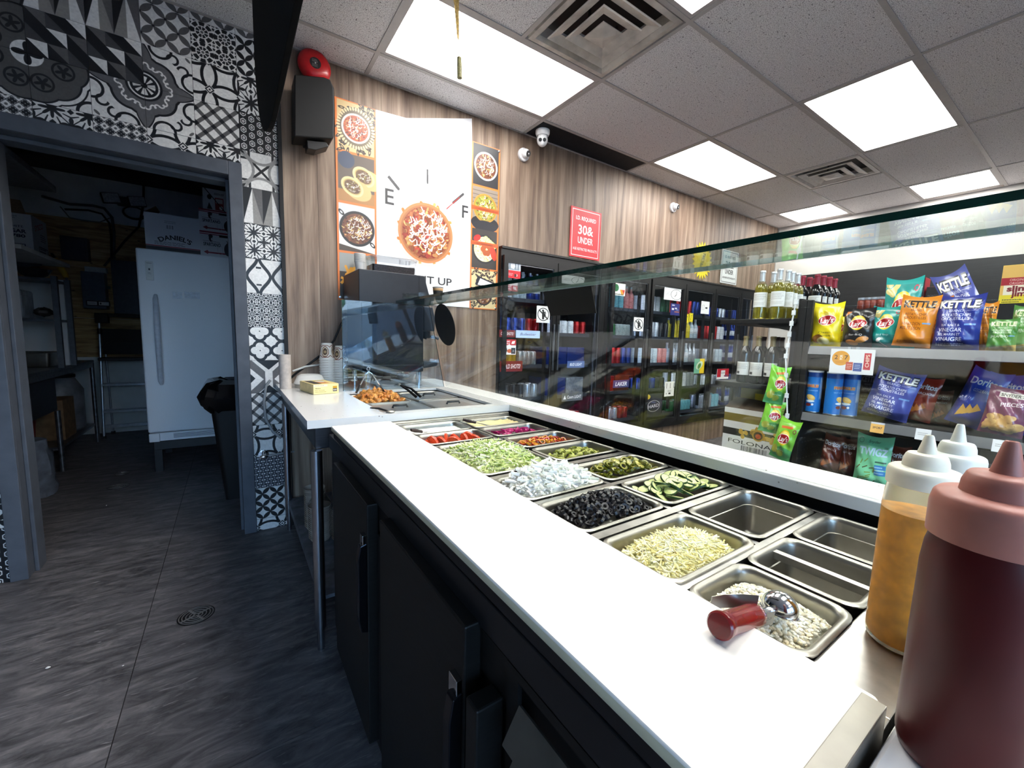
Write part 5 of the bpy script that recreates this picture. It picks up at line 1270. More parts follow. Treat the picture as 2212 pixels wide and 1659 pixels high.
def clock(w, h, side=True):
    c = Canvas(w, h, 150, (236, 237, 238)); cx = w * .72; r = h * .42; c.ell(cx, h / 2, r, r, (40, 40, 44), inner=.93); c.line([(cx, h / 2), (cx + r * .04, h / 2 + r * .62)], .03, (30, 30, 34)); c.line([(cx, h / 2), (cx - r * .28, h / 2 - r * .4)], .04, (30, 30, 34)); c.lines(w * .06, h * .36, w * .4, h * .7, 4, (150, 150, 156)); return c
sticker(1436, 620, 1470, 651, clock(1.25, 1), 'clock_a', 'white card with a drawn clock face'); sticker(1212, 592, 1262, 618, clock(1.5, 1), 'clock_b', 'white card with a drawn clock face')
c = Canvas(.8, 1, 150, (206, 214, 222)); [c.poly([(.05 + .14 * i, .45), (.12 + .14 * i, .95), (.19 + .14 * i, .45)], (128, 140, 150)) for i in range(5)]; c.ell(.42, .68, .1, .17, (238, 238, 240)); c.poly([(.25, .88), (.55, .91), (.55, .84), (.25, .82)], (196, 30, 40)); c.rect(0, 0, .8, .42, (196, 28, 40)); c.text('3', .62, .18, .12, (240, 240, 240)); c.rect(.5, .08, .58, .24, (30, 30, 30)); c.lines(.1, .12, .45, .28, 2, (240, 220, 220))
sticker(1090, 558, 1124, 603, c, 'winter_ad', 'snowy red and white drink advertisement')
c = Canvas(.85, 1, 150, (236, 236, 236)); c.rect(0, .62, .85, 1, (198, 26, 40)); c.text('GAME', .27, .87, .1, (250, 240, 240), bold=.03, width=.4); c.text('ON', .27, .73, .1, (250, 240, 240), bold=.03, width=.36); c.poly([(.55, .7), (.75, .72), (.8, .92), (.6, .88)], (250, 240, 240)); c.ell(.42, .55, .12, .12, (244, 244, 244)); c.ell(.45, .24, .16, .13, (196, 92, 48)); c.rect(.55, .05, .82, .45, (26, 36, 48)); c.text('2', .68, .26, .12, (230, 230, 230)); c.ell(.16, .3, .13, .22, (40, 40, 44))
sticker(1086, 733, 1114, 766, c, 'game_ad', 'red and white sticker with drawn balls')
def cold(): 
    c = Canvas(2.2, .6, 110, (112, 26, 30)); c.text('COLD SHOTS!', 1.1, .3, .24, (232, 226, 226), shear=.2, bold=.02, width=1.8); return c
sticker(1079, 712, 1112, 729, cold(), 'cold_a', 'dark red card with white slanted lettering'); sticker(1080, 780, 1128, 802, cold(), 'cold_b', 'dark red card with white slanted lettering')
c = Canvas(2.4, .75, 110, (176, 202, 240)); c.text('Budweiser', 1.2, .38, .26, (40, 44, 110), shear=.35, width=1.6); sticker(1115, 713, 1166, 731, c, 'card_blue', 'pale blue card with slanted lettering')
c = Canvas(1.0, 1.0, 130, (232, 232, 226)); c.ell(.3, .62, .2, .3, (30, 110, 60)); c.poly([(.6, .5), (.95, .5), (.85, .05), (.7, .1)], (232, 160, 40)); c.poly([(.75, .5), (.97, .5), (.9, .1)], (200, 50, 40)); c.text('Heineken', .45, .12, .13, (30, 40, 34), bold=.02, width=.85); sticker(1323, 610, 1350, 640, c, 'green_ad', 'pale sticker with a green oval')
c = Canvas(.85, 1.1, 130, (44, 48, 116)); c.rect(.1, .9, .35, .98, (230, 230, 240)); c.rect(.38, .6, .58, .72, (230, 230, 240)); c.rect(.1, .5, .3, .66, (230, 230, 240)); c.text('175', .62, .52, .12, (230, 230, 240)); c.rect(.35, .3, .8, .36, (222, 130, 60)); sticker(1450, 655, 1467, 682, c, 'navy_ad', 'navy blue price sticker')
for i, x in enumerate((1481, 1490)):
    c = Canvas(.5, 1, 90, (240, 220, 40)); c.frame(.05, .05, .45, .95, .03, (40, 40, 20)); c.text('2FOR', .25, .5, .16, (30, 30, 20), rot=1.4, width=.7); sticker(x, 678 - 2 * i, x + 6, 698 - 2 * i, c, 'yellow_tag%d' % i, 'small yellow price tag')
c = Canvas(.55, 1, 120, (236, 236, 236)); c.rect(.28, .42, .42, .55, (30, 30, 34)); c.frame(.06, .3, .2, .7, .02, (170, 170, 176)); sticker(1516, 650, 1531, 679, c, 'white_note', 'white notice')
c = Canvas(.6, 1, 120, (110, 178, 150)); c.rect(.32, 0, .6, 1, (236, 206, 40)); c.ell(.3, .55, .17, .3, (206, 226, 196), -.4, .5); c.ell(.3, .5, .08, .2, (90, 140, 70), -.3); sticker(1501, 775, 1520, 806, c, 'lime_ad', 'green and yellow drink sticker')
c = Canvas(1.1, 1, 120, (190, 30, 50)); c.rect(0, 0, 1.1, .2, (236, 236, 236)); c.rect(.35, .2, .75, .85, (230, 230, 232)); c.text('SUGAR', .55, .6, .13, (30, 30, 34), rot=.1, width=.36); c.ell(.85, .3, .2, .1, (120, 60, 90)); sticker(1550, 797, 1573, 818, c, 'red_ad', 'red and white drink sticker')
c = Canvas(.62, 1, 130, (238, 238, 236)); [c.rect(.1 + .12 * i, .55, .13 + .12 * i, .9, (60, 60, 64)) for i in (0, 2, 4)]; c.rect(.26, .14, .40, .25, (24, 24, 26)); c.text('$', .12, .2, .08, (60, 60, 60)); c.lines(.2, .3, .5, .42, 2, (90, 90, 90)); sticker(1437, 825, 1455, 855, c, 'bottle_notice', 'white notice with small bottle drawings')
c = Canvas(1, 1.2, 120, (40, 42, 54)); c.ell(.52, .55, .36, .30, (206, 204, 210), .1, .93); c.text('HARD', .52, .55, .17, (222, 220, 226), bold=.02, width=.6, rot=.1); c.text('Mike', .5, .75, .09, (110, 130, 200)); c.ell(.1, 1.05, .2, .14, (222, 190, 60)); sticker(1394, 852, 1428, 897, c, 'hard_ad', 'dark poster with a pale oval')
c = Canvas(2.1, .5, 110, (70, 96, 150)); c.text('BUD LIGHT', 1.05, .25, .2, (220, 226, 240), shear=.2, bold=.02, width=1.5); sticker(1226, 780, 1262, 794, c, 'blue_case_card', 'blue card with pale lettering')
c = Canvas(2.2, .6, 110, (86, 92, 98)); c.poly([(.15, .15), (.3, .45), (.45, .15)], (236, 236, 240)); c.text('Coors LIGHT', 1.3, .3, .22, (236, 236, 240), bold=.02, width=1.5); sticker(1214, 850, 1258, 864, c, 'silver_case_card', 'grey card with white lettering')
c = Canvas(1.6, .5, 110, (60, 64, 110)); c.text('LAKER', .8, .25, .26, (226, 228, 240), shear=.2, bold=.03, width=1.2); sticker(1325, 822, 1358, 836, c, 'laker_card', 'dark card with pale slanted lettering')
# ================================================================== SNACK GONDOLA, WINE END SHELF
GONB = mat('gondola_black', (12, 12, 13), .55); PEG = mat('pegboard_black', (13, 13, 15), .6)
RAIL = mat('shelf_rail_silver', (168, 170, 174), .3, .85, scale=8, var=.05)
GX0, GX1, GYE = 2.70, 3.62, 1.02
SH = [(.20, 'base'), (.498, ''), (.846, ''), (1.222, '')]
t = thing('snack_gondola', 'black metal snack shelf unit with pegboard ends beyond the serving counter', 'shelf', (3.1, 0, 0))
obj('end_panel', MB().box(GX0 + .01, GX1, GYE - .008, GYE, .06, 1.475), PEG, t)
hol = MB()
for i in range(22):
    for j in range(22): hol.box(GX0 + .06 + i * .04, GX0 + .064 + i * .04, GYE - .0086, GYE - .0079, .35 + j * .05, .354 + j * .05)
o = obj('peg_hole', hol, mat('peg_hole', (60, 60, 64), .6), t); o['kind'] = 'stuff'
for ya, yb in ((GYE - .03, GYE - .001), (GYE + .001, GYE + .03)): obj('upright', MB().box(GX0 - .012, GX0 + .009, ya, yb, .0, 1.478), GONB, t, bevel=.002)
obj('back_panel', MB().box(GX1 - .02, GX1, -1.6, GYE - .009, .1, 1.49), PEG, t)
obj('kick_plate', MB().box(GX0 + .03, GX0 + .04, -1.6, GYE - .031, 0, .17), GONB, t)
for z, n in SH:
    s_ = obj('shelf', MB().box(GX0, GX1 - .021, -1.6, GYE - .031, z - .02, z), GONB, t)
    obj('price_rail', MB().prism([(GX0 - .018, z - .043), (GX0 - .012, z - .045), (GX0 - .001, z + .001), (GX0 - .006, z + .002)], 1, -1.6, GYE - .031), RAIL, s_, local=True)
obj('top_ledge', MB().box(GX1 + .0005, GX1 + .34, -1.6, 1.5, 1.455, 1.478), GONB, t)
obj('top_ledge_post', MB().box(GX1 + .3, GX1 + .34, -1.55, -1.5, 0, 1.454), GONB, t); obj('top_ledge_post', MB().box(GX1 + .3, GX1 + .34, 1.42, 1.47, 0, 1.454), GONB, t)
# end shelves for wine
t2 = thing('wine_end_shelf', 'black end shelf stacked with wine bottles at the end of the snack shelves', 'shelf', (3.1, 1.28, 0))
obj('back', MB().box(GX0 + .01, GX1, 1.056, 1.07, .06, 1.49), GONB, t2)
for z in (.20, .975, 1.38): obj('shelf', MB().box(GX0, GX1 - .1, 1.0705, 1.52, z - .028, z), GONB, t2, bevel=.002)
obj('shelf', MB().box(2.755, 3.45, 1.0705, 1.50, .497, .5), GONB, t2)
for x in (GX0 + .02, GX1 - .14): obj('bracket', MB().prism([(1.0705, 1.30), (1.0705, 1.351), (1.3, 1.351)], 0, x, x + .006), GONB, t2)
# ---- bags
def bag_mesh(name, w, h, th, m, seed=1, stand=True, nx=18, nz=24, wr=.010):
    rr = random.Random(seed); ph = [(rr.uniform(6, 22), rr.uniform(6, 22), rr.uniform(0, 6.3), rr.uniform(.2, 1)) for _ in range(7)]
    def shape(u, v, side):
        x = (u - .5) * w * (1 - .07 * math.sin(PI * v) ** .8)
        e = max(0.0, 1 - abs(2 * u - 1) ** 3.2) ** .75
        top = .94; b0 = .035
        if v > top or v < b0: tt = .0012
        else:
            q = (v - b0) / (top - b0)
            tt = th * .5 * e * (min(1, q * 7) ** .6) * (math.sin(PI * min(1, (1 - q) * .62)) ** .8 if stand else math.sin(PI * q) ** .55) + .0012
        wv = sum(a * math.sin(fx * u + fz * v + p) for fx, fz, p, a in ph) / 3.0
        tt += wr * wv * min(1, tt / (th * .25))
        z = v * h + (.012 * abs(2 * u - 1) ** 2 * h / .2 if v > top else 0) * (v - top) / (1 - top) * (1 if rr else 1)
        zig = .0012 * (1 if int(v * nz * 2) % 2 else -1) if (v > top or v < b0) else 0
        bend = -.02 * (v - .8) / .2 * h / .2 * .6 if v > .8 else 0
        return (x, -side * max(tt, .0008) + zig + bend * (-.5), z)
    b = MB()
    for side in (1, -1):
        base = len(b.v); vs = []; fs = []; us = []
        for j in range(nz + 1):
            for i in range(nx + 1): vs.append(shape(i / nx, j / nz, side))
        for j in range(nz):
            for i in range(nx):
                q = [j * (nx + 1) + i, j * (nx + 1) + i + 1, (j + 1) * (nx + 1) + i + 1, (j + 1) * (nx + 1) + i]
                uv = [(i / nx, j / nz), ((i + 1) / nx, j / nz), ((i + 1) / nx, (j + 1) / nz), (i / nx, (j + 1) / nz)]
                if side < 0: q = q[::-1]; uv = [(min(.03, a * .02), c) for a, c in uv[::-1]]
                fs.append(q); us.append(uv)
        b._add(vs, fs, us)
    return b.mesh(name, m, 70)
FOIL = lambda c, n: c.material(n, .28, coat=.35)
def lays(c, cx, cy, r, rot=.08):
    c.ell(cx, cy + r * .12, r, r * .96, (246, 206, 40)); c.ell(cx, cy + r * .42, r * .8, r * .5, (252, 228, 110))
    c.ell(cx, cy, r * 1.18, r * .62, (250, 244, 236), rot); c.ell(cx, cy, r * 1.12, r * .55, (176, 30, 34), rot); c.text("Lay's", cx, cy - r * .02, r * .62, (252, 248, 244), shear=.15, bold=.025, rot=rot, width=r * 1.75)
def lays_bag(bg, bg2, l1, l2, extra=None, lz=.62, h=1.25, ink=(40, 60, 30)):
    c = Canvas(1, h, 240, bg); c.poly([(0, 0), (1, 0), (1, h * .30), (.6, h * .36), (0, h * .26)], bg2)
    if extra: extra(c)
    lays(c, .52, h * lz, .25); c.text(l1, .5, h * lz - .36, .06, ink, width=.44); c.text(l2, .5, h * lz - .45, .06, ink, width=.44)
    c.rect(0, h * .94, 1, h, tuple(min(255, int(x * 1.12)) for x in bg)); c.rect(0, 0, 1, h * .035, bg2)
    return c
def chips(cols, y0, y1, n=10, x0=.15, x1=.9):
    def f(c):
        for _ in range(n): c.ell(rnd.uniform(x0, x1), rnd.uniform(y0, y1), rnd.uniform(.09, .15), rnd.uniform(.05, .09), rnd.choice(cols), rnd.uniform(-.6, .6))
    return f
CHIP = [(232, 190, 96), (240, 210, 130), (214, 164, 70)]
m_lay_y = FOIL(lays_bag((236, 214, 30), (232, 202, 20), 'Classic', 'Classiques', lambda c: (c.ell(.28, .22, .2, .13, (150, 96, 44)), c.ell(.42, .17, .17, .1, (236, 214, 140)), c.ell(.55, .15, .12, .09, (240, 222, 156)))), 'bag_yellow')
m_lay_k = FOIL(lays_bag((28, 26, 28), (22, 20, 22), 'Bar-B-Q', '', lambda c: (c.ell(.72, .25, .2, .1, (206, 140, 70), .3), c.ell(.4, .15, .2, .09, (190, 120, 60), -.2), c.poly([(.02, 1.0), (.3, 1.2), (.12, 1.2)], (210, 120, 40))), ink=(236, 232, 226)), 'bag_black')
m_lay_t = FOIL(lays_bag((28, 150, 142), (24, 120, 118), 'Salt & Vinegar', '', lambda c: (chips([(226, 206, 130), (206, 190, 120)], 1.0, 1.2, 5, .05, .35)(c), c.ell(.4, .25, .09, .06, (230, 230, 226), .6), c.line([(.44, .2), (.62, .05)], .025, (210, 214, 212)), c.ell(.85, 1.1, .07, .06, (196, 60, 80), 0, .6)), ink=(230, 240, 238)), 'bag_teal')
m_lay_g = FOIL(lays_bag((128, 196, 60), (74, 150, 84), 'Sour Cream', '', lambda c: (c.ell(.22, .3, .17, .14, (176, 176, 70)), c.ell(.5, .2, .16, .1, (150, 160, 60)), c.poly([(.2, 1.05), (.75, 1.12), (.75, 1.04), (.25, .98)], (214, 110, 50)), c.ell(.88, .98, .07, .07, (150, 60, 70), 0, .6)), lz=.55, ink=(230, 240, 220)), 'bag_green')
def kettle(bg, bg2, ink, l, h=1.2, tit=(240, 238, 232), edge=(30, 28, 34)):
    c = Canvas(1, h, 300, bg); c.poly([(0, 0), (1, 0), (1, h * .2), (0, h * .1)], bg2)
    for dx in (-.012, .012): c.text('KETTLE', .5 + dx, h * .86 - dx, .17, edge, bold=.05, width=.86)
    c.text('KETTLE', .5, h * .86, .155, tit, bold=.04, width=.84); c.text('BRAND', .46, h * .735, .055, ink, width=.3); c.rect(.64, h * .733, .92, h * .737, ink)
    c.text('POTATO CHIPS', .48, h * .655, .062, ink, bold=.012, width=.62); c.text('CROUSTILLES', .47, h * .585, .062, ink, bold=.012, width=.6)
    for i, (s, k, w_) in enumerate(l): c.text(s, .40, h * (.465 - .088 * i), k, ink, bold=.01, width=w_)
    c.lines(.12, h * .07, .72, h * .13, 2, ink); c.rect(.7, h * .46, .92, h * .49, (120, 160, 210))
    return c
SV = [('SEA SALT &', .05, .42), ('VINEGAR', .085, .54), ('SEL MARIN ET', .055, .50), ('VINAIGRE', .09, .58)]
m_ket_b = FOIL(kettle((40, 52, 140), (30, 38, 110), (226, 228, 240), SV), 'bag_navy')
m_ket_b2 = FOIL(kettle((74, 82, 156), (60, 66, 130), (226, 228, 240), SV), 'bag_navy_faded')
m_ket_o = FOIL(kettle((222, 136, 30), (206, 120, 24), (110, 50, 20), [('HONEY DIJON', .075, .5), ('MIEL ET DIJON', .075, .56)], tit=(40, 24, 16), edge=(226, 150, 60)), 'bag_orange')
m_ket_g = FOIL(kettle((84, 140, 62), (196, 160, 84), (226, 232, 214), [('JALAPENO', .09, .6)], tit=(206, 212, 170), edge=(96, 130, 70)), 'bag_jalapeno')
m_ket_k = FOIL(kettle((46, 44, 48), (36, 34, 38), (150, 148, 150), SV, tit=(130, 128, 130)), 'bag_charcoal')
def dorit(bg, bg2, word, chipc):
    c = Canvas(1, 1.3, 240, bg); c.poly([(0, 0), (1, 0), (1, .4), (0, .6)], bg2); c.text('Doritos', .5, 1.06, .15, (236, 236, 240), bold=.03, width=.8); c.text(word, .55, .86, .07, (236, 236, 240), width=.5)
    for k in range(3): c.poly([(.2 + .16 * k, .2 + .06 * k), (.5 + .14 * k, .34 + .06 * k), (.26 + .17 * k, .5 + .04 * k)], chipc)
    for k in range(10): x, y = rnd.uniform(.1, .9), rnd.uniform(.1, 1.1); c.line([(x, y), (x + rnd.uniform(-.1, .1), y + rnd.uniform(.02, .1))], .008, (236, 220, 200), .5)
    return c
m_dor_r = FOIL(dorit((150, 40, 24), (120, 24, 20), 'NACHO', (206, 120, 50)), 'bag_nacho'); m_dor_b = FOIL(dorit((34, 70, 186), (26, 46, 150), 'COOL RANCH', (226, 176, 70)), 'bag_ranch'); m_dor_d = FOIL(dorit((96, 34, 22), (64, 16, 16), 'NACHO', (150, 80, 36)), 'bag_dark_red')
c = Canvas(1, 1.2, 240, (112, 36, 76)); c.rect(.25, .98, .85, 1.1, (214, 206, 190)); c.text("SNYDER'S", .55, 1.04, .07, (50, 40, 36), bold=.02, width=.52); c.text('PIECES', .6, .82, .09, (236, 226, 226), bold=.02, width=.5, rot=.1)
chips([(196, 150, 80), (166, 120, 56), (214, 172, 104)], .15, .5, 40)(c); m_sny = FOIL(c, 'bag_purple')
c = Canvas(1, 1.35, 240, (126, 206, 158)); c.rect(0, 1.1, 1, 1.35, (108, 190, 142)); c.ell(.13, 1.22, .07, .07, (70, 120, 96), 0, .8); c.text('Snyder', .5, 1.22, .07, (30, 50, 42), shear=.3, width=.34); c.text('100', .85, 1.1, .05, (40, 60, 50))
c.text('TWIGZ', .52, .96, .19, (196, 224, 244), bold=.04, width=.8)
for i in range(16):
    x, y = rnd.uniform(.05, .6), rnd.uniform(.05, .8); a = rnd.uniform(0, 1.4); c.line([(x, y), (x + .15 * math.cos(a), y + .12 * math.sin(a))], .03, rnd.choice([(104, 84, 44), (120, 150, 70), (80, 90, 50)]))
c.rect(.62, .5, .92, .62, (60, 130, 190)); c.rect(.62, .34, .92, .46, (60, 130, 190)); c.lines(.63, .36, .9, .6, 3, (190, 220, 236)); c.rect(.62, .68, .92, .72, (60, 100, 80)); m_twg = FOIL(c, 'pouch_mint')
c = Canvas(1, 1.1, 200, (226, 180, 96)); c.rect(0, 0, 1, .3, (228, 206, 50)); c.rect(0, .56, 1, .76, (170, 30, 46)); c.text('ORIGINAL', .5, .70, .06, (240, 220, 200), width=.5); c.text('ORIGINAL', .5, .61, .06, (240, 220, 200), width=.5); c.rect(.1, .3, .95, .56, (236, 226, 200)); c.text('slim', .5, .47, .14, (120, 24, 34), bold=.04, width=.6); c.text('jim', .55, .33, .14, (120, 24, 34), bold=.04, width=.42); c.lines(.1, .08, .7, .2, 2, (60, 60, 30)); m_slim = c.material('jerky_box', .4)
def bag(name, px0, px1, ptop, z, xpl, th, m, label, seed=1, yaw=0, tilt=0, roll=0, pbot=None, cat='snack bag', stand=True):
    """px0..px1, ptop: silhouette in the photograph, measured on the plane x = xpl, standing at height z"""
    pm = (px0 + px1) / 2
    a, b = at(px0, ptop + 40, 0, xpl), at(px1, ptop + 40, 0, xpl)
    w = a.y - b.y; yc = (a.y + b.y) / 2; h = (at(pm, ptop, 0, xpl).z - z) / max(.3, math.cos(tilt) * math.cos(roll))
    me = bag_mesh(name, w, h, th, m, seed, stand)
    o = link(bpy.data.objects.new(name, me)); o.location = (xpl + th * .5, yc, z + .001 + (.004 if roll else 0) + abs(math.sin(roll)) * w * .45); o.rotation_euler = Euler((tilt, roll, -PI / 2 + yaw), 'XYZ')
    return tag(o, label, cat)
Z1, Z2, Z3 = 1.223, .847, .499
bag('chip_bag', 1750, 1815, 657, Z1, 2.74, .07, m_lay_y, 'yellow bag of classic potato chips at the left end of the upper snack shelf', 3, .1)
bag('chip_bag', 1800, 1828, 684, Z1, 2.86, .05, m_lay_y, 'second yellow chip bag half hidden between the yellow and black bags', 4)
bag('chip_bag', 1815, 1884, 668, Z1, 2.74, .07, m_lay_k, 'shiny black bag of barbecue chips on the upper snack shelf', 6)
bag('chip_bag', 1876, 1945, 664, Z1, 2.77, .07, m_lay_t, 'teal chip bag standing beside the black bag, partly behind the orange bag', 8, -.1)
bag('chip_bag', 1906, 1986, 604, Z1, 2.98, .08, m_lay_t, 'upper teal chip bag rising behind the orange bags', 9, .15)
bag('chip_bag', 1928, 2012, 646, Z1, 2.73, .08, m_ket_o, 'crumpled orange bag of honey mustard chips, in front', 12, .1, 0, .08)
bag('chip_bag', 1980, 2050, 645, Z1, 2.85, .07, m_ket_o, 'second orange chip bag squeezed behind the big navy bag', 14)
bag('chip_bag', 2014, 2122, 640, Z1, 2.74, .10, m_ket_b, 'big navy blue bag of salt and vinegar chips standing in front', 17, -.05)
bag('chip_bag', 2095, 2185, 596, Z1, 2.98, .09, m_ket_b2, 'faded blue chip bag leaning sideways behind the navy bag', 19, 0, 0, -.42)
bag('chip_bag', 2112, 2150, 655, Z1, 2.84, .06, m_ket_o, 'orange chip bag peeking out to the right of the navy bag', 20)
bag('chip_bag', 2128, 2196, 690, Z1, 2.75, .07, m_ket_g, 'green bag of jalapeno chips on the upper snack shelf', 22, .1)
bag('chip_bag', 2180, 2245, 662, Z1, 2.83, .07, m_ket_g, 'olive chip bag cut off by the right edge of the picture', 23, -.2)
bag('chip_bag', 1850, 1895, 806, Z2, 2.86, .07, m_ket_k, 'charcoal chip bag behind the last blue canister', 24)
bag('chip_bag', 1858, 1962, 812, Z2, 2.74, .08, m_ket_b2, 'blue salt and vinegar bag slumping on the lower snack shelf', 27, .05, 0, .2)
bag('chip_bag', 1944, 2012, 822, Z2, 2.85, .08, m_dor_r, 'red bag of nacho chips on the lower snack shelf', 29, 0, 0, .14)
bag('chip_bag', 2040, 2128, 812, Z2, 2.83, .09, m_dor_b, 'bright blue tortilla chip bag leaning on the lower snack shelf', 31, 0, 0, .28)
bag('chip_bag', 2112, 2216, 846, Z2, 2.73, .09, m_sny, 'purple bag of pretzel pieces on the lower snack shelf', 33, 0, 0, .1)
bag('chip_bag', 2128, 2226, 812, Z2, 2.90, .08, m_dor_b, 'dim blue tortilla chip bag behind the purple pretzel bag', 34)
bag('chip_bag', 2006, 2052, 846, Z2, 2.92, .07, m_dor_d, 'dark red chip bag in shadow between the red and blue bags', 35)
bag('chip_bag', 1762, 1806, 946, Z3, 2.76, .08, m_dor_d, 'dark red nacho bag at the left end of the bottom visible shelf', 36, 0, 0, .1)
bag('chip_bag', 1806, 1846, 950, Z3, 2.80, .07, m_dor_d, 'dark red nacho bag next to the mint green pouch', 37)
bag('snack_pouch', 1842, 1924, 946, Z3, 2.74, .07, m_twg, 'mint green pouch of pretzel sticks on the bottom visible shelf', 38, 0, 0, 0, None, 'snack bag')
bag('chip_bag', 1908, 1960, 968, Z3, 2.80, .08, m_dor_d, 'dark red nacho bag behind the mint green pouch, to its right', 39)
# canisters
cp = Canvas(2, 1.7, 200, (28, 112, 190)); 
for cx in (.55, 1.55):
    cp.text('PRINGLES', cx, 1.12, .11, (240, 200, 60), bold=.07, width=.62); cp.text('PRINGLES', cx, 1.12, .10, (196, 40, 50), bold=.02, width=.58); cp.text('SALT & VINEGAR', cx, .92, .045, (220, 236, 250), width=.6)
    cp.ell(cx + .02, .62, .2, .12, (226, 180, 90), -.3); cp.ell(cx + .02, .66, .16, .07, (240, 206, 130), -.3); cp.ell(cx, .46, .2, .05, (220, 232, 240)); cp.ell(cx - .05, .3, .12, .07, (120, 40, 40)); cp.ell(cx + .12, .32, .05, .05, (240, 240, 244))
cp.rect(0, 1.5, 2, 1.7, (24, 60, 130)); cp.rect(.92, .55, 1.18, 1.5, (120, 160, 206)); cp.lines(.94, .6, 1.16, 1.45, 16, (220, 232, 244))
m_can = cp.material('canister', .3)
for i, (px, lab, rz) in enumerate(((1754, 'blue cylindrical chip canister at the left end of the lower snack shelf', 1.35), (1797, 'second blue chip canister, turned to show its side panel', 2.7), (1834, 'third blue chip canister, in shadow behind the price card', 1.2))):
    p = at(px, 880, 0, 2.76 + .05 * (i == 2)); t = thing('chip_canister', lab, 'canister', (p.x, p.y, Z2), rz)
    b = MB().lathe([(.0375, .004), (.0375, .228)], 28, cap0=True, cap1=False); obj('tube', b, m_can, t, smooth=50, local=True)
    obj('rim', MB().lathe([(.0382, 0), (.0388, .003), (.0378, .0055)], 28, cap1=False), STEEL, t, smooth=50, local=True)
    obj('lid', MB().lathe([(.0378, .228), (.0392, .229), (.0392, .236), (.037, .238), (.036, .2365), (.001, .2365)], 28), mat('lid_clear', (196, 200, 206), .25), t, smooth=40, local=True)
# cards and tags
c = Canvas(1.45, 1, 220, (232, 232, 232)); c.ell(.36, .62, .30, .30, (224, 156, 40)); c.text('2', .2, .66, .17, (60, 40, 30), bold=.01); c.text('7', .54, .66, .17, (60, 40, 30), bold=.01); c.text('FOR', .37, .66, .09, (250, 246, 240), rot=PI / 2, bold=.03, width=.2); c.lines(.2, .42, .5, .5, 2, (190, 120, 30))
c.rect(.55, .15, .78, .48, (190, 70, 46)); c.rect(.8, .12, 1.08, .46, (60, 84, 150)); c.rect(1.12, .2, 1.34, .86, (190, 34, 48)); c.text('CHIPS', 1.23, .55, .12, (244, 226, 200), rot=PI / 2, width=.5, bold=.02); c.lines(.58, .2, .75, .42, 3, (236, 210, 190)); c.lines(.84, .2, 1.04, .4, 3, (210, 220, 240))
p0, p1 = at(1796, 753, 0, 2.672), at(1886, 806, 0, 2.672)
t = thing('price_card', 'white two for seven card with an orange disc clipped under the upper snack shelf', 'price card', (2.672, p0.y, p0.z))
obj('card', MB().box(2.6715, 2.6725, p1.y, p0.y, p1.z - .012, p0.z, uv=('-x',)), c.material('two_for_seven', .5), t)
o = t.children[0]; 
for f in (.42, .6): obj('clip', MB().box(2.6727, 2.684, p0.y + (p1.y - p0.y) * f - .006, p0.y + (p1.y - p0.y) * f + .006, p0.z - .012, p0.z + .012), mat('clip_clear', (190, 194, 198), .2), t)
def rail_tag(px0, px1, z, c, nm, label):
    a, b = at(px0, 915, 0, 2.683), at(px1, 915, 0, 2.683)
    obj_ = obj('price_tag', MB().prism([(2.6795, z - .048), (2.6805, z - .048), (2.6925, z + .004), (2.6915, z + .004)], 1, b.y, a.y), c.material(nm, .5), None)
    me = obj_.data; ul = me.uv_layers.new(name='UVMap') if not me.uv_layers else me.uv_layers[0]
    ys = [v.co.y for v in me.vertices]; zs = [v.co.z for v in me.vertices]
    for l in me.loops:
        v = me.vertices[l.vertex_index].co; ul.data[l.index].uv = ((max(ys) - v.y) / (max(ys) - min(ys)), (v.z - min(zs)) / (max(zs) - min(zs)))
    tag(obj_, label, 'price tag')
c = Canvas(1, 1.2, 130, (232, 178, 96)); c.rect(0, 1.0, 1, 1.2, (190, 194, 206)); c.text('2FOR7', .5, .6, .22, (60, 40, 50), bold=.02, width=.7); rail_tag(1881, 1911, Z2 - .003, c, 'orange_tag', 'orange price tag on the rail of the lower snack shelf')
for i, (a, b, lab) in enumerate(((1980, 2014, 'left'), (2150, 2200, 'right'))):
    c = Canvas(1.4, 1, 110, (226, 226, 226)); c.lines(.2, .4, 1.2, .7, 2, (150, 150, 150)); rail_tag(a, b, Z2 - .003, c, 'white_tag%d' % i, 'small white price tag on the lower snack rail, the %s one' % lab)
# dark header cards at the back of the shelves
for i, (y0, y1, z, mir, lab) in enumerate(((.02, .42, 1.0, False, 'dark card with grey lettering at the back of the lower snack shelf, left one'), (-.42, .0, 1.0, False, 'dark card with grey lettering at the back of the lower snack shelf, right one'), (.2, .75, .62, True, 'dark card with mirrored grey lettering at the back of the bottom shelf'))):
    c = Canvas(2.2, .7, 110, (26, 26, 28)); c.text('Doritos', 1.1, .35, .3, (120, 120, 122), bold=.03, width=1.7, mirror=mir)
    tag(obj('header_card', MB().box(3.20, 3.206, y0, y1, (Z2 if not mir else Z3) + .0005, z + .09, uv=('-x',)), c.material('header_%d' % i, .5)), lab, 'sign')
    me = bpy.data.objects['header_card' + ('' if i == 0 else '.%03d' % i)].data
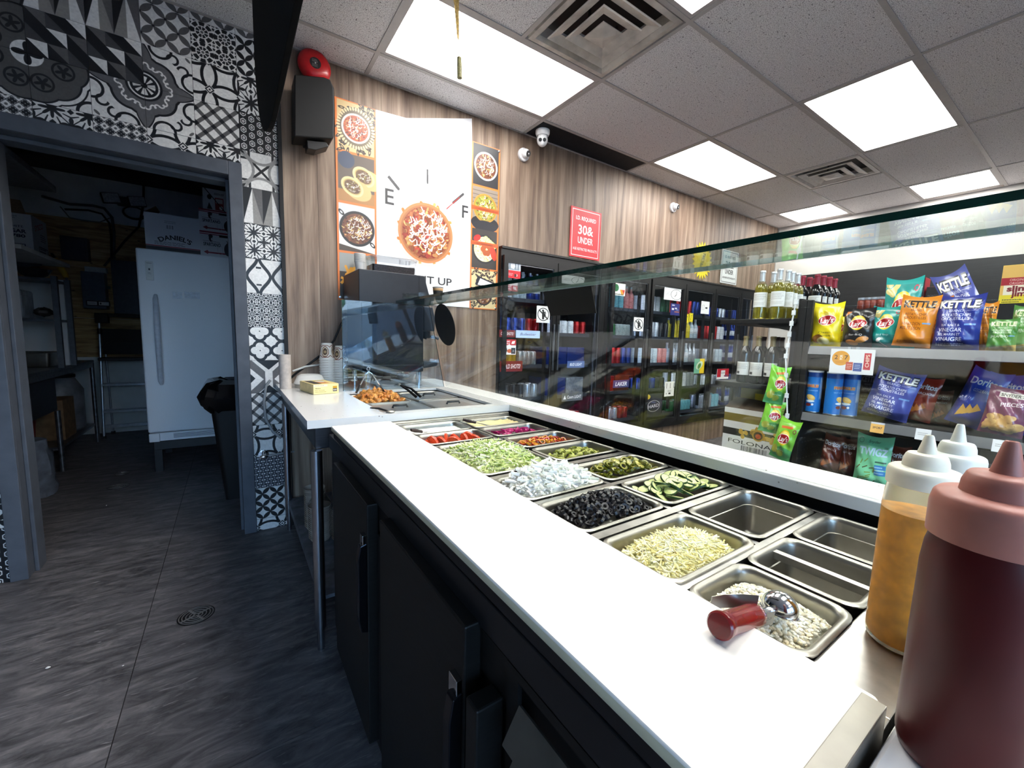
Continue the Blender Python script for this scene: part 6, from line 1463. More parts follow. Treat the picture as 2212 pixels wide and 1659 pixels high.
# things on the top ledge
for i, px in enumerate((1862, 1876, 1888, 1904)):
    p = at(px, 650, 0, 3.75); t = thing('spice_jar', 'small reddish jar with pale lid on the top ledge, number %s from the left' % ['first', 'second', 'third', 'fourth'][i] if False else ['leftmost small reddish jar with pale lid on the top ledge', 'second small reddish jar from the left on the top ledge', 'third small reddish jar from the left on the top ledge', 'rightmost small reddish jar with pale lid on the top ledge'][i], 'jar', (3.75, p.y, 1.479))
    obj('jar', MB().lathe([(.022, 0), (.024, .004), (.024, .07), (.02, .08)], 14), mat('jar_red', (120, 52, 40), .3, var=.3), t, smooth=40, local=True); obj('lid', MB().lathe([(.022, .081), (.023, .083), (.023, .097), (.001, .098)], 14), mat('jar_lid', (170, 176, 186), .4), t, smooth=40, local=True)
def jbox(px0, px1, py, m, label, name='carton', d=.12):
    a, b = at(px0, py, 0, 3.66), at(px1, py, 0, 3.66)
    return tag(obj(name, MB().box(3.66, 3.66 + d, b.y, a.y, 1.479, a.z, uv=('-x',)), m, bevel=.002), label, 'box')
c = Canvas(1.6, 1, 120, (30, 28, 32)); c.rect(0, 0, 1.6, .4, (150, 26, 40)); c.text('MONTGOMERY', .8, .58, .1, (120, 116, 120), width=1.3); c.text('HOT PEPPER', .8, .2, .12, (240, 230, 230), width=.8); c.ell(.8, .42, .08, .08, (240, 236, 236))
mb_ = c.material('black_red_carton', .4)
jbox(1982, 2000, 600, mb_, 'narrow black and red carton on the top ledge behind the teal bag'); jbox(2002, 2052, 620, mb_, 'wide black and red carton on the top ledge between teal and blue bags')
b_ = jbox(2168, 2245, 574, m_slim, 'yellow and red meat stick carton on the top ledge at the right edge')
# ---- wine
LIQ = mat('white_wine', (196, 180, 60), .1, var=.04, trans=.75, ior=1.33); WGL = mat_glass('bottle_glass', (.93, .96, .90), 1.5, 1.0)
DGL = mat('dark_bottle_glass', (14, 16, 18), .1, var=.1, coat=.3); LBL = mat('paper_label', (224, 224, 220), .6, var=.02)
def wine(kind):
    """one bottle of each kind with its parts, origin at its base"""
    r, h = .0375, .30
    prof = [(r * .8, 0), (r, .006), (r, .185), (r * .93, .203), (r * .66, .222), (r * .42, .236), (r * .375, .25), (r * .375, .29), (r * .42, .291), (r * .42, .297), (r * .38, .298)]
    t = thing('wine_bottle', 'wine bottle', 'bottle', (0, 0, -50))
    if kind == 'white':
        obj('glass', MB().lathe(prof, 20), WGL, t, smooth=50, local=True)
        obj('wine', MB().lathe([(r * .75, .008), (r * .93, .012), (r * .93, .184), (r * .86, .20), (r * .6, .218), (r * .05, .22)], 20), LIQ, t, smooth=50, local=True)
        cap = mat('silver_capsule', (186, 190, 194), .35, .5); cz = .235
    else:
        obj('glass', MB().lathe(prof, 20), DGL, t, smooth=50, local=True)
        cap = mat('crimson_capsule', (130, 24, 48), .35, .2) if kind == 'red' else mat('gold_capsule', (140, 122, 84), .4, .4) if kind == 'black' else mat('brown_capsule', (70, 26, 18), .35); cz = .238
    obj('capsule', MB().lathe([(r * .46, cz), (r * .41, .25), (r * .40, .286), (r * .45, .288), (r * .45, .297), (r * .4, .3005), (.001, .301)], 16), cap, t, smooth=40, local=True)
    c = Canvas(1, 1.1, 110, (226, 226, 222)); c.lines(.12, .5, .88, 1.0, 7, (150, 150, 148)); c.rect(.15, .1, .4, .3, (70, 70, 70)) if kind == 'black' else c.lines(.12, .15, .88, .4, 3, (180, 178, 170))
    z0, z1 = (.075, .165) if kind != 'black' else (.05, .135)
    b = MB(); n = 10; a0 = R(180); a1 = R(330)
    b.loft([[((r + .0006) * math.cos(a0 + (a1 - a0) * i / n), (r + .0006) * math.sin(a0 + (a1 - a0) * i / n), z) for i in range(n + 1)] for z in (z0, z1)], False)
    b.u = [[((u - 0) * (n + 1) / n, v) for u, v in q] for q in b.u]
    obj('label', b, c.material('wine_label_' + kind, .6), t, smooth=60, local=True)
    return t
def row(kind, spots, z, labs, group):
    p = wine(kind); first = True; spots = [list(s) for s in spots]
    for i in range(len(spots)):
        while any(math.hypot(spots[i][0] - q[0], spots[i][1] - q[1]) < .078 for q in spots[:i]): spots[i][0] += .004
    for i, (x, y, rz) in enumerate(spots):
        o = p if first else dup(p, (x, y, z), rz); first = False
        o.location = (x, y, z); o.rotation_euler = (0, 0, rz); o['label'] = labs(i); o['group'] = group
gy = lambda px, x: at(px, 690, 0, x).y
row('white', [(2.765, gy(1639, 2.765), -1.0), (2.765, gy(1676, 2.765), -1.0), (2.85, gy(1663, 2.85), -1.1), (2.83, gy(1692, 2.83), -1.0), (2.92, gy(1703, 2.92), -1.0), (2.98, gy(1712, 2.98), -1.0)], 1.3805,
    lambda i: ['white wine bottle nearest the coolers on the upper end shelf', 'tallest looking white wine bottle in the front of the upper end shelf', 'white wine bottle in the second row between the two front ones', 'white wine bottle just behind the tallest looking one', 'second white wine bottle from the crimson capped ones', 'white wine bottle beside the crimson capped bottles'][i], 'white wine bottles on the upper end shelf')
gy2 = lambda px, x: at(px, 640, 0, x).y
row('red', [(3.14, gy2(1731, 3.14), -1.4), (3.23, gy2(1745, 3.23), -1.4), (3.14, gy2(1762, 3.14), -1.4), (3.28, gy2(1754, 3.28), -1.4), (3.22, gy2(1775, 3.22), -1.4), (3.14 + .16, gy2(1788, 3.30), -1.4), (3.41, gy2(1800, 3.41), -1.4), (3.36, gy2(1718, 3.36), -1.4)], 1.3805,
    lambda i: 'dark red wine bottle with crimson cap standing on the upper end shelf', 'crimson capped wine bottles on the upper end shelf')
gy3 = lambda px, x: at(px, 830, 0, x).y
row('black', [(2.77, gy3(1603, 2.77), -1.2), (2.77, gy3(1630, 2.77), -1.2), (2.77, gy3(1657, 2.77), -1.2)], .9755, lambda i: ['dark wine bottle with gold cap nearest the coolers on the middle end shelf', 'middle one of the three dark gold capped wine bottles', 'dark gold capped wine bottle nearest the hanging chip bags'][i], 'gold capped wine bottles on the middle end shelf')
row('brown', [(2.94, gy3(1641, 2.94), -1.2), (2.94, gy3(1668, 2.94), -1.2), (3.06, gy3(1680, 3.06), -1.2)], .9755, lambda i: 'dark wine bottle with brown cap in the second row of the middle end shelf', 'brown capped wine bottles on the middle end shelf')
# wine case, yellow card, pale box
c = Canvas(1, 1.02, 320, (222, 220, 214)); c.rect(0, .72, 1, .90, (124, 108, 44)); c.rect(0, .40, 1, .56, (44, 42, 36)); 
for s in (-1, 1):
    for k in range(9): c.ell(.62 + s * rnd.uniform(.06, .3), .48 + rnd.uniform(-.09, .09), .05, .035, rnd.choice([(190, 146, 50), (150, 108, 34), (210, 170, 80)]), rnd.uniform(0, 3))
c.ell(.62, .49, .10, .13, (176, 132, 44)); c.ell(.62, .48, .075, .09, (70, 46, 24)); c.ell(.62, .47, .045, .055, (190, 70, 40)); c.poly([(.55, .6), (.69, .6), (.66, .68), (.62, .65), (.58, .68)], (190, 146, 50))
c.text('FOLONARI', .55, .27, .085, (40, 38, 36), width=.88)
for k in range(22): c.rect(.35 + k * .02, .09, .35 + k * .02 + rnd.choice([.006, .012]), .2, (60, 60, 60))
t = thing('wine_case', 'white and gold cardboard wine case on the end shelf below the dark wine bottles', 'box', (2.85, 1.3, .5))
yA, yB = at(1559, 920, 0, 2.75).y - .005, 1.105
obj('carton', MB().box(2.762, 3.06, yB, yA, .501, .80, uv=('-x',)), c.material('wine_case', .6), t)
FL = mat('cardboard_dark', (92, 76, 62), .8)
obj('flap', MB()._add([(2.762, yB, .801), (2.762, yA, .801), (2.90, yA + .0, .86), (2.90, yB, .845), (2.764, yB, .799), (2.764, yA, .799), (2.902, yA, .857), (2.902, yB, .842)], [(0, 1, 2, 3), (7, 6, 5, 4), (0, 4, 5, 1), (1, 5, 6, 2), (2, 6, 7, 3), (3, 7, 4, 0)]), FL, t)
tag(obj('carton', MB().box(2.95, 3.2, 1.33, 1.47, .8006, .94), mat('pale_green_box', (160, 160, 90), .5), bevel=.003), 'pale olive box lying on top of the wine case', 'box')
p0, p1 = at(1630, 850, 0, 2.9), at(1652, 880, 0, 2.9)
tag(obj('yellow_card', MB().box(2.91, 2.913, p1.y, p0.y, .8005, p0.z), mat('card_yellow', (240, 214, 30), .5)), 'bright yellow card standing on the wine case', 'card')
# hanging strip of green chip bags
t = thing('clip_strip', 'white plastic clip strip hanging down the end of the snack shelf', 'display strip', (2.665, 1.06, 1.47))
pts = [(2.684, 1.075, 1.47), (2.67, 1.085, 1.3), (2.662, 1.09, 1.15), (2.640, 1.04, .80)]
obj('strip', MB().tube(pts, .004, 6), mat('strip_white', (224, 226, 226), .4), t, smooth=40)
for k in range(9):
    f = k / 8 * .98; p = Vector(pts[0]).lerp(Vector(pts[1]), f * 2.9) if f < .34 else Vector(pts[1]).lerp(Vector(pts[2]), min(1, (f - .34) * 3.4)) if f < .63 else Vector(pts[2]).lerp(Vector(pts[3]), (f - .63) / .37)
    obj('clip', MB().box(p.x - .006, p.x + .003, p.y - .01, p.y + .01, p.z - .014, p.z + .014), mat('strip_white', (224, 226, 226), .4), t, bevel=.002)
def hang(px0, px1, py0, py1, yaw, roll, label, seed, x=2.622):
    a, b = at(px0, (py0 + py1) / 2, 0, x), at(px1, (py0 + py1) / 2, 0, x); pm = (px0 + px1) / 2
    zt, zb = at(pm, py0, 0, x).z, at(pm, py1, 0, x).z
    me = bag_mesh('chip_bag', .115, (zt - zb), .05, m_lay_g, seed, False)
    o = link(bpy.data.objects.new('chip_bag', me)); o.location = (x, (a.y + b.y) / 2, zb); o.rotation_euler = Euler((0, roll, -PI / 2 + yaw), 'XYZ')
    tag(o, label, 'snack bag')
hang(1645, 1700, 792, 872, .9, .16, 'topmost green chip bag hanging on the clip strip, seen from its side', 50)
hang(1634, 1690, 866, 934, .8, .18, 'middle green chip bag on the clip strip, seen from its side', 52)
hang(1652, 1722, 904, 992, -.1, .2, 'lowest green chip bag on the clip strip, facing the counter', 54)
# ================================================================== THINGS ON THE COUNTERS
# ---- squeeze bottles
def squeeze(c, r, zb, hb, hcap, rs, ztip, m_body, m_cap, label, liquid=None, fill=None, name='squeeze_bottle'):
    """r body radius, zb base z, hb top of body, hcap top of the screw band, rs shoulder radius, ztip nozzle tip"""
    x, y = c; t = thing(name, label, 'bottle', (x, y, zb))
    Hb = hb - zb; prof = [(r * .86, 0), (r * .96, .003), (r, .010), (r, Hb * .5), (r * .985, Hb * .86), (r * .95, Hb * .95), (r * .90, Hb)]
    obj('body', MB().lathe(prof, 40, (x, y, zb)), m_body, t, smooth=50)
    if liquid: obj('sauce', MB().lathe([(r * .80, .004), (r * .93, .010), (r * .945, fill - zb), (r * .5, fill - zb), (.001, fill - zb)], 32, (x, y, zb)), liquid, t, smooth=50)
    k = hcap - hb; rr_ = r * .97
    obj('cap', MB().lathe([(rr_ * .9, 0), (rr_, .001), (rr_ * 1.0, k * .7), (rr_ * .96, k * .92), (rr_ * .90, k), (rs * 1.12, k + .002), (rs * 1.08, k + .010), (rs * .98, k + .016), (rs * .9, k + .018), (.0085, k + .0195)], 40, (x, y, hb), cap1=False), m_cap, t, smooth=42)
    z0 = hb + k + .019
    obj('nozzle', MB().lathe([(.0095, 0), (.0085, .004), (.0045, ztip - z0 - .002), (.0035, ztip - z0), (.002, ztip - z0), (.0018, ztip - z0 - .004)], 20, (x, y, z0 - .001)), m_cap, t, smooth=50)
    return t
KB = mat('ketchup_bottle', (74, 12, 14), .42, var=.10, scale=12, spec=.35)
KC = mat('ketchup_cap', (172, 112, 98), .42, var=.08, scale=20, sss=.25)
squeeze((.479, .0385), .0400, .8853, 1.074, 1.110, .021, 1.155, KB, KC, 'big dark red sauce bottle in the near right corner with a pinkish pointed cap')
YB = mat('clear_squeeze_plastic', (246, 238, 212), .22, var=.02, trans=.95, ior=1.1)
YC_ = mat('cap_offwhite', (226, 220, 200), .42, var=.05, sss=.2)
YS = mat('mustard_sauce', (222, 150, 30), .4, var=.10, scale=70)
squeeze((.685, .1175), .0352, .8525, 1.056, 1.078, .019, 1.120, YB, YC_, 'half full bottle of yellow sauce with a pale pointed cap on the steel deck', YS, 1.024)
squeeze((.905, .124), .0340, .8525, 1.040, 1.064, .019, 1.111, mat('white_bottle', (226, 224, 216), .4, sss=.2), mat('white_bottle_cap', (224, 222, 212), .45, var=.04), 'white squeeze bottle mostly hidden behind the yellow sauce bottle')
# ---- red scoop
t = thing('cheese_scoop', 'steel food scoop with a ribbed red handle resting on the cutting board edge', 'scoop', at(1640, 1300, 2, .9))
pe, pb = at(1553, 1352, 2, .913), at(1684, 1313, 2, .874)
ax = (pb - pe).normalized(); L = (pb - pe).length
hn = pe + ax * (L * .62)
M = Matrix.Translation(pe) @ ax.to_track_quat('Z', 'Y').to_matrix().to_4x4()
HL = L * .60; rings = []
for z, r in ((0, .0128), (.002, .0148), (.006, .0150), (.012, .0136), (.02, .0128), (HL * .55, .0132), (HL * .82, .0138), (HL * .94, .0125), (HL, .0095)):
    rings.append([((r * (1 - (.05 if (i % 4 == 0 and .014 < z < HL * .95) else 0))) * math.cos(2 * PI * i / 32), (r * (1 - (.05 if (i % 4 == 0 and .014 < z < HL * .95) else 0))) * math.sin(2 * PI * i / 32), z) for i in range(32)])
obj('handle', MB().loft(rings, True, True, True).xform(M), mat('scoop_red', (112, 8, 14), .25, var=.06, coat=.4), t, smooth=35)
obj('stem', MB().cyl(pe + ax * HL * .96, pb - ax * .012, .0052, .0048, n=14), CHROME, t, smooth=50)
MB_ = Matrix.Translation(pb) @ ax.to_track_quat('X', 'Z').to_matrix().to_4x4()
bowl = MB().sphere((0, 0, 0), .0215, 24, 12, (1, 1, 1), R(100)); bowl.lathe([(.0212, -.0036), (.0225, -.004), (.0225, -.0052), (.0205, -.0048)], 24)
obj('bowl', bowl.xform(MB_), CHROME, t, smooth=60)
sd = ax.cross(Vector((0, 0, 1))).normalized(); up = sd.cross(ax)
lever = [hn + up * .012 - sd * .004, hn + up * .006 - sd * .02 - ax * .006, hn + up * .0 - sd * .034 - ax * .022, hn - up * .004 - sd * .040 - ax * .040]
rg = []
for i, p in enumerate(lever): rg.append([tuple(p + ax * .0 + up * .0085), tuple(p + up * .0085 - sd * .0012), tuple(p - up * .0085 - sd * .0012), tuple(p - up * .0085)])
obj('thumb_lever', MB().loft([[tuple(Vector(v)) for v in r] for r in rg], True, True, True), STEELP, t, smooth=50)
c = Canvas(2, 1, 90, (170, 168, 164)); c.text('SCD-24', 1, .5, .22, (60, 60, 60), mirror=False, width=1.1)
pl = hn + up * .0 + sd * .009
obj('pivot_plate', MB().quad(pl - ax * .012 - up * .010, pl + ax * .022 - up * .010, pl + ax * .022 + up * .006, pl - ax * .012 + up * .006), c.material('scoop_plate', .3, metal=.8), t)
# ---- spatulas standing in the dips
def spatula(pa, pb_, label):
    a, b = Vector(pa), Vector(pb_); d = (b - a).normalized(); t = thing('spatula', label, 'spatula', tuple(a)); Lh = (b - a).length * .62
    obj('handle', MB().tube([a, a + d * Lh * .3, a + d * Lh], [.006, .0085, .006], 10, flat=.7), mat('dark_wood_handle', (44, 26, 24), .4), t, smooth=50)
    s_ = d.cross(Vector((0, 0, 1))).normalized() * .010; q = a + d * Lh; e = b + d * .03; n_ = Vector((0, 0, .0006))
    obj('blade', MB().loft([[tuple(q - s_ * .5 - n_), tuple(q + s_ * .5 - n_), tuple(q + s_ * .5 + n_), tuple(q - s_ * .5 + n_)], [tuple(e - s_ - n_), tuple(e + s_ - n_), tuple(e + s_ + n_), tuple(e - s_ + n_)]], True, True, True), STEELP, t)
    for k in (.3, .7): obj('rivet', MB().cyl(a + d * Lh * k + Vector((0, 0, .004)), a + d * Lh * k + Vector((0, 0, .0068)), .002, n=8), CHROME, t)
spatula(at(1000, 906, 2, .874), at(1046, 917, 2, .856), 'dark handled spatula resting in the pan of yellow dip')
spatula(at(888, 929, 2, .866), at(925, 934, 2, .838), 'dark handled spatula sunk into the pan of white sauce')
# ---- tongs on the hot table
t = thing('serving_tongs', 'steel tongs with black tips standing open in the roasted chicken', 'tongs', (.55, 2.14, .91))
yT = 2.13; top_ = at(796, 797, 1, yT); l1, l2 = at(769, 849, 1, yT), at(832, 849, 1, yT)
for e in (l1, l2):
    m_ = top_.lerp(e, .66); s_ = Vector((0, .009, 0)); k = Vector((.0014, 0, 0))
    obj('arm', MB().loft([[tuple(p - s_ * f - k), tuple(p + s_ * f - k), tuple(p + s_ * f + k), tuple(p - s_ * f + k)] for p, f in ((top_ - Vector((0, 0, .012)), .8), (top_.lerp(e, .2), 1.0), (m_, .9))], True, True, True), CHROME, t)
    obj('tip', MB().loft([[tuple(p - s_ * f - k * 2), tuple(p + s_ * f - k * 2), tuple(p + s_ * f + k * 2), tuple(p - s_ * f + k * 2)] for p, f in ((m_, .9), (top_.lerp(e, .85), 1.5), (e, 1.3))], True, True, True), BLACKM, t, bevel=.001)
obj('ring', MB().loft([[(top_.x + (.008 + .002 * math.cos(b)) * math.cos(a), yT + .002 * math.sin(b), top_.z + .001 + (.008 + .002 * math.cos(b)) * math.sin(a)) for b in [2 * PI * j / 6 for j in range(6)]] for a in [2 * PI * i / 20 for i in range(21)]], True), CHROME, t, smooth=60)
obj('pivot', MB().cyl((top_.x, yT - .011, top_.z - .02), (top_.x, yT + .011, top_.z - .02), .004, n=10), CHROME, t)
t = thing('utility_tongs', 'black and steel tongs leaning on the rims between the hot table pans', 'tongs', (.77, 2.05, .91))
a = at(863, 831, 1, 2.12); e = at(900, 858, 2, .912)
for o_ in (0, .022):
    obj('arm', MB().tube([a + Vector((0, 0, 0)), a.lerp(e, .5) + Vector((o_ * .8, 0, .004 + o_ * .3)), e + Vector((o_, 0, 0))], [.004, .006, .007], 8, flat=.35), mat('tong_black', (26, 26, 28), .3, .6), t, smooth=50)
obj('spring', MB().cyl(a - Vector((0, .008, 0)), a + Vector((0, .008, 0)), .007, n=12), STEELP, t, smooth=50)
t = thing('serving_spoon', 'black handled spoon lying across the front pan lid beside the glove box', 'spoon', (.6, 1.7, .91))
a, e = at(800, 881, 2, .9105), at(838, 888, 2, .9105)
obj('handle', MB().tube([a, a.lerp(e, .5) + Vector((0, 0, .004)), e], [.0035, .005, .004], 8, flat=.6), BLACKM, t, smooth=50); obj('bowl', MB().sphere((0, 0, 0), .014, 12, 6, (1.4, 1, .35)).xform(Matrix.Translation(e + (e - a).normalized() * .016)), STEELP, t, smooth=60)
# ---- glove box, tube, bowl, cups
c = Canvas(1.28, .52, 320, (244, 226, 158)); c.rect(0, .40, .7, .52, (250, 240, 200)); c.text('Rhino', .22, .31, .06, (50, 40, 30), bold=.02, width=.26); c.text('DELI GLOVES', .30, .20, .05, (110, 84, 40), width=.5); c.lines(.06, .08, .7, .14, 1, (150, 120, 60)); c.rect(.98, .28, 1.2, .40, (214, 160, 40)); c.rect(.98, .1, 1.2, .28, (60, 52, 50)); c.text('500', 1.09, .19, .09, (244, 240, 230), bold=.02, width=.18); c.lines(.06, .42, .6, .5, 1, (170, 150, 120))
c2_ = Canvas(1.28, 2.1, 160, (242, 220, 146)); c2_.rect(.1, .2, .5, 1.9, (54, 48, 46)); c2_.rect(.5, .3, .95, 1.2, (214, 140, 60)); c2_.ell(.78, 1.3, .2, .4, (226, 222, 210)); c2_.lines(.55, 1.5, 1.15, 1.9, 3, (120, 90, 50))
t = thing('glove_box', 'yellow cardboard box of deli gloves on the white stone table', 'box', (.402, 2.30, ZT), R(10))
obj('carton', MB().box(-.064, .064, 0, .21, .0006, .052), mat('glove_box_side', (226, 206, 150), .55), t, local=True, bevel=.0015)
obj('front_print', MB().quad((-.0625, -.0004, .002), (.0625, -.0004, .002), (.0625, -.0004, .0505), (-.0625, -.0004, .0505)), c.material('glove_front', .45), t, local=True)
obj('top_print', MB().quad((-.0625, .0015, .0524), (.0625, .0015, .0524), (.0625, .2085, .0524), (-.0625, .2085, .0524)), c2_.material('glove_top', .45), t, local=True)
tb = MB().lathe([(.030, 0), (.030, .19), (.0275, .19), (.0275, .002)], 28, (.244, 2.60, ZT + .0005), cap0=True, cap1=False)
tag(obj('cardboard_tube', tb, mat('tube_cardboard', (200, 188, 178), .8, var=.06, scale=60, bump=.2), smooth=50), 'pale cardboard tube standing on the left edge of the stone table', 'tube')
t = thing('paper_bowl', 'upturned white paper bowl behind the glove box', 'bowl', (.372, 2.63, ZT))
obj('bowl', MB().lathe([(.083, .022), (.0845, .024), (.0835, .030), (.080, .034), (.066, .066), (.05, .0745), (.046, .0725), (.001, .0725)], 36, (.372, 2.63, ZT), cap0=False), mat('paper_white', (226, 222, 214), .7, var=.02), t, smooth=40)
obj('ring_base', MB().lathe([(.079, .0005), (.079, .022), (.07, .0215)], 36, (.372, 2.63, ZT)), mat('bowl_ring', (170, 160, 146), .7), t, smooth=40)
cc = Canvas(4, 1.2, 90, (226, 220, 212))
for k in range(4): cc.ell(k + .5, .58, .36, .40, (120, 74, 50)); cc.ell(k + .5, .58, .30, .34, (222, 206, 180)); cc.ell(k + .5, .58, .23, .26, (84, 60, 44)); cc.ell(k + .5, .56, .15, .10, (170, 140, 100)); cc.line([(k, .3), (k + .25, .16), (k + .75, .16), (k + 1, .3)], .05, (130, 70, 46)); cc.line([(k, .92), (k + .25, 1.04), (k + .75, 1.04), (k + 1, .92)], .05, (130, 70, 46))
mcup = cc.material('cup_print', .55); mw = mat('cup_white', (230, 226, 220), .6, var=.02)
def cup_me(r0, r1, h, name='paper_cup'):
    b = MB(); b.lathe([(r0, .003), (r1, h - .004)], 24, cap0=False, cap1=False); b.mi(1); b.lathe([(r0 + .001, 0), (r0 + .0028, .0015), (r0 + .001, .004)], 24, cap0=False, cap1=False); b.lathe([(r1, h - .004), (r1 - .003, h - .0035), (r1 - .004, h - .006), (.001, h - .006)], 24, cap0=False, cap1=True)
    return b.mesh(name, [mcup, mw], 40)
cm = cup_me(.0435, .030, .105)
for sx, n, who in ((.487, 11, 'left'), (.565, 10, 'right')):
    for k in range(n):
        o = link(bpy.data.objects.new('paper_cup', cm)); o.location = (sx, 2.745, ZT + .0005 + k * .0152); o.rotation_euler = (0, 0, .35 if who == 'left' else 0.0)
        tag(o, ('topmost upturned paper cup with brown print in the %s stack' if k == n - 1 else 'upturned paper cup nested in the %s stack beside the coffee machine') % who, 'cup', 'paper cups in the %s stack' % who if k < n - 1 else None)
# ---- coffee machine
t = thing('coffee_machine', 'black espresso machine on steel feet behind the glass pane', 'coffee machine', (.8, 2.64, ZT))
CB = mat('machine_black', (30, 33, 40), .35, var=.04); CBL = mat('machine_blue_black', (24, 28, 38), .28)
y0, y1 = 2.45, 2.83
obj('upper_housing', MB().prism([(.61, 1.405), (1.03, 1.405), (1.045, 1.43), (1.0, 1.585), (.61, 1.585)], 1, y0, y1), CB, t, bevel=.004)
obj('side_seam', MB().box(.965, .967, y0 - .0012, y0, 1.41, 1.583), BLACK, t)
obj('lower_housing', MB().box(.625, 1.0, y0 + .01, y1 - .01, .995, 1.404), CBL, t, bevel=.006)
obj('side_trim', MB().box(.63, .998, y0 + .006, y0 + .0098, 1.035, 1.04), STEELD, t)
obj('group_head', MB().prism([(1.001, 1.25), (1.075, 1.25), (1.078, 1.33), (1.06, 1.40), (1.001, 1.40)], 1, 2.46, 2.82), CB, t, bevel=.005)
for gy in (2.52, 2.72):
    obj('portafilter', MB().cyl((1.035, gy, 1.205), (1.035, gy, 1.249), .032, n=20).tube([(1.05, gy, 1.22), (1.09, gy - .01, 1.215), (1.12, gy - .02, 1.205)], [.008, .011, .012], 10), BLACKM, t, smooth=45)
obj('drip_tray', MB().prism([(1.001, 1.015), (1.088, 1.028), (1.096, 1.035), (1.096, 1.058), (1.001, 1.058)], 1, 2.46, 2.82), CB, t, bevel=.003)
obj('drip_grid', MB().box(1.006, 1.09, 2.47, 2.81, 1.0585, 1.0615), STEELP, t)
for fx in (.66, .975):
    for fy in (2.475, 2.79): obj('foot', MB().cyl((fx, fy, ZT + .0005), (fx, fy, .994), .017, n=16).cyl((fx, fy, ZT + .0004), (fx, fy, ZT + .008), .020, n=16), CHROME, t, smooth=40)

c = Canvas(1, 1, 60, (34, 38, 48))
# things on the machine
t = thing('bean_container', 'clear plastic tub of dark coffee beans on top of the coffee machine', 'container', (.83, 2.58, 1.5855))
X0_, X1_, Y0_, Y1_ = .695, .975, 2.50, 2.66
TUB = mat_glass('tub_plastic', (.93, .94, .95), 1.5, 1.0, .02)
obj('tub', MB().loft([rrect(X0_ + .008, X1_ - .008, Y0_ + .008, Y1_ - .008, .015, 1.5858), rrect(X0_, X1_, Y0_, Y1_, .018, 1.672)], True, True, False), TUB, t, smooth=40)
obj('lid', MB().loft([rrect(X0_ - .003, X1_ + .003, Y0_ - .003, Y1_ + .003, .018, 1.671), rrect(X0_ - .003, X1_ + .003, Y0_ - .003, Y1_ + .003, .018, 1.680), rrect(X0_ + .006, X1_ - .006, Y0_ + .006, Y1_ - .006, .015, 1.683)], True, True, True), mat_glass('tub_lid', (.85, .86, .87), 1.5, 1.0, .15), t, smooth=40)
g = MB(); n = 16
g.loft([[(X0_ + .012 + (X1_ - X0_ - .024) * i / n, Y0_ + .012 + (Y1_ - Y0_ - .024) * j / n, 1.622 + .016 * abs((i / n - .45) * 1.6) + rnd.uniform(-.003, .003)) for i in range(n + 1)] for j in range(n + 1)], False)
g.loft([rrect(X0_ + .012, X1_ - .012, Y0_ + .012, Y1_ - .012, .012, 1.588), rrect(X0_ + .010, X1_ - .010, Y0_ + .010, Y1_ - .010, .012, 1.632)], True, True, False)
o = obj('beans', g, mat('coffee_beans', (38, 30, 32), .35, var=.6, scale=220, bump=1.0), t, smooth=60); o['kind'] = 'stuff'
em = cup_me(.031, .022, .062, 'small_cup')
em2 = em.copy(); em2.materials.clear(); em2.materials.append(mw); em2.materials.append(mw)
for sx, sy, n, who in ((.655, 2.60, 8, 'front'), (.70, 2.76, 10, 'rear')):
    for k in range(n):
        o = link(bpy.data.objects.new('small_cup', em2)); o.location = (sx, sy, 1.5855 + .062 + k * .0065); o.rotation_euler = (PI, 0, 0)
        tag(o, 'small white paper cup in the %s stack on the coffee machine' % who, 'cup', 'small cups in the %s stack' % who)
# things on the glass shelf
t = thing('lid_stack', 'crinkled clear plastic lids stacked on the far end of the glass shelf', 'lids', (.893, 2.26, 1.4145))
for k in range(5):
    r = .098; obj('lid', MB().lathe([(r * .62, .0), (r * .7, .002), (r * .9, .010), (r, .013), (r * 1.0, .0145)], 30, (.893 + rnd.uniform(-.002, .002), 2.255, 1.4147 + k * .0055), cap1=False), mat_glass('lid_plastic', (.86, .88, .9), 1.6, 1.6, .12), t, smooth=50)
t = thing('coffee_cup', 'black and tan paper cup standing on the glass shelf', 'cup', (.934, 2.10, 1.4145))
cq = Canvas(2, 1, 80, (30, 28, 27)); cq.rect(0, .72, 2, .9, (190, 146, 96)); cq.rect(0, .9, 2, .94, (230, 220, 206))
obj('cup', MB().lathe([(.021, .001), (.029, .066)], 28, (.934, 2.10, 1.4145), cap1=False), cq.material('cup_black_tan', .5), t, smooth=50)
obj('rim', MB().lathe([(.0285, .065), (.0305, .0662), (.0285, .0674)], 28, (.934, 2.10, 1.4145), cap0=False, cap1=False), mw, t, smooth=60)
# bowl of clear bags behind the machine feet
t = thing('clear_bowl', 'clear bowl of plastic bags under the right end of the coffee machine', 'bowl', (.93, 2.62, ZT))
obj('bowl', MB().lathe([(.05, .001), (.075, .03), (.085, .062), (.086, .064), (.083, .062), (.07, .03), (.03, .006), (.001, .006)], 28, (.925, 2.63, ZT)), mat_glass('bowl_plastic', (.88, .9, .9), 1.5, 1.2, .05), t, smooth=50)
bg_ = chunk(3, .05); obj('bags', bg_.xform(Matrix.Translation((.925, 2.63, ZT + .05)) @ Matrix.Scale(.55, 4, (0, 0, 1))), mat('bag_film', (200, 204, 206), .3, var=.3, scale=60), t, smooth=20)
